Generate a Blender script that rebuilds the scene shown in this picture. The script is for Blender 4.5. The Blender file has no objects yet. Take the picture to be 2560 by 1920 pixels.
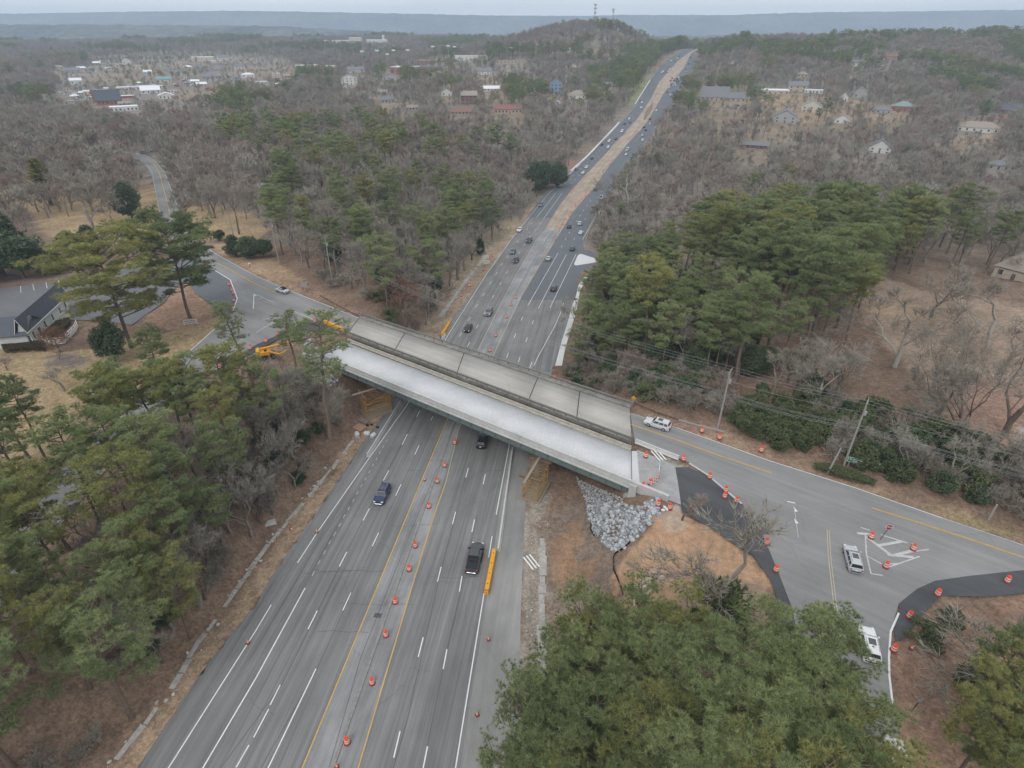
import bpy, math, random
import numpy as np
from mathutils import Vector
random.seed(7); RNG = np.random.default_rng(7)
R = math.radians
S = bpy.context.scene
COL = S.collection

# ------------------------------------------------------------------ camera, world, sun, exposure
CAM_H = 70.0; FPX = 1460.0; PITCH = R(31.2)
cam = bpy.data.objects.new('camera', bpy.data.cameras.new('camera'))
COL.objects.link(cam)
cam.location = (0, 0, CAM_H); cam.rotation_euler = (math.pi/2 - PITCH, 0, 0)
cam.data.sensor_width = 36.0; cam.data.lens = 36.0*FPX/2560.0
cam.data.clip_start = 0.5; cam.data.clip_end = 30000
S.camera = cam
SUN_EL, SUN_AZ = R(48), R(205)
w = bpy.data.worlds.new("World"); S.world = w; w.use_nodes = True
nt = w.node_tree; bg = nt.nodes['Background']; bg.inputs['Strength'].default_value = 0.10
sky = nt.nodes.new('ShaderNodeTexSky'); sky.sky_type = 'NISHITA'; sky.sun_disc = False
sky.sun_elevation = SUN_EL; sky.sun_rotation = SUN_AZ; sky.air_density = 1.0; sky.dust_density = 2.0
tc = nt.nodes.new('ShaderNodeTexCoord'); mp = nt.nodes.new('ShaderNodeMapping')
mp.inputs['Scale'].default_value = (1.2, 1.2, 7.0)
nz = nt.nodes.new('ShaderNodeTexNoise'); nz.inputs['Scale'].default_value = 2.2; nz.inputs['Detail'].default_value = 6; nz.inputs['Roughness'].default_value = .55
rp = nt.nodes.new('ShaderNodeValToRGB')
rp.color_ramp.elements[0].position = .32; rp.color_ramp.elements[0].color = (8.5, 8.9, 9.35, 1)
rp.color_ramp.elements[1].position = .72; rp.color_ramp.elements[1].color = (10.6, 10.7, 10.7, 1)
mx = nt.nodes.new('ShaderNodeMix'); mx.data_type = 'RGBA'; mx.inputs[0].default_value = .9
nt.links.new(tc.outputs['Generated'], mp.inputs[0]); nt.links.new(mp.outputs[0], nz.inputs['Vector'])
nt.links.new(nz.outputs[0], rp.inputs[0]); nt.links.new(sky.outputs[0], mx.inputs[6]); nt.links.new(rp.outputs[0], mx.inputs[7])
nt.links.new(mx.outputs[2], bg.inputs['Color'])
sl = bpy.data.lights.new('sun', 'SUN'); sl.energy = 1.1; sl.angle = R(18); sl.color = (1.0, .965, .91)
sun = bpy.data.objects.new('sun', sl); COL.objects.link(sun)
sd = Vector((math.sin(SUN_AZ)*math.cos(SUN_EL), math.cos(SUN_AZ)*math.cos(SUN_EL), math.sin(SUN_EL)))
sun.rotation_euler = sd.to_track_quat('Z', 'Y').to_euler()
vs = S.view_settings; vs.view_transform = 'Standard'; vs.look = 'None'; vs.exposure = 0.14; vs.gamma = 1; vs.use_curve_mapping = False
S.render.engine = 'CYCLES'
cy = S.cycles; cy.max_bounces = 4; cy.diffuse_bounces = 2; cy.glossy_bounces = 2; cy.transmission_bounces = 2; cy.volume_bounces = 1; cy.transparent_max_bounces = 4
cy.use_denoising = True

# ------------------------------------------------------------------ picture ray -> point of the world
CP, SP = math.cos(PITCH), math.sin(PITCH)
def ray(px, py):
    u = (px-1280)/FPX; v = -(py-960)/FPX
    return (u, CP+v*SP, -SP+v*CP)
def PZ(px, py, z=0.0):
    d = ray(px, py); t = (z-CAM_H)/d[2]
    return Vector((d[0]*t, d[1]*t, z))
def march(px, py, fn):
    d = ray(px, py); t0 = 12.0; t = t0
    while t < 9000:
        if CAM_H+d[2]*t <= fn(d[0]*t, d[1]*t): break
        t0 = t; t *= 1.015
    lo, hi = t0, t
    for _ in range(22):
        m = .5*(lo+hi)
        if CAM_H+d[2]*m <= fn(d[0]*m, d[1]*m): hi = m
        else: lo = m
    return Vector((d[0]*hi, d[1]*hi, CAM_H+d[2]*hi))
def project(p):
    cz = p[2]-CAM_H; f = p[1]*CP-cz*SP; u = p[1]*SP+cz*CP
    return (1280+FPX*p[0]/f, 960-FPX*u/f)
def T(i, j, a, b): return (640*i+a/3.456, 480*j+b/3.456)      # enlarged tile of the photo -> its pixels
def K(i, a, b): return ((0, 850, 1700)[i]+a/2.572, b/2.572)
def C2(a, b): return (1430+a/8.508, 240+b/8.508)
def C3(a, b): return (1280+a/6.9125, 410+b/6.9125)
def C4(a, b): return (1120+a/5.267, 600+b/5.267)

# ------------------------------------------------------------------ mesh helpers
class MB:
    def __init__(s): s.v = []; s.f = []; s.m = []
    def add(s, vs, fs, m=0):
        o = len(s.v); s.v += [tuple(q) for q in vs]; s.f += [tuple(o+i for i in f) for f in fs]; s.m += [m]*len(fs); return s
    def box(s, c, size, rz=0, m=0, bev=0, rx=0):
        x, y, z = size[0]/2, size[1]/2, size[2]/2
        if bev:
            b = bev; ring = [(-x+b, -y), (x-b, -y), (x, -y+b), (x, y-b), (x-b, y), (-x+b, y), (-x, y-b), (-x, -y+b)]
            kx, ky = (x-b)/x, (y-b)/y
            pts = [(p[0], p[1], -z) for p in ring]+[(p[0], p[1], z-b) for p in ring]+[(p[0]*kx, p[1]*ky, z) for p in ring]
            fs = [tuple(range(7, -1, -1)), tuple(range(16, 24))]
            for L in (0, 8): fs += [(L+i, L+(i+1) % 8, L+8+(i+1) % 8, L+8+i) for i in range(8)]
        else:
            pts = [(-x, -y, -z), (x, -y, -z), (x, y, -z), (-x, y, -z), (-x, -y, z), (x, -y, z), (x, y, z), (-x, y, z)]
            fs = [(3, 2, 1, 0), (4, 5, 6, 7), (0, 1, 5, 4), (1, 2, 6, 5), (2, 3, 7, 6), (3, 0, 4, 7)]
        ca, sa = math.cos(rz), math.sin(rz); cx, sx = math.cos(rx), math.sin(rx)
        out = []
        for p in pts:
            q = (p[0], p[1]*cx-p[2]*sx, p[1]*sx+p[2]*cx)
            out.append((c[0]+q[0]*ca-q[1]*sa, c[1]+q[0]*sa+q[1]*ca, c[2]+q[2]))
        return s.add(out, fs, m)
    def tube(s, p0, p1, r0, r1=None, n=8, m=0, caps=True):
        r1 = r0 if r1 is None else r1
        p0, p1 = Vector(p0), Vector(p1); d = (p1-p0).normalized()
        a = d.orthogonal().normalized(); b = d.cross(a)
        pts = []
        for p, r in ((p0, r0), (p1, r1)):
            for i in range(n):
                t = 2*math.pi*i/n; pts.append(p+a*(r*math.cos(t))+b*(r*math.sin(t)))
        fs = [(i, (i+1) % n, n+(i+1) % n, n+i) for i in range(n)]
        if caps: fs += [tuple(range(n-1, -1, -1)), tuple(range(n, 2*n))]
        return s.add(pts, fs, m)
    def lathe(s, prof, n=14, m=0, c=(0, 0, 0), mats=None):
        pts = []; fs = []; ms = []
        for r, z in prof:
            for i in range(n):
                t = 2*math.pi*i/n; pts.append((c[0]+r*math.cos(t), c[1]+r*math.sin(t), c[2]+z))
        for k in range(len(prof)-1):
            for i in range(n):
                fs.append((k*n+i, k*n+(i+1) % n, (k+1)*n+(i+1) % n, (k+1)*n+i)); ms.append(mats[k] if mats else m)
        fs.append(tuple(range((len(prof)-1)*n, len(prof)*n))); ms.append(mats[-1] if mats else m)
        o = len(s.v); s.v += pts; s.f += [tuple(o+i for i in f) for f in fs]; s.m += ms; return s
    def prism(s, poly, z0, z1, m=0):
        n = len(poly); A = sum(poly[i][0]*poly[(i+1) % n][1]-poly[(i+1) % n][0]*poly[i][1] for i in range(n))
        if A < 0: poly = poly[::-1]
        f0 = z0 if callable(z0) else (lambda p: z0); f1 = z1 if callable(z1) else (lambda p: z1)
        pts = [(p[0], p[1], f0(p)) for p in poly]+[(p[0], p[1], f1(p)) for p in poly]
        fs = [tuple(range(n-1, -1, -1)), tuple(range(n, 2*n))]+[(i, (i+1) % n, n+(i+1) % n, n+i) for i in range(n)]
        return s.add(pts, fs, m)
    def build(s, name, mats, parent=None, smooth=False):
        me = bpy.data.meshes.new(name); me.from_pydata(s.v, [], s.f)
        for q in (mats if isinstance(mats, (list, tuple)) else [mats]): me.materials.append(q)
        if any(s.m): me.polygons.foreach_set('material_index', s.m)
        if smooth: me.polygons.foreach_set('use_smooth', [True]*len(s.f))
        me.update()
        o = bpy.data.objects.new(name, me); COL.objects.link(o)
        if parent: o.parent = parent
        return o
def npmesh(name, v, f, mats, mi=None, attrs=None, smooth=False):
    me = bpy.data.meshes.new(name); n = len(v); k = f.shape[1]; L = f.size
    me.vertices.add(n); me.vertices.foreach_set('co', np.ascontiguousarray(v, dtype=np.float32).ravel())
    me.loops.add(L); me.loops.foreach_set('vertex_index', np.ascontiguousarray(f, dtype=np.int32).ravel())
    me.polygons.add(len(f)); me.polygons.foreach_set('loop_start', np.arange(0, L, k, dtype=np.int32))
    for q in (mats if isinstance(mats, (list, tuple)) else [mats]): me.materials.append(q)
    if mi is not None: me.polygons.foreach_set('material_index', np.asarray(mi, dtype=np.int32))
    if smooth: me.polygons.foreach_set('use_smooth', np.ones(len(f), dtype=bool))
    for an, val in (attrs or {}).items():
        val = np.asarray(val, dtype=np.float32)
        if val.ndim == 1:
            a = me.attributes.new(an, 'FLOAT', 'POINT'); a.data.foreach_set('value', val)
        else:
            a = me.attributes.new(an, 'FLOAT_COLOR', 'POINT'); a.data.foreach_set('color', np.c_[val, np.ones(n)].astype(np.float32).ravel())
    me.update(calc_edges=True)
    return me
def link(name, me, parent=None):
    o = bpy.data.objects.new(name, me); COL.objects.link(o)
    if parent: o.parent = parent
    return o
def tag(o, label, cat, group=None, kind=None):
    o['label'] = label; o['category'] = cat
    if group: o['group'] = group
    if kind: o['kind'] = kind
    return o
def structure(o): o['kind'] = 'structure'; return o
def empty(name, loc, rz=0):
    o = bpy.data.objects.new(name, None); COL.objects.link(o); o.location = loc; o.rotation_euler = (0, 0, rz); o.empty_display_size = .3
    return o
KIDS = {}
def copy_tree(o, parent=None):
    c = o.copy(); COL.objects.link(c)
    if parent: c.parent = parent
    if o.name not in KIDS: KIDS[o.name] = list(o.children)
    for ch in KIDS[o.name]: copy_tree(ch, c)
    return c

# ------------------------------------------------------------------ materials
MATS = {}
def mat(name, col, rough=.8, noise=None, amt=.15, metal=0, bump=0, spec=.3, objcol=False, scale2=None, amt2=.2, stretch=None):
    """plain procedural surface: base colour with one or two octaves of world-scale mottling"""
    m = bpy.data.materials.new(name); m.use_nodes = True; N = m.node_tree.nodes; Lk = m.node_tree.links
    b = N['Principled BSDF']; b.inputs['Roughness'].default_value = rough; b.inputs['Metallic'].default_value = metal
    b.inputs['Specular IOR Level'].default_value = spec
    if objcol:
        oi = N.new('ShaderNodeObjectInfo'); src = oi.outputs['Color']
    else:
        rg = N.new('ShaderNodeRGB'); rg.outputs[0].default_value = (*col, 1); src = rg.outputs[0]
    if noise:
        t = N.new('ShaderNodeTexCoord'); last = src
        for sc, am in ((noise, amt), (scale2, amt2)):
            if not sc: continue
            n = N.new('ShaderNodeTexNoise'); n.inputs['Scale'].default_value = sc; n.inputs['Detail'].default_value = 5; n.inputs['Roughness'].default_value = .62
            if stretch:
                q = N.new('ShaderNodeMapping'); q.inputs['Scale'].default_value = stretch[:3]; q.inputs['Rotation'].default_value = (0, 0, stretch[3])
                Lk.new(t.outputs['Object'], q.inputs[0]); Lk.new(q.outputs[0], n.inputs['Vector'])
            else: Lk.new(t.outputs['Object'], n.inputs['Vector'])
            mr = N.new('ShaderNodeMapRange'); mr.inputs[1].default_value = .25; mr.inputs[2].default_value = .75; mr.inputs[3].default_value = 1-am; mr.inputs[4].default_value = 1+am
            Lk.new(n.outputs[0], mr.inputs[0])
            x = N.new('ShaderNodeMix'); x.data_type = 'RGBA'; x.blend_type = 'MULTIPLY'; x.inputs[0].default_value = 1
            Lk.new(last, x.inputs[6]); Lk.new(mr.outputs[0], x.inputs[7]); last = x.outputs[2]
            if bump and sc == noise:
                bp = N.new('ShaderNodeBump'); bp.inputs['Strength'].default_value = bump; bp.inputs['Distance'].default_value = .05
                Lk.new(n.outputs[0], bp.inputs['Height']); Lk.new(bp.outputs[0], b.inputs['Normal'])
        src = last
    Lk.new(src, b.inputs['Base Color'])
    MATS[name] = m
    return m
# ------------------------------------------------------------------ the lie of the land
ZRY = [-400, 20, 60, 100, 140, 180, 220, 260, 300, 350, 400, 460, 520, 600, 700, 850, 1000, 1080, 1130, 1250, 1600, 2500]
ZRZ = [4, 2, .7, -.7, -2.3, -4.4, -6.8, -9, -11, -12.6, -13.4, -13.9, -9, -1, 8, 22, 37, 43, 44, 38, 10, -20]
_zy = np.arange(-400, 2500, 10.0); _zz = np.interp(_zy, ZRY, ZRZ)
_k = np.ones(7)/7; _zz = np.convolve(np.pad(_zz, 3, mode='edge'), _k, 'valid')
def ZR(y): return np.interp(y, _zy, _zz)
def zr1(x, y): return float(np.interp(y, _zy, _zz))
def PR(px, py): return march(px, py, zr1)           # a point of the highway surface
HWY_L = [PR(*q) for q in [(120, 2250), (344, 1919), (503, 1680), (640, 1509), (680, 1439), (842, 1206), (905, 1110), (985, 1000), (1100, 842), (1190, 718), (1276, 604), (1320, 540), (1352, 497), (1380, 472), (1400, 452), (1452, 408), (1498, 362), (1540, 318), (1586, 266), (1631, 194), (1656, 160), (1690, 136)]]
HWY_R = [PR(*q) for q in [(1250, 2250), (1285, 1919), (1298, 1750), (1302, 1527), (1312, 1300), (1322, 1120), (1350, 1000), (1386, 915), (1411, 850), (1432, 757), (1451, 682), (1462, 640), (1457, 600), (1470, 566), (1500, 518), (1530, 478), (1560, 430), (1600, 380), (1634, 330), (1660, 290), (1690, 235), (1712, 200), (1733, 168), (1737, 145), (1734, 133)]]
MED_L = [PR(*q) for q in [(640, 2250), (756, 1919), (955, 1439), (1114.5, 1057), C4(390, 1460), C4(720, 790), C4(885, 470), C4(1160, 0), C3(575, 1130), C3(720, 880), C3(840, 690), C3(1010, 470), C3(1250, 210), (1489, 410), C2(900, 1010), C2(1100, 820), C2(1330, 560), C2(1500, 330), C2(1690, 30), (1648, 205), (1672, 178), (1692, 155), (1722, 132)]]
MED_R = [PR(*q) for q in [(830, 2250), (896, 1919), (1038, 1440), (1146, 1076), C4(590, 1530), C4(960, 760), C4(1290, 200), C3(740, 1330), C3(1000, 900), C3(1200, 650), C3(1400, 430), C3(1530, 250), (1526, 410), C2(1180, 1010), C2(1380, 800), C2(1560, 600), C2(1720, 350), C2(1880, 60), (1663, 228), (1690, 194), (1712, 165), (1728, 133)]]
def edge(E):
    ys = np.array([p.y for p in E]); xs = np.array([p.x for p in E]); o = np.argsort(ys); ys, xs = ys[o], xs[o]
    y0, x0 = ys[-1], xs[-1]; sl = .45
    ys = np.r_[-400, ys, 4000]; xs = np.r_[xs[0]-(ys[1]+400)*.13, xs, x0+sl*(4000-y0)]
    return ys, xs
_LY, _LX = edge(HWY_L); _RY, _RX = edge(HWY_R); _MLY, _MLX = edge(MED_L); _MRY, _MRX = edge(MED_R)
def XL(y): return np.interp(y, _LY, _LX)
def XR(y): return np.interp(y, _RY, _RX)
def XML(y): return np.interp(y, _MLY, _MLX)
def XMR(y): return np.interp(y, _MRY, _MRX)
def sst(t): t = np.clip(t, 0, 1); return t*t*(3-2*t)
PLAT = 7.8
def vnoise(x, y, s, seed=0):
    """smooth value noise"""
    x = np.asarray(x, dtype=float)/s; y = np.asarray(y, dtype=float)/s
    xi = np.floor(x).astype(np.int64); yi = np.floor(y).astype(np.int64); fx = x-xi; fy = y-yi
    fx = fx*fx*(3-2*fx); fy = fy*fy*(3-2*fy)
    def h(a, b):
        q = (a*374761393+b*668265263+seed*974634777) & 0x7fffffff
        q = ((q ^ (q >> 13))*1274126177) & 0x7fffffff
        return ((q ^ (q >> 16)) & 0xffff)/65535.0
    return (h(xi, yi)*(1-fx)+h(xi+1, yi)*fx)*(1-fy)+(h(xi, yi+1)*(1-fx)+h(xi+1, yi+1)*fx)*fy
def H(x, y):
    x = np.asarray(x, dtype=float); y = np.asarray(y, dtype=float)
    zr = ZR(y); xl, xr = XL(y), XR(y)
    dl, dr = xl-x, x-xr
    L = np.interp(y, [0, 380, 450, 550, 700, 1000, 1300, 1600, 1900, 2300, 3000, 4000], [PLAT, PLAT, 4, 1, 7, 15, 22, 31, 40, 20, -10, -30])
    Rr = np.interp(y, [0, 95, 130, 200, 300, 400, 520, 650, 800, 950, 1050, 1300, 1800, 4000], [PLAT, PLAT, 5.5, -1, -8, -10, -5, 6, 22, 42, 50, 42, 0, -40])
    amp = sst((y-150)/250)
    L = L+amp*6*(vnoise(x, y, 170, 3)-.5)*np.clip(y/900, 0.3, 1.6); Rr = Rr+amp*9*(vnoise(x, y, 190, 5)-.5)
    hill = 52*np.exp(-(((x-140)/150)**2+((y-1150)/230)**2))+12*np.exp(-(((x+60)/190)**2+((y-1250)/260)**2))+9*np.exp(-(((x+330)/300)**2+((y-1900)/250)**2))
    L = L+hill*sst(dl/120)
    Rr = Rr+np.exp(-(((x-900)/300)**2+((y-820)/260)**2))*14
    far = sst((y-140)/110)
    d0l = 4.5+far*3; wl = 11+far*70; d0r = 8.5-far*4; wr = 12+far*50
    hl = zr+(L-zr)*sst((dl-d0l)/wl); hr = zr+(Rr-zr)*sst((dr-d0r)/wr)
    h = np.where(dl > 0, hl, np.where(dr > 0, hr, zr))
    rough = .35*(vnoise(x, y, 5, 1)-.5)+.2*(vnoise(x, y, 2.3, 2)-.5)
    offr = np.clip(np.maximum(dl, dr)/4-.6, 0, 1)
    return h+rough*offr*.7
def H1(x, y): return float(H(x, y))
def P(px, py, dz=0.0): 
    p = march(px, py, (lambda x, y: H1(x, y)+dz) if dz else H1)
    return p
def inpoly(x, y, poly):
    x = np.asarray(x); c = np.zeros(x.shape, dtype=bool); n = len(poly)
    for i in range(n):
        x0, y0 = poly[i][0], poly[i][1]; x1, y1 = poly[(i+1) % n][0], poly[(i+1) % n][1]
        if y0 == y1: continue
        c ^= ((y0 > y) != (y1 > y)) & (x < (x1-x0)*(y-y0)/(y1-y0)+x0)
    return c
def W(pts, z=PLAT): return [PZ(*q, z) for q in pts]

# pavements on the two banks (all at bank level)
ZS = 8.0
STREET_FAR = [(1575, 1032), (1830, 1118), (1920, 1149.5), (2134, 1217), (2354, 1293), (2560, 1362), (2760, 1424)]
R_STREET = W(STREET_FAR+[(2800, 1530), (2560, 1445), (2420, 1440), (2337, 1452), (2293, 1472), (2247, 1509), (2227, 1576), (2221, 1625), (2222, 1689), (2234, 1770), (2262, 1919), (2300, 2100), (2040, 2100), (2000, 1760), (1991, 1579), (1981, 1521), (1949, 1439), (1905, 1333), (1854, 1258), (1809, 1220), (1769, 1186), (1723, 1157), (1697, 1145), (1587, 1103)], ZS)
L_STREET = W([(897.5, 794), (735.5, 730), (640, 689), (544, 636), (509, 613), (478, 588), (460, 564), (431, 480), (412, 431.6), (389, 404), (360, 385), (330, 380), (325, 392), (350, 402), (366, 418), (379, 440), (388, 480), (401, 543.7), (430, 600), (470, 632), (515, 657), (576, 700), (593, 746), (581.6, 778), (547, 814), (474.5, 876), (400, 942), (300, 1030), (217, 1113), (171, 1157), (90, 1235), (-60, 1390), (-300, 1700), (-240, 1900), (30, 1480), (120, 1350), (260, 1180), (380, 1050), (470, 970), (545, 922), (640, 868), (700, 835), (760, 835), (800, 828), (866, 836)], ZS)
LOT = W([(-120, 728), (0, 722), (17, 720), (179, 696), (300, 676), (400, 652), (470, 634), (515, 657), (576, 700), (593, 746), (581, 778), (548, 775), (520, 742), (480, 705), (445, 712), (410, 755), (330, 812), (230, 800), (130, 800), (0, 800), (-120, 820)], ZS)
BLACK_R = W([(1688, 1168), (1723, 1168), (1769, 1190), (1809, 1223), (1854, 1261), (1905, 1336), (1949, 1441), (1981, 1523), (1991, 1581), (1975, 1600), (1959, 1593), (1957, 1556), (1937, 1477), (1920, 1439), (1882, 1388), (1830, 1356), (1777, 1319), (1705, 1281), (1697, 1220)], ZS)
BLACK_E = W([(2247, 1509), (2260, 1498), (2293, 1472), (2337, 1452), (2420, 1440), (2560, 1425), (2700, 1430), (2700, 1490), (2560, 1482), (2470, 1492), (2354, 1489), (2296, 1547), (2276, 1575), (2255, 1599), (2237, 1600), (2236, 1560), (2249, 1533)], ZS)
APPROACH = W([(1592, 1124), (1624, 1137), (1660, 1150), (1688, 1168), (1697, 1220), (1703, 1262), (1648, 1242), (1600, 1218)], ZS)
# ------------------------------------------------------------------ ground materials
def nodes_of(m): return m.node_tree.nodes, m.node_tree.links
def ground_mat():
    m = bpy.data.materials.new('soil_and_grass'); m.use_nodes = True; N, Lk = nodes_of(m); b = N['Principled BSDF']
    b.inputs['Roughness'].default_value = .95; b.inputs['Specular IOR Level'].default_value = .1
    at = N.new('ShaderNodeAttribute'); at.attribute_name = 'cover'
    t = N.new('ShaderNodeTexCoord'); last = at.outputs['Color']
    for sc, lo, hi, de in ((.11, .74, 1.24, 4), (.9, .7, 1.28, 6), (5.5, .72, 1.26, 4)):
        n = N.new('ShaderNodeTexNoise'); n.inputs['Scale'].default_value = sc; n.inputs['Detail'].default_value = de; n.inputs['Roughness'].default_value = .65
        Lk.new(t.outputs['Object'], n.inputs['Vector'])
        mr = N.new('ShaderNodeMapRange'); mr.inputs[1].default_value = .28; mr.inputs[2].default_value = .72; mr.inputs[3].default_value = lo; mr.inputs[4].default_value = hi
        Lk.new(n.outputs[0], mr.inputs[0])
        x = N.new('ShaderNodeMix'); x.data_type = 'RGBA'; x.blend_type = 'MULTIPLY'; x.inputs[0].default_value = 1
        Lk.new(last, x.inputs[6]); Lk.new(mr.outputs[0], x.inputs[7]); last = x.outputs[2]
    # scattered dead leaves and straw
    v = N.new('ShaderNodeTexVoronoi'); v.inputs['Scale'].default_value = 3.2; Lk.new(t.outputs['Object'], v.inputs['Vector'])
    h = N.new('ShaderNodeHueSaturation'); Lk.new(last, h.inputs['Color'])
    mr = N.new('ShaderNodeMapRange'); mr.inputs[3].default_value = .8; mr.inputs[4].default_value = 1.2
    sp = N.new('ShaderNodeSeparateColor'); Lk.new(v.outputs['Color'], sp.inputs[0]); Lk.new(sp.outputs[0], mr.inputs[0]); ab = N.new('ShaderNodeAttribute'); ab.attribute_name = 'bare'; mxv = N.new('ShaderNodeMix'); Lk.new(ab.outputs['Fac'], mxv.inputs[0]); Lk.new(mr.outputs[0], mxv.inputs[2]); mxv.inputs[3].default_value = 1.0; Lk.new(mxv.outputs[0], h.inputs['Value'])
    Lk.new(h.outputs[0], b.inputs['Base Color'])
    bp = N.new('ShaderNodeBump'); bp.inputs['Strength'].default_value = .6; bp.inputs['Distance'].default_value = .12; Lk.new(n.outputs[0], bp.inputs['Height']); Lk.new(bp.outputs[0], b.inputs['Normal'])
    return m
def asphalt(name, col, streak=.12, patch=.14, fine=.1, bleach=0.0):
    """road surface with wear running along the lanes (attributes lat = metres across, lon = metres along)"""
    m = bpy.data.materials.new(name); m.use_nodes = True; N, Lk = nodes_of(m); b = N['Principled BSDF']
    b.inputs['Roughness'].default_value = .86; b.inputs['Specular IOR Level'].default_value = .25
    a = N.new('ShaderNodeAttribute'); a.attribute_name = 'lat'; c = N.new('ShaderNodeAttribute'); c.attribute_name = 'lon'
    cb = N.new('ShaderNodeCombineXYZ'); Lk.new(a.outputs['Fac'], cb.inputs[0]); Lk.new(c.outputs['Fac'], cb.inputs[1])
    rg = N.new('ShaderNodeRGB'); rg.outputs[0].default_value = (*col, 1); last = rg.outputs[0]
    for vec, sc, st, lo, hi, de in ((cb, 1.0, (1.1, .012, 1), 1-streak, 1+streak, 5), (cb, 1.0, (3.5, .05, 1), 1-streak*.6, 1+streak*.6, 3), (cb, .16, (1, .5, 1), 1-patch, 1+patch, 6), (cb, 9, (1, 1, 1), 1-fine, 1+fine, 3)):
        q = N.new('ShaderNodeMapping'); q.inputs['Scale'].default_value = st; Lk.new(vec.outputs[0], q.inputs[0])
        n = N.new('ShaderNodeTexNoise'); n.inputs['Scale'].default_value = sc; n.inputs['Detail'].default_value = de; n.inputs['Roughness'].default_value = .6; Lk.new(q.outputs[0], n.inputs['Vector'])
        mr = N.new('ShaderNodeMapRange'); mr.inputs[1].default_value = .3; mr.inputs[2].default_value = .7; mr.inputs[3].default_value = lo; mr.inputs[4].default_value = hi; Lk.new(n.outputs[0], mr.inputs[0])
        x = N.new('ShaderNodeMix'); x.data_type = 'RGBA'; x.blend_type = 'MULTIPLY'; x.inputs[0].default_value = 1
        Lk.new(last, x.inputs[6]); Lk.new(mr.outputs[0], x.inputs[7]); last = x.outputs[2]
    # hairline cracks
    q = N.new('ShaderNodeMapping'); q.inputs['Scale'].default_value = (.16, .07, 1); Lk.new(cb.outputs[0], q.inputs[0])
    n2 = N.new('ShaderNodeTexNoise'); n2.inputs['Scale'].default_value = 3; n2.inputs['Detail'].default_value = 4; Lk.new(q.outputs[0], n2.inputs['Vector'])
    ad = N.new('ShaderNodeMix'); ad.data_type = 'VECTOR'; ad.inputs[0].default_value = .12; Lk.new(q.outputs[0], ad.inputs[4]); Lk.new(n2.outputs['Color'], ad.inputs[5])
    v = N.new('ShaderNodeTexVoronoi'); v.feature = 'DISTANCE_TO_EDGE'; v.inputs['Scale'].default_value = 1.0; Lk.new(ad.outputs[1], v.inputs['Vector'])
    mr = N.new('ShaderNodeMapRange'); mr.inputs[1].default_value = .0; mr.inputs[2].default_value = .006; mr.inputs[3].default_value = .86; mr.inputs[4].default_value = 1; Lk.new(v.outputs[0], mr.inputs[0])
    x = N.new('ShaderNodeMix'); x.data_type = 'RGBA'; x.blend_type = 'MULTIPLY'; x.inputs[0].default_value = 1; Lk.new(last, x.inputs[6]); Lk.new(mr.outputs[0], x.inputs[7])
    Lk.new(x.outputs[2], b.inputs['Base Color'])
    MATS[name] = m; return m
GM = ground_mat()
M_ASP = asphalt('weathered_asphalt', (.192, .19, .188), .24, .18)
M_DARK = asphalt('fresh_asphalt', (.135, .145, .16), .07, .08)
M_MED = asphalt('median_concrete', (.25, .252, .255), .16, .34, .16)
M_SHO = asphalt('gravelly_shoulder', (.255, .25, .245), .08, .26, .16)
M_STR = asphalt('street_asphalt', (.235, .233, .23), .1, .16)
M_BLK = asphalt('new_black_asphalt', (.078, .081, .086), .1, .22)
M_LOT = asphalt('parking_asphalt', (.15, .155, .165), .05, .12)
M_GRAV = mat('gravel', (.33, .33, .33), .95, 6, .3, bump=.4, scale2=.5, amt2=.2)
M_WPAINT = mat('white_road_paint', (.70, .71, .71), .7, 4, .12, scale2=.6, amt2=.12)
M_WORN = mat('worn_white_paint', (.47, .47, .47), .8, 3, .25, scale2=.5, amt2=.15)
M_YPAINT = mat('yellow_road_paint', (.58, .37, .11), .7, 4, .15, scale2=.5, amt2=.15)
M_YWORN = mat('worn_yellow_paint', (.46, .40, .29), .8, 3, .2)
M_CONC = mat('concrete', (.46, .45, .43), .85, 3, .14, scale2=.3, amt2=.12)
M_WCONC = mat('pale_new_concrete', (.66, .665, .67), .85, 2.5, .07, scale2=.22, amt2=.08)
M_DIRT = asphalt('median_dirt', (.35, .285, .22), .2, .25, .2)

# ------------------------------------------------------------------ the ground sheet
def axis(parts):
    out = []
    for a, b, st in parts:
        n = max(1, int(round((b-a)/st))); out += list(np.linspace(a, b, n, endpoint=False))
    return np.array(out+[parts[-1][1]])
gx = axis([(-7000, -1500, 275), (-1500, -600, 30), (-600, -220, 9), (-220, -90, 2.5), (-90, 75, .9), (75, 160, 2.0), (160, 620, 7), (620, 1500, 25), (1500, 7000, 275)])
gy = axis([(-300, 5, 12), (5, 150, .9), (150, 270, 1.8), (270, 620, 5), (620, 1400, 12), (1400, 2600, 50), (2600, 7000, 220)])
GX, GY = np.meshgrid(gx, gy); vx, vy = GX.ravel(), GY.ravel()
vz = H(vx, vy)
jx = vx+2.2*(vnoise(vx, vy, 3.1, 11)-.5)+1.2*(vnoise(vx, vy, 1.3, 12)-.5); jy = vy+2.2*(vnoise(vx, vy, 3.1, 13)-.5)+1.2*(vnoise(vx, vy, 1.3, 14)-.5)
leaf = np.array([.215, .150, .110]); tan_ = np.array([.36, .265, .16]); clay = np.array([.47, .255, .13]); brown = np.array([.25, .175, .125]); dirtg = np.array([.29, .25, .21]); straw = np.array([.30, .22, .15]); wood = np.array([.225, .195, .162]); green = np.array([.16, .18, .07])
n1 = vnoise(vx, vy, 14, 21)[:, None]; n2_ = vnoise(vx, vy, 60, 22)[:, None]
bare = np.zeros(len(vx)); cov = leaf*(.85+.3*n1)
far_ = sst((vy-160)/120)[:, None]; cov = cov*(1-far_)+wood*(.8+.4*n2_)*far_
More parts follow.
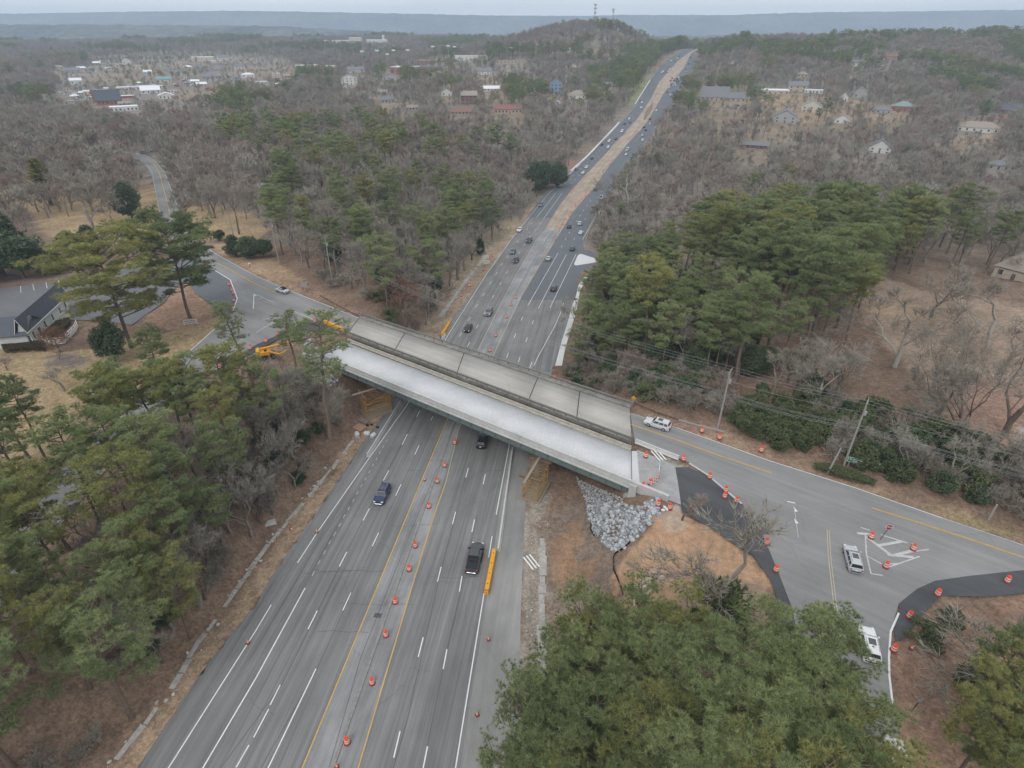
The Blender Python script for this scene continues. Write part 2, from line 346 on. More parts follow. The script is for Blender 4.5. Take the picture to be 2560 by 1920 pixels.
# tan winter lawns among the far houses
lw = sst((vnoise(vx, vy, 70, 31)-.55)/.12)*sst((vy-380)/150)*sst((1500-vy)/300); cov = cov*(1-.5*lw[:, None])+tan_*.8*(.5*lw[:, None])
def paint(px, c, z=None, amt=1.0, jit=True, b=0.0):
    global cov
    pl = [PZ(*q, z) if z is not None else P(*q) for q in px]
    x, y = (jx, jy) if jit else (vx, vy)
    mk = inpoly(x, y, [(p.x, p.y) for p in pl])
    cov[mk] = cov[mk]*(1-amt)+np.asarray(c)*amt
    bare[mk] = np.maximum(bare[mk], b)
# verges of the highway
dl, dr = XL(jy)-jx, jx-XR(jy)
mk = (dl > -.3) & (dl < 2.6) & (vy < 330); cov[mk] = straw*1.05
mk = (dl > 2.6) & (dl < 8) & (vy < 120); cov[mk] = cov[mk]*.5+brown*.5
mk = (dr > -.3) & (dr < 3.6) & (vy < 120); cov[mk] = dirtg
mk = (dl > -.3) & (dl < 7) & (vy > 130) & (vy < 260); cov[mk] = cov[mk]*.35+np.array([.34, .27, .2])*.65
# right bank: brown grass, red cuts, orange graded pad
paint([(1350, 1290), (1478, 1230), (1530, 1350), (1550, 1480), (1560, 1560), (1400, 1560), (1352, 1450)], [.225, .175, .14], None)
paint([(1370, 1350), (1450, 1300), (1470, 1350), (1440, 1420), (1400, 1470)], clay*.9, None, .4, b=.7)
paint([(1420, 1400), (1480, 1390), (1500, 1440), (1440, 1470)], clay*.8, None, .4, b=.7)
paint([(1536, 1384), (1640, 1285), (1700, 1275), (1775, 1322), (1835, 1362), (1890, 1400), (1925, 1455), (1945, 1545), (1948, 1590), (1900, 1640), (1700, 1640), (1560, 1560), (1545, 1470)], clay*[.90, 1.06, 1.3], PLAT, b=1)
paint([(1700, 1450), (1770, 1470), (1830, 1440), (1925, 1470), (1945, 1545), (1948, 1640), (1740, 1640), (1690, 1560)], [.27, .20, .155], PLAT, .85)
paint([(1590, 1415), (1645, 1405), (1665, 1440), (1600, 1460)], [.47, .40, .32], PLAT, .8, b=1)
paint([(1640, 1275), (1690, 1275), (1720, 1300), (1660, 1330)], [.40, .33, .27], PLAT, .7, b=1)
paint([(1593, 1128), (1660, 1150), (1697, 1150), (1705, 1281), (1648, 1250), (1598, 1222)], [.33, .31, .28], PLAT, b=1)
# strip between the street and the hedge on the right
paint([(1575, 1025), (1830, 1085), (1920, 1120), (2050, 1170), (2200, 1215), (2330, 1255), (2560, 1330), (2560, 1385), (2354, 1300), (2134, 1222), (1920, 1153), (1830, 1121)], brown*1.12, PLAT)
paint([(2300, 1260), (2560, 1320), (2560, 1345), (2400, 1310)], [.24, .21, .1], PLAT, .5)
# park on the right
paint([(2105, 700), (2200, 690), (2330, 730), (2560, 760), (2700, 800), (2700, 1200), (2480, 1110), (2380, 1060), (2300, 950), (2160, 800)], [.30, .225, .17], None, .9)
paint([(2130, 715), (2250, 735), (2350, 800), (2300, 850), (2160, 770)], [.34, .255, .17], None, .6)
paint([(2320, 930), (2560, 960), (2700, 1000), (2700, 1200), (2500, 1110), (2380, 1050)], [.30, .19, .145], None, .8)
paint([(2545, 1070), (2600, 1060), (2600, 1125), (2552, 1110)], [.42, .41, .40], None, jit=False)
# right lower corner
paint([(2225, 1640), (2260, 1600), (2330, 1540), (2600, 1500), (2600, 2000), (2262, 2000), (2240, 1780)], [.27, .175, .125], PLAT)
paint([(2300, 1580), (2360, 1545), (2420, 1560), (2330, 1620)], [.38, .25, .16], PLAT, .5)
# left: lawns of the white house, verges, upper lawns
paint([(-200, 800), (40, 800), (140, 880), (230, 870), (320, 850), (480, 815), (560, 790), (600, 762), (640, 800), (540, 818), (470, 880), (395, 945), (300, 1030), (200, 1120), (60, 1200), (-200, 1300)], [.345, .26, .155], PLAT)
paint([(115, 890), (205, 885), (212, 900), (170, 920), (120, 910)], [.20, .17, .155], PLAT, .9)
paint([(370, 740), (450, 700), (520, 740), (560, 790), (500, 815), (420, 830), (360, 800)], [.32, .21, .145], PLAT, .9)
paint([(-60, 690), (200, 670), (320, 655), (320, 676), (179, 694), (17, 718), (-60, 724)], [.24, .175, .14], PLAT)
paint([(-100, 470), (60, 440), (390, 455), (398, 500), (402, 560), (330, 590), (210, 600), (120, 590), (60, 520), (-100, 560)], [.37, .27, .165], PLAT)
paint([(40, 430), (330, 440), (385, 470), (250, 500), (80, 480)], [.30, .215, .15], PLAT, .8)
paint([(450, 510), (520, 500), (660, 545), (690, 560), (640, 600), (560, 600), (515, 600), (480, 572)], [.37, .27, .165], PLAT)
paint([(515, 610), (560, 605), (690, 655), (760, 700), (800, 735), (735, 728), (640, 686)], [.36, .255, .165], PLAT)
paint([(690, 690), (800, 720), (900, 780), (895, 792), (800, 755)], [.27, .18, .135], PLAT)
paint([(470, 350), (560, 395), (660, 440), (640, 500), (520, 495), (450, 455)], [.30, .23, .15], PLAT, .7)
# left bank beyond the bridge
paint([(1135, 690), (1180, 610), (1240, 560), (1290, 540), (1300, 560), (1230, 640), (1160, 720), (1130, 740)], [.36, .29, .2], None, .85)
paint([(1340, 430), (1420, 395), (1450, 405), (1390, 460), (1345, 480)], [.34, .21, .16], None, .9)
# dirt and lawn patches far off
for q, c in (([(1580, 200), (1612, 190), (1630, 205), (1600, 250), (1575, 262)], green*1.7), ([(1500, 245), (1580, 235), (1575, 262), (1490, 262)], [.27, .25, .14]),
             ([(1010, 180), (1200, 185), (1330, 200), (1400, 250), (1180, 255), (1060, 225)], tan_*.9), ([(1880, 235), (2060, 240), (2300, 270), (2300, 300), (2000, 310), (1860, 290)], [.36, .26, .17]),
             ([(2330, 360), (2480, 330), (2540, 340), (2500, 400), (2360, 400)], [.36, .26, .17]), ([(1830, 100), (1910, 105), (1900, 140), (1830, 135)], [.36, .28, .18]),
             ([(930, 165), (970, 165), (970, 180), (930, 180)], green*1.3), ([(1840, 190), (1960, 215), (1860, 225), (1790, 222), (1800, 205)], [.26, .26, .14])):
    paint(q, c, None, .6)
# pavements sit in shallow trays so that their sheets stay proud of the soil
for poly in (R_STREET, L_STREET, LOT, BLACK_E):
    mk = inpoly(vx, vy, [(p.x, p.y) for p in poly]); vz[mk] = ZS-.16
mk = (vx > XL(vy)+.4) & (vx < XR(vy)-.4); vz[mk] = ZR(vy[mk])-np.where(vy[mk] < 330, .25, .6)
iy, ix = np.meshgrid(np.arange(len(gy)-1), np.arange(len(gx)-1), indexing='ij'); a = (iy*len(gx)+ix).ravel()
structure(link('ground', npmesh('ground', np.c_[vx, vy, vz], np.c_[a, a+1, a+1+len(gx), a+len(gx)], GM, attrs={'cover': cov, 'bare': bare}, smooth=True)))

# ------------------------------------------------------------------ far ridges behind the valley
def ridge(name, y0, depth, prof, seed, col):
    """a long wooded ridge: crest heights given as (picture x, picture y) of its skyline"""
    xs = np.linspace(-.98, .98, 340); rows = 26; V = []; 
    px = 1280+FPX*xs
    top = np.interp(px, [q[0] for q in prof], [q[1] for q in prof])
    for r in range(rows):
        t = r/(rows-1)
        for x, u, ty in zip(px, xs, top):
            Y = y0+depth*t; d = ray(x, ty); k = (y0+depth*.62)/d[1]; zt = CAM_H+d[2]*k
            X = u*Y/(CP+0*.0)*.93
            s = math.sin(min(t/.62, 1)*math.pi/2)**1.3 if t < .62 else 1-.3*(t-.62)
            n = float(vnoise(X, Y, 420, seed))*.6+float(vnoise(X, Y, 150, seed+1))*.4
            V.append((X, Y, -45+(zt+45)*s*(1-.22*(1-s)*(n*2))+(n-.5)*44*s*(1-s)*3+9*(float(vnoise(X, Y, 38, seed+2))-.5)))
    f = []; n = len(xs)
    ii, jj = np.meshgrid(np.arange(rows-1), np.arange(n-1), indexing='ij'); a = (ii*n+jj).ravel()
    o = link(name, npmesh(name, np.array(V), np.c_[a, a+1, a+1+n, a+n], col, smooth=True)); structure(o); return o
M_RIDGE = mat('wooded_hillside', (.10, .10, .085), 1, .004, .7, scale2=.03, amt2=.8, spec=0)
ridge('hills', 2700, 900, [(-200, 88), (0, 66), (60, 76), (110, 86), (140, 70), (200, 62), (500, 61), (800, 65), (1100, 84), (1400, 96), (1700, 88), (2000, 86), (2300, 84), (2800, 84)], 41, M_RIDGE)
ridge('mountain_ridge', 5200, 1500, [(-300, 52), (0, 47), (60, 42), (200, 37), (350, 33), (560, 29), (750, 27), (900, 30), (1150, 36), (1260, 39), (1400, 40), (1500, 37), (1700, 38), (1850, 31), (2080, 28), (2230, 25), (2400, 22), (2560, 20), (2900, 17)], 61, M_RIDGE)
# ------------------------------------------------------------------ highway sheets
def ribbon(name, fa, fb, y0, y1, mats, off=0.0, step=None, nx=6, taper0=None, surf=ZR):
    ys = []; y = y0
    while y < y1: ys.append(y); y += (step or (1.0 if y < 220 else 3.0 if y < 500 else 8.0))
    ys.append(y1); ys = np.array(ys); t = np.linspace(0, 1, nx)
    A, B = fa(ys)[:, None], fb(ys)[:, None]
    X = A+(B-A)*t; Y = np.repeat(ys[:, None], nx, 1); Z = surf(Y)+off
    lat = X-XML(Y); n = nx
    ii, jj = np.meshgrid(np.arange(len(ys)-1), np.arange(nx-1), indexing='ij'); a = (ii*n+jj).ravel()
    return structure(link(name, npmesh(name, np.c_[X.ravel(), Y.ravel(), Z.ravel()], np.c_[a, a+1, a+1+n, a+n], mats, attrs={'lat': lat.ravel(), 'lon': Y.ravel()})))
JL = PR(*C3(480, 930)).y; JR = PR(*C4(1250, 790)).y
MDY = PR(*C3(600, 1130)).y                 # where the paved median gives way to graded dirt
ribbon('highway', XL, XML, -60, JL, M_ASP)
ribbon('highway', lambda y: XMR(y), lambda y: np.minimum(XR(y), XR(y)-0*y), -60, JR, M_ASP)
ribbon('resurfaced_highway', XL, XML, JL, 1300, M_DARK)
ribbon('resurfaced_highway', XMR, XR, JR, 1300, M_DARK)
ribbon('paved_median', XML, XMR, -60, MDY, M_MED)
ribbon('dirt_median', XML, XMR, MDY, 1300, M_DIRT)
# shoulder with gravel to the right of the near lanes
EW = [PR(*q) for q in [(1090, 2200), (1139, 1919), (1210, 1483), (1240, 1290), (1262, 1160), (1290, 1040), (1325, 930)]]
_ey = np.array([p.y for p in EW]); _ex = np.array([p.x for p in EW])
def XE(y): return np.interp(y, _ey, _ex)
ribbon('highway_shoulder', lambda y: XE(y)+.5, XR, -60, PR(1325, 930).y, M_SHO, off=.006)
# kerb and gutter down the median
def kerb(y0, y1, fr, name, hgt=.13, wid=.45, m=None):
    mb = MB(); ys = np.arange(y0, y1, 2.0)
    for i in range(len(ys)-1):
        for j in (0,):
            a0, a1 = ys[i], ys[i+1]; x0 = float(XML(a0)+(XMR(a0)-XML(a0))*fr); x1 = float(XML(a1)+(XMR(a1)-XML(a1))*fr)
            z0, z1 = float(ZR(a0)), float(ZR(a1)); w_ = wid
            pts = [(x0, a0, z0-.1), (x0+w_, a0, z0-.1), (x1+w_, a1, z1-.1), (x1, a1, z1-.1), (x0+.06, a0, z0+hgt), (x0+w_-.06, a0, z0+hgt), (x1+w_-.06, a1, z1+hgt), (x1+.06, a1, z1+hgt)]
            mb.add(pts, [(4, 5, 6, 7), (0, 4, 7, 3), (1, 2, 6, 5)])
    return structure(mb.build(name, m or M_CONC))
kerb(5, MDY-3, .50, 'median_kerb', .12, .5, mat('kerb_concrete', (.25, .245, .235), .9, 1.5, .25))
mb = MB()
def strip(pts, wid, mb, off=.014):
    """painted line through world points"""
    n = len(pts)
    for i in range(n-1):
        a, b = Vector(pts[i]), Vector(pts[i+1]); d = (b-a); d.z = 0
        if d.length < 1e-4: continue
        d.normalize(); s = Vector((-d.y, d.x, 0))*(wid/2); k = off+.00012*a.length
        z = Vector((0, 0, k)); mb.add([a-s+z, a+s+z, b+s+z, b-s+z], [(3, 2, 1, 0)])
def hline(px, wid, mb, off=.014, step=4.0):
    """line on the highway surface through picture points, resampled so that it hugs the grade"""
    L = [PR(*q) for q in px]; out = []
    for a, b in zip(L[:-1], L[1:]):
        n = max(1, int((b-a).length/step))
        for k in range(n):
            p = a.lerp(b, k/n); p.z = float(ZR(p.y)); out.append(p)
    out.append(L[-1]); strip(out, wid, mb, off)
def tangent(y):
    d = Vector((float(XML(y+4)-XML(y-4)), 8, float(ZR(y+4)-ZR(y-4)))); return d.normalized()
def dashes(px, mb, length=3.05, wid=.14):
    for q in px:
        c = PR(*q); t = tangent(c.y); strip([c-t*length/2, c+t*length/2], wid, mb)
WM, WW, YM, YW = MB(), MB(), MB(), MB()
hline([(744, 1407), (792, 1333), (919, 1151), (1016, 1015), (1120, 838), C4(515, 440), (1276, 602), C3(150, 1090), C3(440, 740), C3(655, 490), C2(0, 1610), C2(400, 1215), C2(640, 985), C2(1080, 520), C2(1250, 320), C2(1500, 30)], .15, WM)
hline([(380, 1990), (422, 1919), (640, 1576), (678, 1512)], .16, WM)
hline([(450, 2020), (508, 1919), (640, 1695), (763, 1470)], .17, WM)
hline([(620, 2020), (671, 1919), (790, 1672)], .15, WM)
for a, b in (((530, 300), (450, 460)), ((210, 940), (122, 1115)), ((110, 1150), (-20, 1395)), ((-60, 1460), (-172, 1655)), ((820, 145), (750, 298)), ((1445, 530), (1402, 700)), ((1245, 1340), (1190, 1570)), ((1780, 0), (1757, 135)), ((1650, 632), (1617, 805)), ((1482, 1472), (1440, 1680))):
    hline([T(1, 3, *a), T(1, 3, *b)], .15, WM)
for a, b in (((785, 1450), (720, 1578)), ((980, 1075), (925, 1180)), ((1148, 745), (1100, 835)), ((1308, 433), (1262, 525)), ((1415, 232), (1388, 283)), ((1060, 1285), (1005, 1402)), ((1253, 868), (1207, 965)), ((1410, 530), (1373, 608)), ((1528, 280), (1510, 315)),
             ((1600, 1580), (1568, 1708)), ((1725, 1105), (1697, 1212)), ((1835, 725), (1812, 808)), ((1888, 1172), (1865, 1280)), ((1982, 780), (1962, 868))):
    hline([T(1, 2, *a), T(1, 2, *b)], .15, WM)
for q in ((495, 1640), (545, 1540), (592, 1455), (637, 1370), (680, 1295), (723, 1218), (762, 1143), (802, 1075), (842, 1007), (875, 942), (910, 880), (945, 820), (980, 758), (1010, 702), (1042, 648), (1070, 592), (1100, 542), (1130, 490)):
    dashes([T(1, 2, *q)], WW, .85, .12)
hline([(1125, 2000), (1139, 1919), (1210, 1483)], .15, WM)
hline([T(1, 2, 2010, 1500), T(1, 2, 2040, 1315)], .13, WM); hline([T(1, 2, 2075, 1130), T(1, 2, 2180, 570), (1290, 1010), (1330, 905)], .15, WM)
for L in (((270, 1375), (385, 1140), (480, 955), (595, 747), (690, 575), (780, 427), (860, 295), (937, 168), (1008, 62)), ((165, 1245), (280, 1040), (378, 867), (467, 720), (560, 563), (637, 440), (711, 322), (783, 218), (916, 20)), ((785, 1518), (880, 1263), (975, 1036)), ((937, 1575), (1035, 1312), (1117, 1083))):
    dashes([C4(*q) for q in L], WM)
for a, b in (((1050, 865), (1450, 172)), ((1187, 905), (1558, 192)), ((1343, 893), (1685, 190)), ((1510, 870), (1525, 818))): hline([C4(*a), C4(*b)], .14, WM)
hline([C4(1130, 1655), C4(1200, 1510), C4(1270, 1385), C4(1330, 1270), C4(1390, 1165), C4(1440, 1060), C4(1478, 970), C4(1495, 920)], .14, WM)
for L in (((97, 1343), (182, 1232), (262, 1130), (338, 1027)), ((312, 1250), (397, 1140), (483, 1028)), ((858, 1430), (925, 1303), (990, 1190), (1050, 1085), (1115, 985), (1175, 893), (1235, 803), (1297, 720), (1353, 640)), ((1075, 1295), (1263, 952), (1327, 850), (1385, 765)), ((920, 328), (993, 263), (1063, 203), (1128, 142), (1187, 85)), ((1020, 333), (1090, 265), (1157, 203), (1245, 110), (1330, 30))):
    dashes([C3(*q) for q in L], WM)
for a, b in (((425, 925), (750, 510)), ((545, 945), (862, 505)), ((1220, 1310), (1525, 740))): hline([C3(*a), C3(*b)], .14, WM)
for L in (((183, 1550), (255, 1480), (325, 1415), (460, 1285), (520, 1222), (580, 1165), (635, 1110), (690, 1055), (845, 897), (895, 848), (980, 748), (1080, 650), (1250, 430), (1320, 350)), ((365, 1480), (430, 1415), (500, 1352), (560, 1285), (620, 1225), (680, 1163), (737, 1106), (838, 995), (980, 845), (1180, 620), (1290, 480), (1370, 380))):
    dashes([C2(*q) for q in L], WM)
hline([C2(1530, 1040), C2(1640, 860)], .14, WM); hline([C2(1720, 750), C2(1830, 560)], .14, WM); hline([C2(1130, 790), C2(1310, 560)], .14, WM)
hline([(690, 2080), (756, 1919), (955, 1439), (1114.5, 1057), (1180, 925)], .16, YM)
hline([(850, 2080), (896, 1919), (1038, 1440), (1088, 1280), T(1, 2, 1640, 850)], .16, YM)
hline([T(1, 2, 1640, 850), (1146, 1076), (1190, 960), C4(590, 1530), C4(960, 760)], .16, YW)
hline([C4(980, 720), C4(1290, 200), C3(740, 1330), C3(1000, 905)], .14, YM)
hline([C4(395, 1450), C4(720, 790), C4(885, 480), C4(1160, 0), C3(575, 1135), C3(700, 910)], .14, YW)

# ------------------------------------------------------------------ streets on the banks
def sheet(name, poly, z, m, kind='structure', rot=.62):
    v = np.array([(p[0], p[1], z) for p in poly]); me = bpy.data.meshes.new(name)
    me.from_pydata([tuple(q) for q in v], [], [tuple(range(len(v)))]); me.materials.append(m)
    c, s = math.cos(rot), math.sin(rot)
    for nm, val in (('lat', v[:, 0]*s+v[:, 1]*c), ('lon', v[:, 0]*c-v[:, 1]*s)):
        at = me.attributes.new(nm, 'FLOAT', 'POINT'); at.data.foreach_set('value', val.astype(np.float32))
    import bmesh
    bm = bmesh.new(); bm.from_mesh(me); bmesh.ops.triangulate(bm, faces=bm.faces[:], ngon_method='EAR_CLIP')
    for f in bm.faces:
        f.normal_update()
        if f.normal.z < 0: f.normal_flip()
    bm.to_mesh(me); bm.free()
    o = link(name, me); o['kind'] = kind; return o
sheet('street', R_STREET, ZS, M_STR); sheet('street', L_STREET, ZS, M_STR)
sheet('parking_lot', LOT, ZS+.006, M_LOT)
sheet('new_pavement', BLACK_R, ZS+.012, M_BLK); sheet('new_pavement', BLACK_E, ZS+.012, M_BLK)
sheet('gravel_pad', APPROACH, ZS+.004, M_GRAV)
BLACK_L = W([(455, 668), (478, 645), (515, 657), (576, 700), (593, 746), (581, 778), (560, 790), (530, 760), (490, 735), (470, 700)], ZS)
sheet('new_pavement', BLACK_L, ZS+.012, M_DARK)
sheet('new_pavement', W([(640, 862), (700, 835), (770, 800), (815, 803), (850, 815), (850, 828), (800, 828), (760, 833), (700, 845), (640, 878), (600, 905), (560, 925), (548, 918), (590, 890)], ZS), ZS+.012, M_BLK)
def sline(px, wid, mb, z=ZS, off=.018):
    strip([PZ(*q, z) for q in px], wid, mb, off)
def dline(px, wid, mb, gap=.22):
    L = [PZ(*q, ZS) for q in px]
    for s in (-1, 1):
        out = []
        for i, p in enumerate(L):
            d = (L[min(i+1, len(L)-1)]-L[max(i-1, 0)]); d.z = 0; d.normalize(); out.append(p+Vector((-d.y, d.x, 0))*s*gap/2)
        strip(out, wid, mb, .018)
sline([(1580, 1034), (1690, 1069)], .13, WW); sline([(1690, 1069), (1830, 1118.5), (1920, 1151), (2134, 1218.5), (2354, 1295)], .13, WM); sline([(2354, 1295), (2450, 1327), (2560, 1364), (2660, 1396)], .13, WW)
dline([(1578, 1061), (1700, 1103), (1800, 1140), (1929, 1183)], .12, YM); dline([(2179, 1269.6), (2300, 1308), (2420, 1347), (2542, 1388)], .12, YM); dline([(2542, 1388), (2700, 1440)], .12, YW)
dline([T(3, 2, 520, 1260), T(3, 2, 530, 1480), T(3, 2, 550, 1655), T(3, 3, 580, 250), T(3, 3, 625, 480), T(3, 3, 660, 640)], .11, YW, .3)
for a, b in (((800, 1240), (880, 1265)), ((970, 1300), (1210, 1375)), ((1000, 1312), (1190, 1372)), ((840, 1300), (850, 1470)), ((850, 1470), (890, 1640)), ((845, 1480), (980, 1555)), ((1050, 1580), (1310, 1490)), ((1100, 1470), (1390, 1430)), ((1030, 1555), (1120, 1555)), ((890, 1640), (990, 1655)), ((1240, 1380), (1290, 1395))):
    sline([T(3, 2, *a), T(3, 2, *b)], .2, WW)
for a, b in (((840, 1315), (1050, 1470)), ((1030, 1475), (1260, 1498)), ((960, 1395), (1160, 1360)), ((770, 1290), (880, 1300)), ((1100, 1480), (1250, 1440))):
    sline([T(3, 2, *a), T(3, 2, *b)], .45, WW, off=.022)
for a in ((232, 1080), (238, 1180)):
    p = PZ(*T(3, 2, *a), ZS+.02); WM.add([(p.x-.25, p.y-.55, p.z), (p.x+.25, p.y-.55, p.z), (p.x, p.y+.5, p.z)], [(0, 1, 2)])
sline([T(3, 2, 165, 1015), T(3, 2, 235, 1030)], .2, WM); sline([T(3, 2, 225, 1060), T(3, 2, 262, 1330)], .08, WW)
sline([T(3, 3, 1130, 320), T(3, 3, 1060, 480), T(3, 3, 1045, 700), T(3, 3, 1048, 860), T(3, 3, 1070, 1050), T(3, 3, 1095, 1150)], .22, WM)
sline([T(2, 2, 1530, 685), T(2, 2, 1690, 785), T(2, 2, 1830, 905), T(2, 2, 1985, 1035)], .35, WW, off=.024)
# left street
sline([(897, 795.5), (735.5, 731), (640, 690), (544, 637.5), (509, 614.5)], .13, WM); sline([(460, 566), (431, 481), (412, 432), (389, 404), (368, 390)], .13, WM)
sline([(402, 543), (389, 480), (379.5, 430), (362, 405)], .13, WW)
sline([(428, 548), (411, 480), (399, 434), (384, 408), (366, 396)], .25, YM)
dline([T(0, 1, 1880, 615), T(0, 1, 2212, 798), T(1, 1, 170, 872)], .12, YM); dline([T(1, 1, 450, 990), T(1, 1, 845, 1145)], .12, YM)
for a, b in (((0, 885), (150, 955)), ((310, 1025), (0, 1215)), ((310, 1025), (520, 1110)), ((310, 1035), (110, 1165)), ((60, 1100), (180, 1090)), ((0, 930), (60, 915))): sline([T(1, 1, *a), T(1, 1, *b)], .22, WW)
for a, b in (((2195, 880), (2190, 1010)), ((2195, 880), (2212, 900)), ((2212, 1390), (1900, 1560)), ((1910, 1400), (1880, 1440))): sline([T(0, 1, *a), T(0, 1, *b)], .2, WM)
sline([T(0, 1, 1795, 640), T(0, 1, 1990, 760), T(0, 1, 2050, 920), T(0, 1, 2012, 1030)], .25, WM, off=.026); sline([T(0, 1, 1885, 1158), T(0, 1, 1640, 1375)], .2, WM)
for k in range(8):
    x = 1480+k*42; sline([T(0, 2, x+40, -10), T(0, 2, x-10, 55)], .45, WW)
for x0, y0, x1, y1 in ((178, 812, 181, 870), (283, 800, 296, 852), (398, 782, 408, 834), (505, 763, 518, 816), (612, 745, 626, 800)):
    sline([T(0, 1, x0, y0), T(0, 1, x1, y1)], .12, WM, off=.03)
SM = MB(); M_SEAM = mat('tar_seam', (.085, .085, .088), .9, 2, .2)
for L in ([(610, 1990), (790, 1672), (896, 1440), (1040, 1130), (1140, 930)], [(520, 1960), (700.7, 1712), (835, 1440), (980, 1150), (1060, 1000)], [(960, 1990), (1015, 1800), (1095, 1445), (1172, 1150), (1230, 930)], [(1045, 1960), (1110, 1650), (1155, 1445), (1190, 1290)], [(620, 1650), (740, 1450), (800, 1345), (890, 1230)], [(820, 1919), (900, 1640), (1000, 1390), (1090, 1170)]):
    hline([(a+3, b) for a, b in L], .06, SM, off=.008)
rs = random.Random(3)
for k in range(16):
    y = rs.uniform(34, 120); x0 = float(XL(y)+(XR(y)-XL(y))*rs.uniform(.1, .8)); w_ = rs.uniform(2, 8); q = []; yy = y
    for j in range(9): q.append((x0+w_*j/8, yy, float(ZR(yy)))); yy += rs.uniform(-.18, .18)
    strip(q, .045, SM, .009)
structure(SM.build('tar_seams', M_SEAM))
for nm, m_, q in (('white_lane_markings', WM, M_WPAINT), ('worn_white_markings', WW, M_WORN), ('yellow_lane_markings', YM, M_YPAINT), ('worn_yellow_markings', YW, M_YWORN)): structure(m_.build(nm, q))
# drains, kerbs and ditches of broken concrete
def slabs(px, wid, name, fn, seed, off=.05, gap=.12, m=None, skip=.15):
    rnd = random.Random(seed); mb = MB(); L = [fn(*q) for q in px]
    for a, b in zip(L[:-1], L[1:]):
        d = (b-a); n = max(1, int(d.length/1.6)); ang = math.atan2(d.y, d.x)
        for k in range(n):
            if rnd.random() < skip: continue
            c = a.lerp(b, (k+.5)/n); z = H1(c.x, c.y)
            w_ = wid*rnd.uniform(.6, 1.1)
            mb.box((c.x+rnd.uniform(-.12, .12), c.y+rnd.uniform(-.12, .12), z+off-.08+rnd.uniform(-.04, .03)), (d.length/n-gap*rnd.uniform(.2, 2), w_, .22), ang+rnd.uniform(-.08, .08), bev=.03)
    return structure(mb.build(name, m or MATS['broken_concrete']))
mat('broken_concrete', (.36, .345, .32), .9, 2, .2, scale2=.5, amt2=.2)
slabs([(883, 1102), (828, 1174), (718, 1304), (640, 1403), (560, 1520), (492, 1611), (428, 1723), (360, 1810), (289, 1903)], .75, 'broken_concrete_ditch', lambda x, y: PR(x, y), 3, skip=.22)
slabs([(1356, 1345), (1356, 1440), (1354, 1560), (1354, 1680), (1352, 1790)], 1.15, 'concrete_gutter', lambda x, y: PR(x, y), 4, skip=.02, gap=.03)
slabs([T(1, 1, 1590, 1080), T(1, 1, 1720, 900), T(1, 1, 1830, 740), T(1, 1, 1950, 600), T(1, 1, 2010, 520)], 1.6, 'broken_concrete_ditch', lambda x, y: PR(x, y), 5, skip=.05)
# pale new walk beside the right lanes beyond the bridge, and the painted traffic island
def slab_on_road(name, px, h, m):
    L = [PR(*q) for q in px]; mb = MB(); mb.prism([(p.x, p.y) for p in L], lambda q: float(ZR(q[1]))-.1, lambda q: float(ZR(q[1]))+h, 0); return structure(mb.build(name, m))
slab_on_road('new_sidewalk', [C4(1410, 1659), C4(1500, 1659), C4(1540, 1450), C4(1610, 1200), C4(1690, 950), C4(1740, 660), C4(1850, 500), C4(1790, 490), C4(1720, 600), C4(1680, 760), C4(1640, 850), C4(1590, 1040), C4(1500, 1330)], .16, mat('white_new_concrete', (.60, .60, .59), .85, 2, .1))
slab_on_road('traffic_island', [C4(1660, 318), C4(1670, 335), C4(1700, 337), C4(2010, 288), C4(2015, 272), C4(1985, 262), C4(1760, 190), C4(1730, 190), C4(1705, 215)], .16, MATS['white_new_concrete'])
SIDE = [PR(*q) for q in [C4(1690, 150), C4(1850, 130), C4(1960, 180), C4(2180, 230), (1570, 660), C4(2100, 330), C4(1960, 350), C4(1830, 390), C4(1790, 400), C4(1700, 420), C4(1600, 300)]]
mb = MB(); 
v = [(p.x, p.y, float(ZR(p.y))+.012) for p in SIDE]
mb.add(v, [tuple(range(len(v)-1, -1, -1))]); o = structure(mb.build('side_road', M_DARK))
slab_on_road('concrete_kerb', [C3(800, 310), C3(860, 275), C3(1010, 165), C3(1100, 85), C3(1185, 5), C3(1165, -5), C3(1085, 75), C3(1000, 155), C3(850, 262)], .15, M_CONC)
mb = MB(); ys = np.arange(PR(*C2(10, 1590)).y, PR(*C2(1060, 550)).y, 6.0)
for a_, b_ in zip(ys[:-1], ys[1:]):
    xa, xb = float(XL(a_))-.9, float(XL(b_))-.9; za, zb = float(ZR(a_)), float(ZR(b_))
    mb.add([(xa-.9, a_, za+.12), (xa+.4, a_, za+.12), (xb+.4, b_, zb+.12), (xb-.9, b_, zb+.12), (xa+.4, a_, za-.3), (xb+.4, b_, zb-.3)], [(0, 1, 2, 3), (1, 4, 5, 2)])
structure(mb.build('concrete_kerb', M_WCONC))
mb = MB(); ys = np.arange(PR(1589, 262).y, PR(1628, 198).y, 8.0)
for a_, b_ in zip(ys[:-1], ys[1:]):
    xa, xb = float(XL(a_))-.6, float(XL(b_))-.6; za, zb = float(ZR(a_)), float(ZR(b_))
    mb.add([(xa-.6, a_, za+.6), (xa+.3, a_, za+.6), (xb+.3, b_, zb+.6), (xb-.6, b_, zb+.6), (xa+.3, a_, za-.3), (xb+.3, b_, zb-.3)], [(0, 1, 2, 3), (1, 4, 5, 2)])
structure(mb.build('concrete_kerb', M_WCONC))
L = [PR(*C2(*q)) for q in ((1525, 495), (1545, 510), (1600, 430), (1680, 320), (1715, 240), (1728, 160), (1705, 155), (1640, 230), (1560, 350), (1530, 430))]
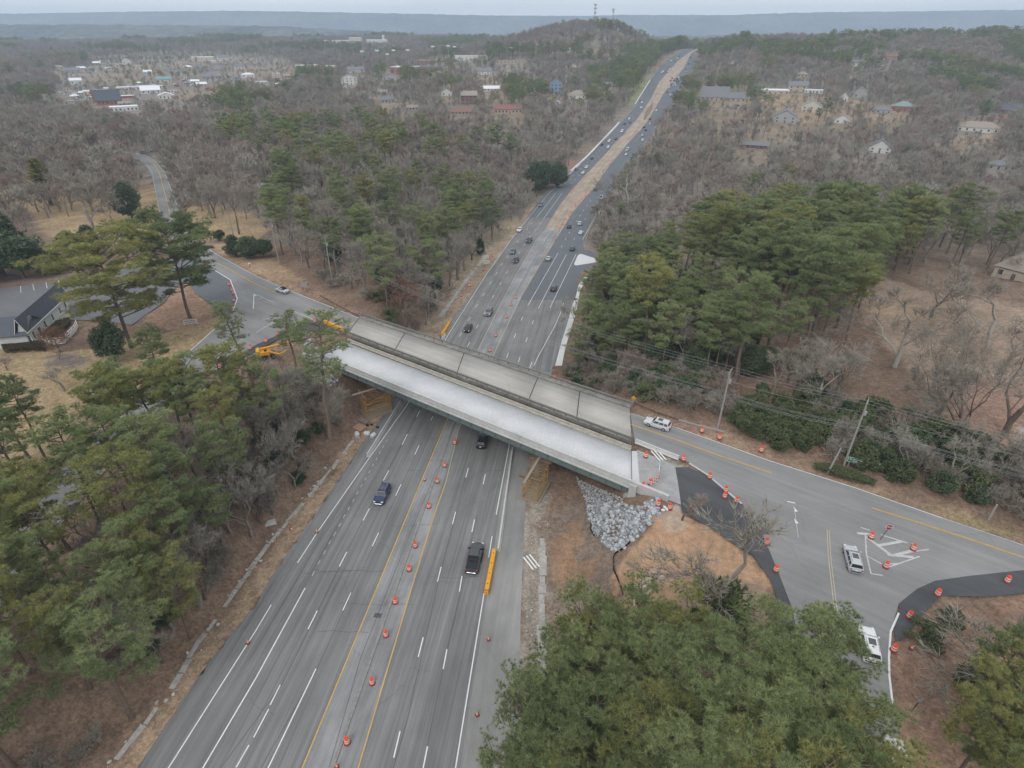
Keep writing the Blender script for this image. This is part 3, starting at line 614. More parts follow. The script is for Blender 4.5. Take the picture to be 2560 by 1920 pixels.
mb = MB(); mb.prism([(p.x, p.y) for p in L], lambda q: float(ZR(q[1]))-.2, lambda q: float(ZR(q[1]))+.5, 0); structure(mb.build('median_mound', mat('brown_earth', (.21, .165, .115), .95, .8, .25)))
# ------------------------------------------------------------------ the two bridges
M_DECKW = mat('new_deck_concrete', (.545, .55, .56), .8, 1.6, .06, scale2=.16, amt2=.12)
def deck_new_mat():
    m = MATS['new_deck_concrete']; N, Lk = nodes_of(m); b = N['Principled BSDF']; src = b.inputs['Base Color'].links[0].from_socket
    a = N.new('ShaderNodeAttribute'); a.attribute_name = 'lon'; wv = N.new('ShaderNodeTexWave'); wv.bands_direction = 'X'; wv.inputs['Scale'].default_value = .42; wv.inputs['Distortion'].default_value = 5; wv.inputs['Detail'].default_value = 3
    cb = N.new('ShaderNodeCombineXYZ'); Lk.new(a.outputs['Fac'], cb.inputs[0]); Lk.new(cb.outputs[0], wv.inputs['Vector'])
    mr = N.new('ShaderNodeMapRange'); mr.inputs[3].default_value = .985; mr.inputs[4].default_value = 1.01; Lk.new(wv.outputs[1], mr.inputs[0])
    x = N.new('ShaderNodeMix'); x.data_type = 'RGBA'; x.blend_type = 'MULTIPLY'; x.inputs[0].default_value = 1; Lk.new(src, x.inputs[6]); Lk.new(mr.outputs[0], x.inputs[7]); Lk.new(x.outputs[2], b.inputs['Base Color'])
deck_new_mat()
M_PAR = mat('parapet_concrete', (.50, .50, .49), .85, 2, .1, scale2=.35, amt2=.14)
M_STEEL = mat('grey_green_girder_paint', (.155, .195, .19), .5, .6, .08)
M_OLD = asphalt('old_deck_concrete', (.43, .412, .38), .12, .16, .1)
M_OLDC = mat('stained_concrete', (.225, .215, .195), .9, .8, .3, scale2=.25, amt2=.3)
M_RAIL = mat('weathered_rail_steel', (.20, .195, .18), .6, 3, .2)
M_JOINT = mat('joint_rubber', (.05, .05, .05), .9)
M_PATCH = mat('tan_abutment_concrete', (.40, .37, .31), .9, 1.5, .15)
M_YST = mat('yellow_shoring_paint', (.40, .22, .045), .6, 4, .15, spec=.4)
M_TIMBER = mat('grey_timber', (.27, .235, .19), .9, 5, .25)
M_BLKF = mat('black_fabric', (.012, .012, .014), .8)
DZ = 8.0
def frame_of(a, b):
    d = Vector(b)-Vector(a); d.z = 0; L = d.length; d.normalize(); return d, Vector((-d.y, d.x, 0)), L
nA, nB = PZ(806, 892.5, DZ), PZ(1579.5, 1210, DZ)         # inner face of the near parapet
fA, fB = PZ(852, 851, DZ), PZ(1578, 1127, DZ)             # far edge of the new deck
D, NV, LEN = frame_of(nA, nB)
if (fA-nA).dot(NV) < 0: NV = -NV
def along(a, b, t, off=0, z=0): 
    q = Vector(a).lerp(Vector(b), t)+NV*off; q.z = z; return q
br = empty('new_bridge', (nA+nB)/2); br.location.z = 0
tag(br, 'new white concrete bridge deck on grey green steel girders over the highway', 'bridge')
inv = -br.location
def bm_shift(mb): mb.v = [(p[0]+inv.x, p[1]+inv.y, p[2]) for p in mb.v]; return mb
def wall(mb, a, b, o0, o1, z0, z1, m=0):
    q = [along(a, b, 0, o0), along(a, b, 1, o0), along(a, b, 1, o1), along(a, b, 0, o1)]
    return mb.prism([(p.x, p.y) for p in q], z0, z1, m)
# deck with enough columns for the screed marks
nu = 70; V = []; lon = []
for k in range(nu+1):
    t = k/nu
    for q in (Vector(nA).lerp(nB, t)-NV*.05, Vector(fA).lerp(fB, t)): V.append((q.x+inv.x, q.y+inv.y, DZ)); lon.append(t*LEN)
for k in range(nu+1):
    t = k/nu
    for q in (Vector(nA).lerp(nB, t)-NV*.05, Vector(fA).lerp(fB, t)): V.append((q.x+inv.x, q.y+inv.y, DZ-.35)); lon.append(t*LEN)
F = []
n2 = 2*(nu+1)
for k in range(nu):
    a = 2*k; F += [(a, a+2, a+3, a+1), (n2+a+1, n2+a+3, n2+a+2, n2+a), (a+1, a+3, n2+a+3, n2+a+1), (a, n2+a, n2+a+2, a+2)]
F += [(0, 1, n2+1, n2), (2*nu, n2+2*nu, n2+2*nu+1, 2*nu+1)]
link('deck', npmesh('deck', np.array(V), np.array(F), M_DECKW, attrs={'lon': np.array(lon)}), br)
mb = MB(); wall(mb, nA, nB, -.50, -.02, DZ-.32, DZ+.30); wall(mb, nA, nB, -.46, -.12, DZ+.30, DZ+.98)
bm_shift(mb).build('parapet', M_PAR, br)
mb = MB(); wall(mb, nA, nB, -.66, -.46, DZ-.55, DZ-.30); bm_shift(mb).build('deck_edge', M_PAR, br)
for k, off in enumerate((.1, 2.9, 5.7, 8.2)):
    mb = MB(); a_, b_ = along(nA, nB, .012), along(nA, nB, .992)
    wall(mb, a_, b_, off, off+.05, DZ-2.05, DZ-.36); wall(mb, a_, b_, off-.25, off+.28, DZ-2.12, DZ-2.05); wall(mb, a_, b_, off-.2, off+.22, DZ-.40, DZ-.352)
    if k == 0:
        for t in np.linspace(.02, .985, 26):
            p = along(a_, b_, t, off-.1); mb.box((p.x, p.y, DZ-1.2), (.05, .18, 1.6), math.atan2(D.y, D.x))
    bm_shift(mb).build('girder', M_STEEL, br)
# small drip brackets under the overhang
first = None
for t in np.linspace(.03, .98, 44):
    p = along(nA, nB, t, -.3)
    if first is None: mb = MB(); mb.box((0, 0, 0), (.16, .3, .2)); first = o = mb.build('bracket', M_JOINT, br)
    else: o = first.copy(); COL.objects.link(o)
    o.location = (p.x+inv.x, p.y+inv.y, DZ-.66); o.rotation_euler = (0, 0, math.atan2(D.y, D.x))
ang = math.atan2(D.y, D.x)
# right end: approach slab, joint, parapet tail, abutment and wing wall
eN, eF = PZ(1600, 1218, DZ), PZ(1594, 1128, DZ)
mb = MB(); mb.prism([(p.x, p.y) for p in (nB+D*.07, eN, eF, fB+D*.07)], DZ-.4, DZ+.002); bm_shift(mb).build('approach_slab', M_DECKW, br)
mb = MB(); mb.prism([(p.x, p.y) for p in (nB-D*.02, nB+D*.08, fB+D*.08, fB-D*.02)], DZ-.4, DZ+.012); bm_shift(mb).build('expansion_joint', M_JOINT, br)
tail = nB+D*6.2
mb = MB(); wall(mb, nB+D*.06, tail, -.50, -.02, DZ-.9, DZ+.95); bm_shift(mb).build('parapet', M_PAR, br)
mb = MB(); wall(mb, nB+D*-.9, nB+D*.9, -.75, 9.6, 4.2, DZ-2.12); wall(mb, nB+D*.1, nB+D*.8, -.2, 9.6, DZ-2.12, DZ-.42)
bm_shift(mb).build('abutment', M_PATCH, br)
mb = MB(); wall(mb, nB-D*.1, nB+D*1.15, -.85, -.52, 4.0, DZ+.5); bm_shift(mb).build('wing_wall', M_PAR, br)
mb = MB(); wall(mb, nA-D*.9, nA+D*.9, -.75, 9.6, 3.8, DZ-2.12); wall(mb, nA-D*.8, nA-D*.1, -.2, 9.6, DZ-2.12, DZ-.42); bm_shift(mb).build('abutment', M_PATCH, br)
mb = MB(); wall(mb, nA-D*1.1, nA+D*.1, -.9, -.52, 3.8, DZ+.5); bm_shift(mb).build('wing_wall', M_PAR, br)

# old bridge
oFA, oFB, oNA, oNB = PZ(897.5, 795, DZ), PZ(1575, 1021, DZ), PZ(870, 833, DZ), PZ(1579.5, 1099, DZ)
ob = empty('old_bridge', (oFA+oNB)/2); ob.location.z = 0; tag(ob, 'old tan concrete road bridge with grey railings carrying the street behind the new bridge', 'bridge')
inv = -ob.location
def q4(t0, t1, u0, u1):
    f = lambda t, u: Vector(oNA).lerp(oNB, t).lerp(Vector(oFA).lerp(oFB, t), u)
    return [(p.x, p.y) for p in (f(t0, u0), f(t1, u0), f(t1, u1), f(t0, u1))]
TJ = [0, .325, .565, .775, 1.0]
JX = [None, (T(1, 1, 1190, 1375), T(1, 1, 1285, 1220)), (T(1, 1, 1720, 1580), T(1, 1, 1800, 1390)), (T(2, 2, 135, 150), T(2, 2, 155, 0)), (T(2, 2, 560, 300), T(2, 2, 570, 80))]
def tval(a, b, p): d = Vector(b)-Vector(a); return max(0, min(1, (Vector(p)-Vector(a)).dot(d)/d.length_squared))
cuts = [(0, 0)]+[(tval(oNA, oNB, PZ(*j[0], DZ)), tval(oFA, oFB, PZ(*j[1], DZ))) for j in JX[1:]]+[(1, 1)]
for i in range(len(cuts)-1):
    a0, b0 = cuts[i]; a1, b1 = cuts[i+1]
    nA_, nB_ = Vector(oNA).lerp(oNB, a0+.001), Vector(oNA).lerp(oNB, a1-.001); fA_, fB_ = Vector(oFA).lerp(oFB, b0+.001), Vector(oFA).lerp(oFB, b1-.001)
    V = []; lat = []; lon = []
    for z in (DZ+.01, DZ-.45):
        for p, l0 in ((nA_, 0), (nB_, 0), (fB_, 8), (fA_, 8)): V.append((p.x+inv.x, p.y+inv.y, z)); lat.append(l0); lon.append((p-oNA).dot(D))
    link('deck_slab', npmesh('deck_slab', np.array(V), np.array([(0, 1, 2, 3), (7, 6, 5, 4), (0, 4, 5, 1), (1, 5, 6, 2), (2, 6, 7, 3), (3, 7, 4, 0)]), M_OLD, attrs={'lat': np.array(lat), 'lon': np.array(lon)}), ob)
for a, b in cuts[1:-1]:
    p, q = Vector(oNA).lerp(oNB, a), Vector(oFA).lerp(oFB, b); mb = MB(); strip([(p.x, p.y, DZ+.012), (q.x, q.y, DZ+.012)], .16, mb, .004); bm_shift(mb).build('expansion_joint', M_JOINT, ob)
def rail_side(a, b, sgn, walk):
    d, nv, L = frame_of(a, b)
    if nv.dot(NV)*sgn < 0: nv = -nv
    def seg(mb, o0, o1, z0, z1, t0=0, t1=1):
        p = [Vector(a).lerp(b, t0)+nv*o0, Vector(a).lerp(b, t1)+nv*o0, Vector(a).lerp(b, t1)+nv*o1, Vector(a).lerp(b, t0)+nv*o1]
        mb.prism([(q.x, q.y) for q in p], z0, z1)
    mb = MB(); seg(mb, .0, walk, DZ-.5, DZ+.22); bm_shift(mb).build('kerb', M_OLDC, ob)
    mb = MB(); seg(mb, walk-.26, walk-.04, DZ+.80, DZ+.93); seg(mb, walk-.2, walk-.1, DZ+.55, DZ+.67); bm_shift(mb).build('railing', M_RAIL, ob)
    n = int(L/2.6)
    first = None
    for k in range(1, n):
        p = Vector(a).lerp(b, k/n)+nv*(walk-.15)
        if first is None: mb = MB(); mb.box((0, 0, -.05), (.2, .18, .66)); first = o = mb.build('post', M_RAIL, ob)
        else: o = first.copy(); COL.objects.link(o)
        o.location = (p.x+inv.x, p.y+inv.y, DZ+.6); o.rotation_euler = (0, 0, math.atan2(d.y, d.x))
    for t in (0, 1):
        p = Vector(a).lerp(b, t)+nv*(walk-.15); mb = MB(); mb.box((p.x, p.y, DZ+.35), (.5, .4, 1.7), math.atan2(d.y, d.x), bev=.04); bm_shift(mb).build('end_post', M_OLDC, ob)
rail_side(oFA, oFB, 1, 1.15); rail_side(oNA, oNB, -1, .75)
for u in (.06, .35, .65, .94):
    mb = MB(); p = [Vector(oNA).lerp(oFA, u), Vector(oNB).lerp(oFB, u)]; d_, n_, L_ = frame_of(*p)
    mb.prism([(q.x, q.y) for q in (p[0]-n_*.18, p[1]-n_*.18, p[1]+n_*.18, p[0]+n_*.18)], DZ-1.5, DZ-.46); bm_shift(mb).build('girder', M_OLDC, ob)
for t in (.33, .70):
    mb = MB()
    for u in (.12, .5, .88):
        p = Vector(oNA).lerp(oNB, t).lerp(Vector(oFA).lerp(oFB, t), u); mb.tube((p.x, p.y, -2), (p.x, p.y, DZ-2.1), .45, n=12)
    p, q = Vector(oNA).lerp(oNB, t), Vector(oFA).lerp(oFB, t); d_, n_, L_ = frame_of(p, q); mb.prism([(r.x, r.y) for r in (p-n_*.5, q-n_*.5, q+n_*.5, p+n_*.5)], DZ-2.2, DZ-1.52)
    bm_shift(mb).build('pier', M_OLDC, ob)
for t, s in ((0, -1), (1, 1)):
    mb = MB(); p, q = Vector(oNA).lerp(oNB, t), Vector(oFA).lerp(oFB, t); mb.prism([(r.x, r.y) for r in (p-D*.1*s, q-D*.1*s, q+D*1.2*s, p+D*1.2*s)], 3.5, DZ-.46); bm_shift(mb).build('abutment', M_OLDC, ob)

# temporary barrier segments between the two decks: each one a thing
def jersey_mesh(L, m, name='concrete_barrier', h=.81, k=1.0):
    prof = [(-.3*k, 0), (.3*k, 0), (.3*k, .08), (.17*k, .33), (.10*k, h), (-.10*k, h), (-.17*k, .33), (-.3*k, .08)]
    mb = MB(); n = len(prof); g = .03
    pts = [(-L/2+g, y, z) for y, z in prof]+[(L/2-g, y, z) for y, z in prof]
    mb.add(pts, [tuple(range(n-1, -1, -1)), tuple(range(n, 2*n))]+[(i, (i+1) % n, n+(i+1) % n, n+i) for i in range(n)])
    o = mb.build(name, m); return o
M_KR = [mat('weathered_barrier_concrete', (.40, .375, .32), .9, 2, .2, scale2=.4, amt2=.2), mat('yellowish_barrier_concrete', (.50, .44, .33), .9, 2, .18), mat('pale_barrier_concrete', (.56, .56, .55), .85, 2, .1, scale2=.3, amt2=.1)]
def barrier_line(a, b, L, m, label, group, fn=None, z=None, k=1.0, first=None, h=.81):
    d = Vector(b)-Vector(a); n = max(1, round(d.length/L)); L2 = d.length/n
    proto = jersey_mesh(L2, m, k=k, h=h)
    for i in range(n):
        o = proto if i == 0 else proto.copy()
        if i: COL.objects.link(o)
        c = Vector(a).lerp(b, (i+.5)/n); c.z = z if z is not None else fn(c.x, c.y)
        o.location = c; sl = 0 if z is not None else math.atan2(fn(c.x+d.x*.02, c.y+d.y*.02)-c.z, d.length*.02); o.rotation_euler = (0, -sl, math.atan2(d.y, d.x))
        tag(o, label, 'barrier', group)
    return proto
kA, kB = PZ(870, 853.5, DZ), PZ(1578, 1124.5, DZ)
barrier_line(kA, kB, 3.1, M_KR[0], 'stained concrete barrier segment in the row along the far edge of the new white deck', 'concrete barriers on the new deck', z=DZ+.003)
barrier_line(PZ(1588, 1106, ZS), PZ(1697, 1149, ZS), 3.3, M_KR[2], 'pale concrete barrier segment beside the street just past the end of the old bridge', 'barriers at the end of the old bridge', z=ZS)
barrier_line(PR(919, 1143), PR(1001.7, 1008), 3.2, M_KR[2], 'pale concrete barrier segment in the row left of the lanes in front of the bridge', 'barriers left of the highway', fn=zr1)
barrier_line(PR(1246, 1380), PR(1282, 1126), 3.2, M_KR[2], 'pale concrete barrier segment in the row right of the lanes in front of the bridge', 'barriers right of the highway', fn=zr1)
barrier_line(PR(1105, 850), PR(1113, 838), 2.2, M_KR[2], 'pale concrete barrier end behind the yellow barrier beyond the bridge', 'barrier beyond the bridge', fn=zr1)

# shoring towers
def shoring(base, rz, w_, d_, h, label):
    r = empty('shoring_tower', base, rz); tag(r, label, 'shoring tower')
    mb = MB(); mb.box((0, 0, .2), (w_+1.0, d_+.7, .4), bev=.03); mb.build('timber_mat', M_TIMBER, r)
    for sx in (-1, 1):
        for sy in (-1, 1): mb = MB(); mb.tube((sx*w_/2, sy*d_/2, .4), (sx*w_/2, sy*d_/2, h), .08, n=6); mb.build('leg', M_YST, r)
    nl = max(2, int(h/1.5))
    for s in (-1, 1):
        mb = MB()
        for k in range(nl):
            z0, z1 = .5+(h-.6)*k/nl, .5+(h-.6)*(k+1)/nl
            for (p, q) in (((-w_/2, s*d_/2), (w_/2, s*d_/2)),):
                mb.tube((*p, z0), (*q, z1), .034, n=5); mb.tube((*q, z0), (*p, z1), .034, n=5); mb.tube((*p, z0), (*q, z0), .05, n=5)
        mb.build('brace', M_YST, r)
        mb = MB()
        for k in range(nl):
            z0, z1 = .5+(h-.6)*k/nl, .5+(h-.6)*(k+1)/nl
            p, q = (s*w_/2, -d_/2), (s*w_/2, d_/2)
            mb.tube((*p, z0), (*q, z1), .034, n=5); mb.tube((*q, z0), (*p, z1), .034, n=5); mb.tube((*p, z0), (*q, z0), .05, n=5)
        mb.build('brace', M_YST, r)
    for s in (-1, 1): mb = MB(); mb.box((0, s*d_/2, h+.18), (w_+1.2, .3, .35)); mb.build('top_beam', mat('rusty_beam', (.19, .12, .075), .8, 3, .2) if 'rusty_beam' not in MATS else MATS['rusty_beam'], r)
    mb = MB(); mb.box((-.4, -.7, h+.5), (.45, d_+2.5, .25)); mb.build('plank', M_TIMBER, r)
    return r
b0 = PR(1335, 1232); b0 = PR(*T(2, 2, 200, 930)); b0.z = float(H(b0.x, b0.y)); shoring((b0.x, b0.y, b0.z-.1), ang+R(12), 2.7, 5.2, 5.0, 'yellow steel shoring tower under the right end of the new bridge')
b1 = PR(*T(1, 2, 1010, 300)); shoring((b1.x+.3, b1.y+3.0, float(H(b1.x, b1.y))-.1), ang-R(22), 3.3, 5.5, 5.0, 'yellow steel shoring tower under the left end of the new bridge')

# stone slope and graded gravel at the right abutment, stone at the left one
def ico():
    t = (1+5**.5)/2
    v = np.array([(-1, t, 0), (1, t, 0), (-1, -t, 0), (1, -t, 0), (0, -1, t), (0, 1, t), (0, -1, -t), (0, 1, -t), (t, 0, -1), (t, 0, 1), (-t, 0, -1), (-t, 0, 1)], dtype=float); v /= np.linalg.norm(v[0])
    f = np.array([(0, 11, 5), (0, 5, 1), (0, 1, 7), (0, 7, 10), (0, 10, 11), (1, 5, 9), (5, 11, 4), (11, 10, 2), (10, 7, 6), (7, 1, 8), (3, 9, 4), (3, 4, 2), (3, 2, 6), (3, 6, 8), (3, 8, 9), (4, 9, 5), (2, 4, 11), (6, 2, 10), (8, 6, 7), (9, 8, 1)])
    return v, f
def rocks(name, polys, sizes, spacing, m, label, cat, seed, lift=.0):
    rg = np.random.default_rng(seed); iv, if_ = ico(); V = []; F = []; tint = []; o = 0
    for (px, sp, (s0, s1)) in polys:
        pl = [P(*q) for q in px]; xs = [p.x for p in pl]; ys = [p.y for p in pl]
        n = int((max(xs)-min(xs))*(max(ys)-min(ys))/(sp*sp)*1.25)
        x = rg.uniform(min(xs), max(xs), n); y = rg.uniform(min(ys), max(ys), n); k = inpoly(x, y, [(p.x, p.y) for p in pl]); x, y = x[k], y[k]; z = H(x, y)
        for a in range(len(x)):
            s = rg.uniform(s0, s1); sc = rg.uniform(.7, 1.25, 3)*s; q = iv*(1+rg.uniform(-.22, .22, (12, 1)))*sc
            t = rg.uniform(0, 6.28); c, sn = math.cos(t), math.sin(t); q = np.c_[q[:, 0]*c-q[:, 1]*sn, q[:, 0]*sn+q[:, 1]*c, q[:, 2]*.8]
            V.append(q+(x[a], y[a], z[a]+lift+s*.18)); F.append(if_+o); o += 12; tint.append(np.full(12, rg.uniform(0, 1)))
    ob_ = link(name, npmesh(name, np.vstack(V), np.vstack(F), m, attrs={'tint': np.concatenate(tint)})); tag(ob_, label, cat, kind='stuff'); return ob_
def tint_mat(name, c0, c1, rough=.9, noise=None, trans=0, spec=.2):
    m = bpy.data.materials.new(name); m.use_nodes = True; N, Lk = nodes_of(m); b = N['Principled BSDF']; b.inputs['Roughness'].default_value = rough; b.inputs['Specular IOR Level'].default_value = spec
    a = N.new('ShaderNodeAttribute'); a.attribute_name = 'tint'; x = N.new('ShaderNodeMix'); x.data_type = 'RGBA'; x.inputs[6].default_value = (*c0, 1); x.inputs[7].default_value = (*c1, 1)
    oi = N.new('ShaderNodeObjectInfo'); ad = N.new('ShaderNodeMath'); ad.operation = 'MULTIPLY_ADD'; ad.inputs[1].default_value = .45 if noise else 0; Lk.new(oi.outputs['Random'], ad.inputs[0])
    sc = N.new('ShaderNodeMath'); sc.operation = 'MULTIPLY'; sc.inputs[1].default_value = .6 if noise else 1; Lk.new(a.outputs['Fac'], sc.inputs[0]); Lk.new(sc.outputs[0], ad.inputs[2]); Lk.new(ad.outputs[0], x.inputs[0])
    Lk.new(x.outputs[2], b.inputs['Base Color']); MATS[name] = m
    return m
M_ROCK = tint_mat('blue_grey_stone', (.20, .21, .225), (.52, .535, .55))
rocks('stone_riprap', [([(1540, 1255), (1585, 1268), (1645, 1250), (1648, 1290), (1605, 1332), (1562, 1374), (1535, 1386), (1486, 1335), (1470, 1295), (1468, 1262)], .32, (.14, .42)), ([(1440, 1190), (1500, 1222), (1560, 1250), (1545, 1285), (1472, 1275), (1455, 1235)], .25, (.1, .22))], None, None, M_ROCK, 'grey riprap stone covering the slope below the right end of the new bridge', 'riprap', 5, .05)
rocks('stone_riprap', [([(770, 850), (830, 905), (850, 960), (800, 985), (770, 930), (755, 880)], .5, (.25, .5))], None, None, M_ROCK, 'grey riprap stone on the slope behind the pines at the left end of the new bridge', 'riprap', 6, .1)
def fence_path(name, px, h, m, label, cat):
    L = [P(*q) for q in px]; mb = MB()
    for a, b in zip(L[:-1], L[1:]):
        n = max(1, int((b-a).length/.8))
        for k in range(n):
            p, q = a.lerp(b, k/n), a.lerp(b, (k+1)/n); zp, zq = H1(p.x, p.y), H1(q.x, q.y); nv = Vector((-(q-p).y, (q-p).x, 0)).normalized()*.02
            mb.prism([(r.x, r.y) for r in (p-nv, q-nv, q+nv, p+nv)], lambda c: H1(*c)-.1, lambda c: H1(*c)+h)
    return tag(mb.build(name, m), label, cat)
fence_path('silt_fence', [(1578, 1353), (1560, 1372), (1538, 1385), (1532, 1396), (1533, 1425), (1540, 1440), (1550, 1465), (1557, 1490)], .45, M_BLKF, 'black fabric silt fence bordering the orange graded pad', 'silt fence')
fence_path('silt_fence', [(1476, 1290), (1476, 1325), (1484, 1340), (1500, 1342)], .3, M_BLKF, 'short black fabric silt fence left of the stone slope', 'silt fence')
# ------------------------------------------------------------------ trees: meshes
M_BARKP = mat('pine_bark', (.16, .12, .095), .95, 3, .25)
M_BARKG = mat('grey_bark', (.24, .215, .19), .95, 2, .25)
M_BARKD = mat('dark_bark', (.145, .115, .095), .95, 2, .25)
M_BARKW = mat('pale_sycamore_bark', (.37, .35, .31), .9, 2, .2)
M_TWIG = tint_mat('grey_brown_twigs', (.19, .165, .132), (.41, .38, .325), noise=1, spec=0)
M_TWIGR = tint_mat('reddish_twigs', (.27, .20, .165), (.36, .29, .25), noise=1, spec=0)
M_NEED = tint_mat('pine_needles', (.105, .145, .068), (.315, .36, .16), .7, noise=1, spec=.15)
M_NEEDY = tint_mat('yellowish_pine_needles', (.14, .16, .06), (.35, .345, .125), .7, noise=1, spec=.15)
M_LEAFD = tint_mat('dark_evergreen_leaves', (.045, .075, .042), (.135, .175, .09), .5, noise=1, spec=.3)
M_LEAFG = tint_mat('olive_shrub_leaves', (.07, .095, .045), (.165, .19, .09), .6, noise=1, spec=.2)
M_LEAFY = tint_mat('yellow_green_leaves', (.15, .15, .045), (.30, .27, .085), .6, noise=1, spec=.2)
M_LEAFR = tint_mat('russet_leaves', (.20, .12, .08), (.32, .2, .15), .8, noise=1, spec=.1)
def tubes(p0, p1, r0, r1, n=3):
    p0, p1 = np.asarray(p0, float), np.asarray(p1, float); r0, r1 = np.asarray(r0, float), np.asarray(r1, float)
    d = p1-p0; d /= np.maximum(np.linalg.norm(d, axis=1, keepdims=True), 1e-6)
    ref = np.where(np.abs(d[:, 2:3]) < .9, np.array([[0, 0, 1.]]), np.array([[1., 0, 0]]))
    a = np.cross(d, ref); a /= np.linalg.norm(a, axis=1, keepdims=True); b = np.cross(d, a)
    N = len(p0); V = np.zeros((N, 2*n, 3))
    for i in range(n):
        t = 2*math.pi*i/n; o = a*math.cos(t)+b*math.sin(t)
        V[:, i] = p0+o*r0[:, None]; V[:, n+i] = p1+o*r1[:, None]
    base = (np.arange(N)*2*n)[:, None]
    F = np.concatenate([base+np.array([[i, (i+1) % n, n+(i+1) % n, n+i]]) for i in range(n)])
    return V.reshape(-1, 3), F
def runit(rg, n):
    v = rg.normal(size=(n, 3)); return v/np.linalg.norm(v, axis=1, keepdims=True)
def blades(rg, c, up, k, ln, wd, spread=1.0):
    """k narrow blades fanning out of every tuft centre c"""
    N = len(c); C = np.repeat(c, k, 0); U = np.repeat(up, k, 0)
    v = U+runit(rg, N*k)*spread; v /= np.linalg.norm(v, axis=1, keepdims=True)
    s = np.cross(v, runit(rg, N*k)); s /= np.linalg.norm(s, axis=1, keepdims=True)
    L = ln*rg.uniform(.7, 1.25, (N*k, 1)); w_ = wd*rg.uniform(.8, 1.2, (N*k, 1))
    V = np.stack([C-s*w_/2, C+s*w_/2, C+v*L], 1).reshape(-1, 3)
    return V, np.arange(N*k*3).reshape(-1, 3)
def pine_mesh(seed, H_=20., near=True, lean=0., spread=1.0, start=.45, dens=1.0, flat=False, limbs=30):
    rg = np.random.default_rng(seed); nz = 9
    zs = np.linspace(0, H_*.97, nz); wob = np.cumsum(rg.normal(0, .11, (nz, 2)), 0); tx = wob[:, 0]+lean*(zs/H_)**1.3*H_; ty = wob[:, 1]
    def tr(z): return np.array([np.interp(z, zs, tx), np.interp(z, zs, ty), z])
    rad = np.interp(zs, [0, H_*.05, H_*.5, H_], [.34, .27, .19, .04])*H_/20
    P0 = np.c_[tx[:-1], ty[:-1], zs[:-1]]; P1 = np.c_[tx[1:], ty[1:], zs[1:]]
    tv, tf = tubes(P0, P1, rad[:-1], rad[1:], 7 if near else 5)
    lp0, lp1, lr0, lr1 = [], [], [], []; pads = []
    n = int((limbs if near else 22)*(1.0 if not flat else .8)); az = rg.uniform(0, 6.28)
    for i in range(n):
        s = (i+rg.uniform(0, .8))/n; z = H_*(start+(.965-start)*s**.92); az += 2.4+rg.normal(0, .35)
        prof = (.62+.75*s)*math.sqrt(max(.03, 1-(max(s-.25, 0)/.78)**2)) if not flat else (.55+.6*s)*math.sqrt(max(.05, 1-(max(s-.55, 0)/.48)**2))
        L = H_*.205*spread*prof*rg.uniform(.65, 1.2)
        if rg.random() < .08: L *= .4
        el = R(rg.uniform(-2, 22)+30*s**2); d = np.array([math.cos(az)*math.cos(el), math.sin(az)*math.cos(el), math.sin(el)])
        p = tr(z); q = p+d*L*.55+(0, 0, rg.uniform(-.15, .15)); e = p+d*L+np.array([0, 0, rg.uniform(-.1, .35)])
        r = .035+.018*L
        lp0 += [p, q]; lp1 += [q, e]; lr0 += [r, r*.7]; lr1 += [r*.7, .02]
        m_ = max(1, int(round(L*1.05)))
        pads.append((e, .75+.09*L))
        for j in range(m_):
            t = rg.uniform(.38, .95); b0 = p+(e-p)*t; sa = az+rg.choice([-1, 1])*rg.uniform(.5, 1.2); bl = L*rg.uniform(.18, .42)
            b1 = b0+np.array([math.cos(sa)*bl, math.sin(sa)*bl, bl*rg.uniform(0, .45)]); lp0.append(b0); lp1.append(b1); lr0.append(r*.45); lr1.append(.012); pads.append((b1, .6+.07*L))
    pads.append((tr(H_*.97)+(0, 0, .25), .7)); pads.append((tr(H_*.93), .8))
    lv, lf = tubes(lp0, lp1, lr0, lr1, 4 if near else 3)
    nt_ = (13 if near else 8); C = []; T_ = []; Up = []
    for c, r in pads:
        k = max(3, int(nt_*dens*rg.uniform(.7, 1.3))); o = runit(rg, k)*rg.uniform(.25, 1, (k, 1))**.6*r; o[:, 2] *= .34; o[:, 2] += .12
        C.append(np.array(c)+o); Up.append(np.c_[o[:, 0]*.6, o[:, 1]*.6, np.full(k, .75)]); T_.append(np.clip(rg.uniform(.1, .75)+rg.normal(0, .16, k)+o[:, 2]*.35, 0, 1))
    C = np.vstack(C); Up = np.vstack(Up); T_ = np.concatenate(T_)
    k = 24 if near else 6
    nv, nf = blades(rg, C, Up, k, .50 if near else .66, .037 if near else .22, .85)
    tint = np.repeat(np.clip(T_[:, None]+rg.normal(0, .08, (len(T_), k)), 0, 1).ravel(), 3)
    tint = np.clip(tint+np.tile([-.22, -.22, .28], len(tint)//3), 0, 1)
    v = np.vstack([tv, lv]); f = np.vstack([tf, lf+len(tv)]) if tf.shape[1] == lf.shape[1] else None
    return (v, f), (nv, nf, tint)
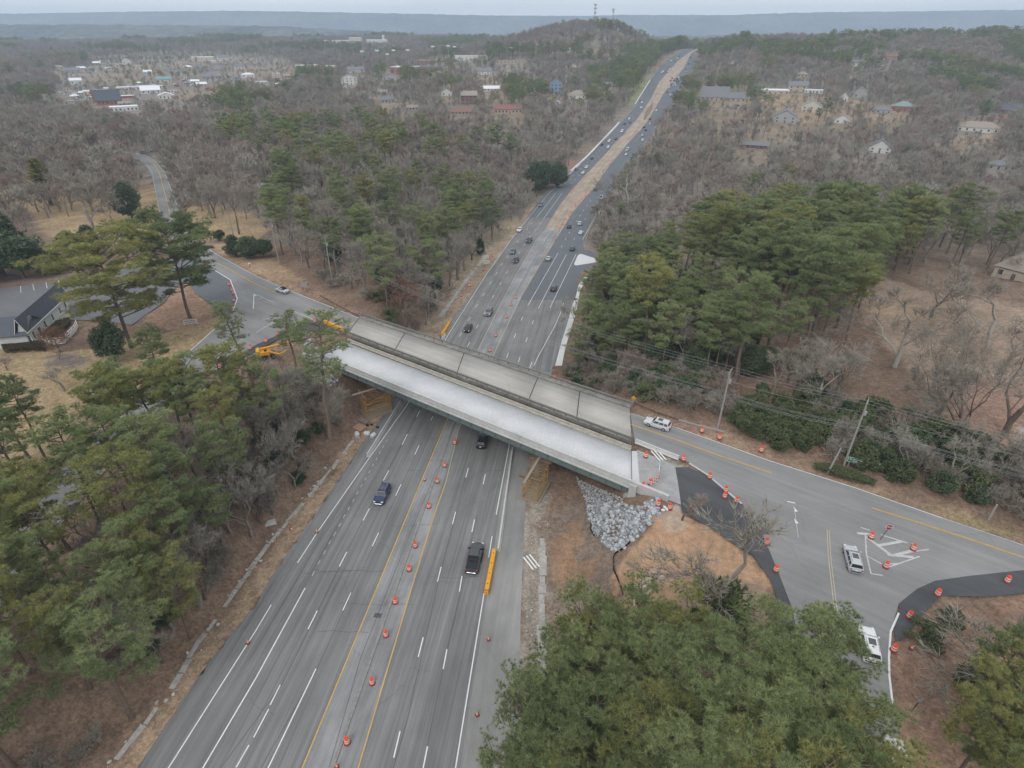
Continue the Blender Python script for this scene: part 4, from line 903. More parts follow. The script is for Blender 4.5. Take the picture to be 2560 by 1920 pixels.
def bare_mesh(seed, H_=15., near=True, spread=1.0, fork=.28, stems=1, twig=.021, dens=1.0, depth=None):
    rg = np.random.default_rng(seed); big = []; fine = []
    depth = depth or (5 if near else 4)
    def grow(p, d, L, r, lev):
        d = d/np.linalg.norm(d); mid = p+d*L*.5+rg.normal(0, .045*L, 3); e = p+d*L+rg.normal(0, .05*L, 3); rr = r*.72
        tgt = big if r > .045 else fine
        tgt.append((p, mid, r, (r+rr)/2)); tgt.append((mid, e, (r+rr)/2, rr))
        if lev >= depth: return
        n = rg.integers(2, 4) if lev < depth-2 else rg.integers(3, 5 if near else 6)
        n = max(2, int(round(n*dens)))
        for i in range(n):
            t = 1.0 if i == 0 else rg.uniform(.45, 1.0); b = mid+(e-mid)*((t-.5)*2) if t > .5 else p+(mid-p)*t*2
            o = runit(rg, 1)[0]; o -= d*o.dot(d); o /= max(np.linalg.norm(o), 1e-5)
            an = rg.uniform(.2, .5) if i == 0 else rg.uniform(.45, .95)
            nd = d*math.cos(an)+o*math.sin(an)*spread; nd[2] += .16
            grow(b, nd, L*rg.uniform(.58, .86), max(rr*(.85 if i == 0 else rg.uniform(.45, .7)), twig*.8), lev+1)
    for s in range(stems):
        az = rg.uniform(0, 6.28); tilt = rg.uniform(.03, .1) if stems == 1 else rg.uniform(.25, .6)
        d = np.array([math.cos(az)*tilt, math.sin(az)*tilt, 1.]); r = H_*.019/(stems**.4)
        L = H_*fork*rg.uniform(.85, 1.15); p = np.array([0, 0, -.2]) if stems == 1 else np.array([math.cos(az)*.3, math.sin(az)*.3, -.2])
        grow(p, d, L, r, 0)
    B = big; Fn = fine
    bv, bf = tubes([q[0] for q in B], [q[1] for q in B], [q[2] for q in B], [q[3] for q in B], 5)
    fv, ff = tubes([q[0] for q in Fn], [q[1] for q in Fn], [max(q[2], twig) for q in Fn], [max(q[3]*.7, twig*.6) for q in Fn], 3)
    # last spray of twiglets as slim blades
    E_ = np.array([q[1] for q in Fn]); D_ = np.array([q[1]-q[0] for q in Fn]); D_ /= np.maximum(np.linalg.norm(D_, axis=1, keepdims=True), 1e-5); D_[:, 2] += .25
    kk = 4 if near else 3
    sv, sf = blades(rg, E_, D_, kk, H_*.055, twig*2.6, .75)
    zmax = max(bv[:, 2].max(), fv[:, 2].max(), sv[:, 2].max()); k = H_/zmax
    tri = np.concatenate([ff[:, [0, 1, 2]], ff[:, [0, 2, 3]]])
    cv = np.vstack([fv, sv])*k; cf = np.vstack([tri, sf+len(fv)])
    tint = np.clip(np.concatenate([np.full(len(fv), .35), np.full(len(sv), .6)])+rg.normal(0, .1, len(cv)), 0, 1)
    return (bv*k, bf), (cv, cf, tint)
def leaf_mesh(seed, H_=8., rx=3., base=.12, n=2600, size=.34, cone=0., blobs=26, trunk=True):
    """broadleaf evergreen or shrub: leaf clumps on an uneven crown"""
    rg = np.random.default_rng(seed); C = []; U = []; T_ = []
    zc, rz = H_*(base+(1-base)/2), H_*(1-base)/2
    for i in range(blobs):
        o = runit(rg, 1)[0]*rg.uniform(.45, 1)**.5; s = 1-cone*(o[2]+1)/2
        c = np.array([o[0]*rx*.8*s, o[1]*rx*.8*s, zc+o[2]*rz*.82]); r = rg.uniform(.28, .5)*min(rx, rz)*(1-.5*cone*(o[2]+1)/2)
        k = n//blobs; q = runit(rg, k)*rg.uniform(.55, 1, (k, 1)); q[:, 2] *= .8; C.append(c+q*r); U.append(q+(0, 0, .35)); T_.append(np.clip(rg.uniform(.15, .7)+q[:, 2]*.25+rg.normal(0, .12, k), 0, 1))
    C = np.vstack(C); U = np.vstack(U); T_ = np.concatenate(T_)
    nv, nf = blades(rg, C, U, 3, size, size*.55, .9)
    tv, tf = tubes([(0, 0, -.2)], [(0, 0, zc)], [.03*H_], [.015*H_], 6)
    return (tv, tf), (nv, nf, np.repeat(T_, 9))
def treedata(name, gen, bark, leafm, crown='crown'):
    (bv, bf), (cv, cf, tint) = gen
    return (npmesh('trunk', bv, bf, bark, smooth=True), npmesh(crown, cv, cf, leafm, attrs={'tint': tint}), crown)
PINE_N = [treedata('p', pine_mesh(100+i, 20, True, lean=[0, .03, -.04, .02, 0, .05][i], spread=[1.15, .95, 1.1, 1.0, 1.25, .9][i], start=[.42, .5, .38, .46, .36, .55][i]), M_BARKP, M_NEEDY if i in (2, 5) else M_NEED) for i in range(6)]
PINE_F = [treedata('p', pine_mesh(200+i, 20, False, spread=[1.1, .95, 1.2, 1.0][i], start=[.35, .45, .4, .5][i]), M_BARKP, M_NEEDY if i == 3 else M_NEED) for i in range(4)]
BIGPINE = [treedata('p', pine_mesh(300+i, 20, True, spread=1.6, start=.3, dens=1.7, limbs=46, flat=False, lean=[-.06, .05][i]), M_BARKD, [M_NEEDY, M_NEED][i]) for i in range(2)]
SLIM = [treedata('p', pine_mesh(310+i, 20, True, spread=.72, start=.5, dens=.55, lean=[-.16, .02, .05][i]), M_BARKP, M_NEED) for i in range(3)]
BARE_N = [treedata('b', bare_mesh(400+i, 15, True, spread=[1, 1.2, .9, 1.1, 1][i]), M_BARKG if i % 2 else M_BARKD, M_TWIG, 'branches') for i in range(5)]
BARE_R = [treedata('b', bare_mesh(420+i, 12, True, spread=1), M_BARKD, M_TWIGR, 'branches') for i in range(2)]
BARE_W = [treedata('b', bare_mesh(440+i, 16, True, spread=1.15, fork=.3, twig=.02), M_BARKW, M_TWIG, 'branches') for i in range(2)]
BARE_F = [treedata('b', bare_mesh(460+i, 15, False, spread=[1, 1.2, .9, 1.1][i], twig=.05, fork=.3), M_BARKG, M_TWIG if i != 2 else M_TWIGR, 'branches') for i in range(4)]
BRUSH = [treedata('s', bare_mesh(480+i, 5, False, spread=1.1, stems=5, fork=.34, twig=.022), M_BARKD, M_TWIG if i != 1 else M_TWIGR, 'branches') for i in range(3)]
MULTI = [treedata('b', bare_mesh(495, 17, True, spread=.8, stems=5, fork=.36, twig=.02), M_BARKD, M_TWIG, 'branches')]
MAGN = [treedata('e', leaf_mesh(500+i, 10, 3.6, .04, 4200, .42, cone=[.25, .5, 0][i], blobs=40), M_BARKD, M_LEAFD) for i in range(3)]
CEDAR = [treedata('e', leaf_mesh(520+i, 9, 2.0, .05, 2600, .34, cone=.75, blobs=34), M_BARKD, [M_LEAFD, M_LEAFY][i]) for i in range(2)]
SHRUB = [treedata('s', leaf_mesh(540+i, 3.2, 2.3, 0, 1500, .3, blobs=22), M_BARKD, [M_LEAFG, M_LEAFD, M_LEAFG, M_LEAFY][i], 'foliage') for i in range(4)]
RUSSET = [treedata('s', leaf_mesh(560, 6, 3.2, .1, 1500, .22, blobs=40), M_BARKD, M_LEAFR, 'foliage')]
BASEH = {}
for L_, h_ in ((PINE_N, 20), (PINE_F, 20), (BIGPINE, 20), (SLIM, 20), (BARE_N, 15), (BARE_R, 12), (BARE_W, 16), (BARE_F, 15), (BRUSH, 5), (MULTI, 17), (MAGN, 10), (CEDAR, 9), (SHRUB, 3.2), (RUSSET, 6)):
    for q in L_: BASEH[id(q)] = h_
TREES = []; QUEUE = []; SPARE = {'pine_tree': [], 'bare_tree': []}
def queue(*a, **k): QUEUE.append((a, k)); TREES.append((a[1], a[2]))
def flush(limit=296):
    """the trees that show largest become things; smaller ones of a kind join the wood of that kind"""
    done = {}
    for o in COL.objects:
        if o.type == 'EMPTY': n = o.name.split('.')[0]; done[n] = done.get(n, 0)+1
    def size(q):
        x, y, h = q[0][1:4]; z = H1(x, y); a, b = project((x, y, z)), project((x, y, z+h))
        vis = -320 < b[0] < 2880 and b[1] < 2200 and a[1] > 0
        return (h/math.hypot(x, y, CAM_H-z)) if vis else 0.0
    for s_, q in sorted([(size(q), i) for i, q in enumerate(QUEUE)], key=lambda t: -t[0]):
        a, k = QUEUE[q]; n = a[7]
        if n in SPARE and done.get(n, 0) >= limit or (n in SPARE and s_ == 0): SPARE[n].append((a[1], a[2], a[3])); continue
        done[n] = done.get(n, 0)+1; random.seed(q); plant(*a, **k); TREES.pop()
def plant(data, x, y, h, label, cat, group, name, rz=None, wide=1.0, z=None):
    k = h/BASEH[id(data)]
    r = empty(name, (x, y, (H1(x, y) if z is None else z)-.15), random.uniform(0, 6.28) if rz is None else rz); r.scale = (k*wide, k*wide, k)
    tag(r, label, cat, group)
    link('trunk', data[0], r); link(data[2], data[1], r); TREES.append((x, y)); return r
# ------------------------------------------------------------------ where the trees stand
def top_at(px, py, h):
    """foot of a tree of height h whose crown top shows at a picture point"""
    p = march(px, py, lambda x, y: H1(x, y)+h); return p.x, p.y
EXC = []           # plan outlines kept free of trees
for poly in (R_STREET, L_STREET, LOT, BLACK_E, APPROACH): EXC.append([(p.x, p.y) for p in poly])
EXC.append([(p.x, p.y) for p in (nA-NV*1.5-D*3, nB-NV*1.5+D*5, Vector(oFB)+NV*2.2+D*5, Vector(oFA)+NV*2.2-D*3)])
EXC.append([(p.x, p.y) for p in W([(1528, 1384), (1640, 1270), (1700, 1270), (1830, 1356), (1930, 1440), (1958, 1590), (1880, 1650), (1600, 1640), (1545, 1500)])])
def free(x, y, pad=1.2):
    ok = ~((x > XL(y)-pad-1.0) & (x < XR(y)+pad))
    for poly in EXC: ok &= ~inpoly(x, y, poly)
    return ok
def stand(px, z, spacing, kinds, seed, pad=1.5, minsep=.55):
    rg = np.random.default_rng(seed); random.seed(seed)
    pl = [PZ(*q, z) if z is not None else P(*q) for q in px]; xs = [p.x for p in pl]; ys = [p.y for p in pl]
    gx_, gy_ = np.meshgrid(np.arange(min(xs), max(xs), spacing), np.arange(min(ys), max(ys), spacing)); x = gx_.ravel()+rg.uniform(-.45, .45, gx_.size)*spacing; y = gy_.ravel()+rg.uniform(-.45, .45, gx_.size)*spacing
    k = inpoly(x, y, [(p.x, p.y) for p in pl]) & free(x, y, pad); x, y = x[k], y[k]; n = 0
    wts = np.array([q[1] for q in kinds], float); wts /= wts.sum()
    for a, b in zip(x, y):
        if any((a-u)**2+(b-v)**2 < (spacing*minsep)**2 for u, v in TREES): continue
        q = kinds[rg.choice(len(kinds), p=wts)]
        queue(q[0][rg.integers(len(q[0]))], a, b, rg.uniform(q[2], q[3]), q[4], q[5], q[6], q[7], wide=rg.uniform(.9, 1.2)); n += 1
    return n
def tops(lst, h, data, label, cat, group, name, wide=1.0, seed=1):
    rg = np.random.default_rng(seed)
    for i, q in enumerate(lst):
        hh = h*rg.uniform(.93, 1.07); x, y = top_at(q[0], q[1], hh)
        if not bool(free(np.array([x]), np.array([y]), 0.5)[0]): continue
        queue(data[rg.integers(len(data))], x, y, hh, label, cat, group, name, wide=wide*rg.uniform(.92, 1.1))
def single(base, top, data, label, cat, name='pine_tree', z=PLAT, wide=1.0, rz=None, group=None):
    """one tree from its foot and its top in the picture"""
    b = PZ(*base, z); lo, hi = 2.0, 45.0
    for _ in range(30):
        m = (lo+hi)/2
        if project((b.x, b.y, z+m))[1] > top: lo = m
        else: hi = m
    return plant(data, b.x, b.y, lo, label, cat, group, name, rz=rz, wide=wide, z=z)
PT, BT, ET = 'pine tree', 'bare tree', 'evergreen tree'
# named trees round the left junction
single((327, 868), 604, BIGPINE[0], 'broad old pine with a bare lower trunk on the lawn beside the white house', PT, wide=1.3, rz=2.0)
single((475, 795), 548, BIGPINE[1], 'tall forked pine beside the banner sign at the left junction', PT, wide=1.15, rz=.6)
single((629, 951), 748, SLIM[0], 'thin leaning pine at the left junction in front of the yellow boom lift', PT, wide=1.1, rz=1.2)
single((748, 944), 786, SLIM[1], 'slender pine standing at the left end of the white deck, nearer the yellow lift', PT, wide=1.5)
single((824, 1096), 800, SLIM[2], 'tall slender pine on the slope in front of the left end of the white deck', PT, wide=1.25)
single((422, 985), 823, PINE_N[1], 'pine on the near side of the left road, right of the lawn', PT, wide=1.2)
single((344, 1100), 931, PINE_N[0], 'pine between the lawn of the white house and the left road', PT, wide=1.25)
single((290, 905), 800, MAGN[0], 'low dark evergreen at the foot of the broad old pine', ET, 'evergreen_tree')
single((232, 574), 440, BARE_N[1], 'large bare tree with a thick grey trunk on the upper left lawn', BT, 'bare_tree', wide=1.25)
single((280, 556), 500, BARE_N[3], 'small dark multi-stemmed bare tree on the upper left lawn', BT, 'bare_tree', wide=1.3)
single((332, 548), 452, MAGN[2], 'rounded dark evergreen tree beside the upper left road', ET, 'evergreen_tree', wide=.95)
single((128, 512), 388, CEDAR[1], 'tall yellow green evergreen on the upper left lawn', ET, 'evergreen_tree', wide=1.35)
single((476, 567), 470, BARE_N[2], 'bare dark tree at the right verge of the upper left road', BT, 'bare_tree', wide=1.1)
single((598, 585), 440, BARE_N[0], 'tall bare tree on the small lawn right of the upper left road', BT, 'bare_tree', wide=1.0)
single((538, 545), 430, BARE_N[4], 'bare tree behind the dark bushes right of the upper left road', BT, 'bare_tree')
for q in ((550, 600, 572, MAGN[0]), (590, 640, 585, MAGN[1]), (625, 645, 590, MAGN[2]), (660, 642, 592, MAGN[0])):
    single(q[:2], q[2], q[3], 'dark rounded evergreen bush in the row beside the small lawn right of the road', 'bush', 'evergreen_bush', wide=1.5, group='dark bushes at the left verge')
single((10, 690), 490, MAGN[1], 'large dark evergreen at the left picture edge behind the parking lot', ET, 'evergreen_tree', wide=1.25)
for q in ((60, 695, 560, MAGN[0]), (110, 690, 600, CEDAR[0]), (-40, 705, 540, MAGN[2]), (140, 685, 625, MAGN[2])):
    single(q[:2], q[2], q[3], 'dark evergreen in the row along the back of the parking lot', ET, 'evergreen_tree', wide=1.3, group='evergreens behind the parking lot')
for q in ((190, 640, 570, MAGN[0]), (240, 640, 560, MAGN[1]), (300, 640, 552, PINE_N[2]), (350, 650, 560, PINE_N[0]), (210, 665, 610, MAGN[2]), (385, 640, 575, MAGN[0])):
    single(q[:2], q[2], q[3], 'green evergreen in the clump between the upper lawn and the parking lot', ET, 'evergreen_tree', wide=1.25, group='evergreens above the parking lot')
single((150, 880), 812, RUSSET[0], 'small russet leaved shrub beside the deck of the white house', 'shrub', 'shrub', wide=.9)
single((150, 900), 868, BARE_R[0], 'little bare crape myrtle in the mulch bed on the lawn', BT, 'bare_tree', wide=1.4)
single((20, 925), 885, BARE_R[1], 'little bare shrub at the left edge of the lawn', 'shrub', 'bare_shrub', wide=1.4)
single((160, 978), 915, BARE_N[1], 'small bare tree in the middle of the left lawn', BT, 'bare_tree', wide=1.5)
single((443, 1035), 880, BARE_N[2], 'bare tree with a straight trunk beside the crosswalk', BT, 'bare_tree', wide=.8)
single((488, 1000), 890, BARE_N[0], 'second bare tree beside the crosswalk, nearer the junction', BT, 'bare_tree', wide=.8)
# right side
single((1800, 1545), 1250, BARE_N[3], 'spreading bare tree with ivy at its foot on the orange graded pad', BT, 'bare_tree', wide=1.15, rz=.8)
single((1790, 1590), 1475, SHRUB[2], 'green ivy mound round the foot of the bare tree on the graded pad', 'shrub', 'ivy_shrub', wide=.8)
single((1705, 1300), 1222, BARE_R[0], 'small bare tree with reddish twigs behind the black new pavement', BT, 'bare_tree', wide=1.5)
single((2235, 920), 700, BARE_W[0], 'big pale barked bare tree on the lawn of the right park', BT, 'bare_tree', z=6.5, wide=1.15)
single((2400, 1065), 800, MULTI[0], 'broad many stemmed bare tree behind the hedge on the right', BT, 'bare_tree', wide=1.25, rz=.3)
single((2340, 1060), 880, BARE_N[1], 'dark bare tree left of the many stemmed tree on the right', BT, 'bare_tree', wide=1.0)
single((2510, 1087), 820, BARE_N[4], 'leaning bare tree at the right picture edge beside the pale path', BT, 'bare_tree', wide=1.3)
single((2470, 860), 660, BARE_W[1], 'pale bare tree farther back in the right park', BT, 'bare_tree', z=6, wide=1.2)
single((2330, 790), 640, BARE_N[2], 'greyish bare tree at the far side of the right park lawn', BT, 'bare_tree', z=5, wide=1.2)
single((2045, 1000), 850, BARE_W[1], 'pale barked bare tree behind the ivy bank right of the street', BT, 'bare_tree', wide=1.0)
single((1840, 960), 700, PINE_N[3], 'tall pine with a leaning pale trunk beside the right street', PT, wide=1.15, rz=3)
single((1615, 880), 655, PINE_N[5], 'tall dark pine at the left edge of the right grove', PT, wide=1.2)
single((2575, 1775), 1560, BARE_W[0], 'bare tree with pale branches in the lower right corner', BT, 'bare_tree', wide=1.5, rz=2)
# dense stands
EXC.append([(p.x, p.y) for p in W([(325, 385), (345, 470), (352, 520), (400, 562), (450, 575), (440, 470), (402, 392), (350, 372)])])
stand([(1440, 900), (1450, 800), (1475, 690), (1540, 645), (1700, 680), (1850, 800), (1900, 985), (1760, 985), (1600, 960), (1500, 930)], 4, 3.8, [(MAGN, 4, 5, 9, 'dark evergreen among the lower growth at the foot of the right grove', ET, 'evergreens at the foot of the right grove', 'evergreen_tree'), ([PINE_N[1], PINE_N[3], PINE_N[4]], 5, 10, 18, 'young green pine at the foot of the right grove', PT, 'young pines at the foot of the right grove', 'pine_tree'), (BRUSH, 4, 3, 6, 'leafless brush at the foot of the right grove', 'brush', 'brush at the foot of the right grove', 'bare_shrub'), (BARE_N, 1.5, 8, 12, 'bare tree at the foot of the right grove', BT, 'bare trees at the foot of the right grove', 'bare_tree')], 31)
G1 = 'green pine among the dense stand on the bank left of the highway'
stand([(690, 1085), (640, 1180), (540, 1350), (400, 1570), (250, 1790), (120, 2080), (-300, 2350), (-420, 1950), (-80, 1500), (60, 1410), (150, 1320), (280, 1190), (400, 1090), (500, 1060), (600, 1055)], PLAT, 4.4,
      [(PINE_N, 6, 13, 19, G1, PT, 'pines left of the highway', 'pine_tree'), (BARE_N, 3.2, 9, 14, 'bare grey tree among the pines left of the highway', BT, 'bare trees left of the highway', 'bare_tree'), (BRUSH, 1, 3, 5, 'leafless brush under the pines left of the highway', 'brush', 'brush left of the highway', 'bare_shrub')], 11)
stand([(870, 985), (830, 1085), (720, 1235), (620, 1390), (480, 1610), (330, 1840), (200, 1860), (350, 1560), (480, 1340), (570, 1190), (650, 1060), (760, 985)], 4.5, 2.5,
      [(BARE_N, 5, 7.5, 13, 'slim bare tree on the slope just left of the highway', BT, 'bare trees on the left slope', 'bare_tree'), (BRUSH, 4, 2.5, 4.5, 'leafless brush on the slope just left of the highway', 'brush', 'brush on the left slope', 'bare_shrub'), ([SHRUB[0], SHRUB[1]], 2, 2, 3.6, 'green shrub on the slope just left of the highway', 'shrub', 'green shrubs on the left slope', 'shrub')], 12, pad=5.2, minsep=.42)
stand([(60, 1330), (-100, 1420), (-260, 1500), (-240, 1330), (-20, 1190), (90, 1130), (200, 1080), (215, 1120), (170, 1170)], PLAT, 6.0, [(PINE_N, 1, 14, 18, 'green pine on the lawn side of the left road', PT, 'pines on the lawn side of the left road', 'pine_tree')], 13)
stand([(560, 965), (700, 900), (800, 930), (760, 985), (690, 1060), (620, 1000)], PLAT, 4.2, [(PINE_N, 2, 5, 7.5, 'young green pine below the left end of the white deck', PT, 'young pines left of the bridge', 'pine_tree'), ([SHRUB[0], SHRUB[3]], 2, 2.5, 4, 'green shrub below the left end of the white deck', 'shrub', 'shrubs left of the bridge', 'shrub'), (BARE_N, 1, 5, 7, 'bare tree below the left end of the white deck', BT, 'bare trees left of the bridge', 'bare_tree')], 14)
tops([(1530, 1505), (1618, 1490), (1480, 1530), (1714, 1545), (1769, 1568), (1873, 1635), (2021, 1575), (2082, 1572), (1430, 1620), (1560, 1575), (1660, 1600), (1490, 1600), (1400, 1690), (1500, 1690), (1700, 1660), (1800, 1700), (1990, 1660), (2080, 1665), (2160, 1660), (1350, 1790), (1440, 1780), (1650, 1760), (1850, 1800), (1950, 1770), (2050, 1760), (2150, 1760), (1320, 1880), (1400, 1870), (1600, 1870), (1710, 1880), (1810, 1900), (1910, 1880), (2020, 1860), (2110, 1860), (2200, 1850), (2170, 1930), (1450, 1960), (1560, 1970), (1680, 1980), (1800, 1990), (1920, 1980), (2040, 1960), (1350, 1970)], 17.5, [PINE_N[0], PINE_N[4], PINE_N[2], PINE_N[0], PINE_N[4]], 'green pine among the dense stand right of the near highway lanes', PT, 'pines right of the highway', 'pine_tree', wide=1.0, seed=5)
tops([(2575, 1590), (2610, 1680), (2540, 1740), (2600, 1800), (2545, 1870), (2640, 1740)], 14, PINE_N, 'dark green pine in the lower right corner', PT, 'pines in the lower right corner', 'pine_tree', seed=6)
stand([(2300, 1600), (2420, 1520), (2620, 1500), (2700, 1900), (2420, 1950), (2360, 1760)], PLAT, 5.2, [(BARE_N, 3, 8, 12, 'bare tree behind the drums in the lower right corner', BT, 'bare trees in the lower right corner', 'bare_tree'), ([SHRUB[1], SHRUB[0]], 2, 2, 3.2, 'dark green shrub in the lower right corner', 'shrub', 'shrubs in the lower right corner', 'shrub')], 15)
stand([(1590, 890), (1700, 950), (1880, 990), (2020, 945), (2120, 860), (2160, 780), (2190, 700), (2330, 640), (2420, 560), (2150, 545), (1900, 560), (1720, 600), (1640, 660), (1560, 760)], 5.5, 6.9,
      [(PINE_N, 9, 15, 26, 'tall green pine in the dense grove right of the highway beyond the street', PT, 'pines in the right grove', 'pine_tree'), (BARE_N, 1, 12, 16, 'bare tree in the pine grove right of the highway', BT, 'bare trees in the right grove', 'bare_tree')], 16)
stand([(1560, 1005), (1830, 1080), (1830, 1000), (1760, 930), (1600, 880), (1455, 800), (1430, 850), (1400, 955)], 6, 2.2,
      [(BRUSH, 6, 2.5, 4.5, 'leafless brush on the bank right of the old bridge', 'brush', 'brush right of the old bridge', 'bare_shrub'), ([SHRUB[0], SHRUB[1]], 3, 2, 3.6, 'green shrub on the bank right of the old bridge', 'shrub', 'shrubs right of the old bridge', 'shrub')], 17)
stand([(1830, 1092), (1930, 1122), (2035, 1148), (2060, 1080), (1950, 1020), (1830, 1010)], PLAT, 2.6, [([SHRUB[0], SHRUB[2]], 1, 2.6, 3.8, 'olive green ivy shrub on the bank between the two poles right of the street', 'shrub', 'ivy shrubs right of the street', 'shrub')], 18)
stand([(2110, 1150), (2210, 1190), (2330, 1232), (2460, 1275), (2620, 1320), (2660, 1220), (2480, 1130), (2330, 1075), (2100, 1010), (1960, 1000)], PLAT, 2.5, [([SHRUB[0], SHRUB[1], SHRUB[2]], 6, 2.8, 4.6, 'green shrub in the thicket behind the right verge of the street', 'shrub', 'shrubs in the right thicket', 'shrub'), (BRUSH, 4, 3, 5.5, 'leafless brush in the thicket behind the right verge of the street', 'brush', 'brush in the right thicket', 'bare_shrub'), (BARE_N, 1, 7, 10, 'bare tree in the thicket behind the right verge of the street', BT, 'bare trees in the right thicket', 'bare_tree')], 19)
stand([(1830, 1000), (1900, 960), (2000, 900), (2080, 960), (2100, 1010), (1960, 1005)], PLAT, 4.4, [(BARE_N, 4, 9, 13, 'bare tree behind the ivy bank right of the street', BT, 'bare trees behind the ivy bank', 'bare_tree'), ([SHRUB[1]], 3, 2.5, 4, 'dark green shrub behind the ivy bank right of the street', 'shrub', 'dark shrubs behind the ivy bank', 'shrub')], 20)
stand([(1450, 840), (1475, 700), (1510, 640), (1600, 640), (1640, 680), (1560, 770), (1590, 880), (1500, 850)], None, 4.4, [([SHRUB[1], SHRUB[0]], 4, 3, 4.6, 'dark green shrub on the bank right of the lanes beyond the bridge', 'shrub', 'shrubs right beyond the bridge', 'shrub'), (BRUSH, 3, 3, 5, 'leafless brush on the bank right of the lanes beyond the bridge', 'brush', 'brush right beyond the bridge', 'bare_shrub'), ([MAGN[0], PINE_N[1]], 1.2, 7, 10, 'dark evergreen on the bank right of the lanes beyond the bridge', ET, 'evergreens right beyond the bridge', 'evergreen_tree')], 21)
stand([(1490, 630), (1480, 560), (1530, 490), (1640, 440), (1760, 520), (1700, 600), (1600, 640)], None, 6.0, [(BARE_R+[BARE_N[0]], 4, 8, 12, 'reddish brown bare tree beside the side road right of the highway', BT, 'reddish bare trees beyond the side road', 'bare_tree'), (BRUSH, 2, 3, 5, 'leafless brush beside the side road right of the highway', 'brush', 'brush beyond the side road', 'bare_shrub')], 22)
tops([(1585, 385), (1560, 430)], 15, PINE_F, 'dark pine close to the right edge of the far highway', PT, 'pines at the right edge of the far highway', 'pine_tree', wide=1.3)
b = P(1562, 548); x, y = b.x, b.y; EXC.append([(x-11, y-14), (x+11, y-14), (x+11, y+8), (x-11, y+8)]); plant(BARE_W[0], x, y, 25, 'large pale sycamore at the right edge of the highway beyond the side road', BT, None, 'bare_tree', wide=1.15)
b = P(1548, 560); plant(PINE_N[1], b.x, b.y, 9.5, 'round bright green pine below the pale sycamore', PT, None, 'pine_tree', wide=1.6)
# left of the highway beyond the bridge
MIX = lambda w: [(PINE_N, 1.7, 15, 21, 'green pine in the mixed wood between the left street and the highway', PT, 'pines in the mixed wood', 'pine_tree'), (BARE_N, 5, 12, 17, 'bare grey tree in the mixed wood between the left street and the highway', BT, 'bare trees in the mixed wood', 'bare_tree'), (MAGN, .7, 7, 10, 'dark evergreen in the mixed wood between the left street and the highway', ET, 'evergreens in the mixed wood', 'evergreen_tree')]
stand([(760, 700), (850, 745), (960, 790), (1060, 790), (1110, 715), (1135, 660), (1170, 600), (1240, 550), (1290, 520), (1240, 470), (1000, 470), (800, 480), (700, 520), (660, 600), (700, 660)], 4, 6.2, MIX(1), 23, pad=5)
stand([(800, 722), (900, 778), (1040, 835), (1100, 770), (1130, 720), (1100, 700), (1000, 760), (860, 710)], 5, 3.6, [(BRUSH, 5, 2.5, 5, 'leafless brush on the bank left of the lanes beyond the bridge', 'brush', 'brush left beyond the bridge', 'bare_shrub'), (BARE_R, 1.5, 6, 9, 'small reddish bare tree on the bank left of the lanes beyond the bridge', BT, 'reddish trees left beyond the bridge', 'bare_tree'), ([SHRUB[0]], 1.5, 2, 3.4, 'green shrub on the bank left of the lanes beyond the bridge', 'shrub', 'shrubs left beyond the bridge', 'shrub')], 24, pad=5)
single((1010, 770), 690, RUSSET[0], 'russet leaved tree at the wood edge behind the old bridge', 'tree', 'russet_tree', z=5, wide=1.2)
stand([(700, 520), (660, 450), (560, 395), (500, 340), (760, 330), (1000, 340), (1250, 390), (1300, 440), (1290, 520), (1240, 470), (1000, 470), (800, 480)], 5, 8.8, [(PINE_N, 1.4, 16, 21, 'green pine in the wood beyond the left street towards the houses', PT, 'pines beyond the left street', 'pine_tree'), (BARE_N, 6, 13, 18, 'bare grey tree in the wood beyond the left street towards the houses', BT, 'bare trees beyond the left street', 'bare_tree')], 25, pad=6)
for q in ((1360, 470, 400), (1340, 480, 405), (1392, 468, 402)):
    b = P(q[0], q[1]); single((q[0], q[1]), q[2], MAGN[2], 'large dark evergreen tree on the brown verge left of the far highway', ET, 'evergreen_tree', z=b.z, wide=1.15, group='dark evergreens left of the far highway')
b = P(1342, 492); single((1342, 492), 425, CEDAR[0], 'narrow dark cedar left of the far highway', ET, 'cedar_tree', z=b.z, wide=1.0)
stand([(-120, 470), (60, 420), (250, 400), (340, 380), (330, 300), (100, 280), (-150, 330)], PLAT, 10, [(BARE_N, 8, 14, 19, 'large bare tree in the park beyond the upper left lawn', BT, 'bare trees in the upper left park', 'bare_tree'), (PINE_F+MAGN[:1], 1.3, 10, 16, 'evergreen in the park beyond the upper left lawn', ET, 'evergreens in the upper left park', 'evergreen_tree')], 26)
stand([(-200, 560), (20, 480), (80, 490), (110, 560), (40, 640), (-200, 700)], PLAT, 8, [(BARE_N, 1, 10, 14, 'bare tree at the left picture edge beside the upper lawn', BT, 'bare trees at the left edge', 'bare_tree')], 27)
stand([(2120, 690), (2330, 650), (2560, 690), (2800, 760), (2750, 600), (2500, 560), (2380, 560)], 3, 9, [(BARE_N, 5, 12, 16, 'bare tree beyond the lawn of the right park', BT, 'bare trees beyond the right park', 'bare_tree'), (PINE_N, 2, 16, 21, 'green pine beyond the lawn of the right park', PT, 'pines beyond the right park', 'pine_tree')], 28)
stand([(2280, 960), (2420, 900), (2600, 940), (2700, 860), (2600, 800), (2480, 800), (2400, 840)], 6.5, 13, [(BARE_N, 1, 10, 15, 'bare tree scattered on the lawn of the right park', BT, 'bare trees in the right park', 'bare_tree')], 29)
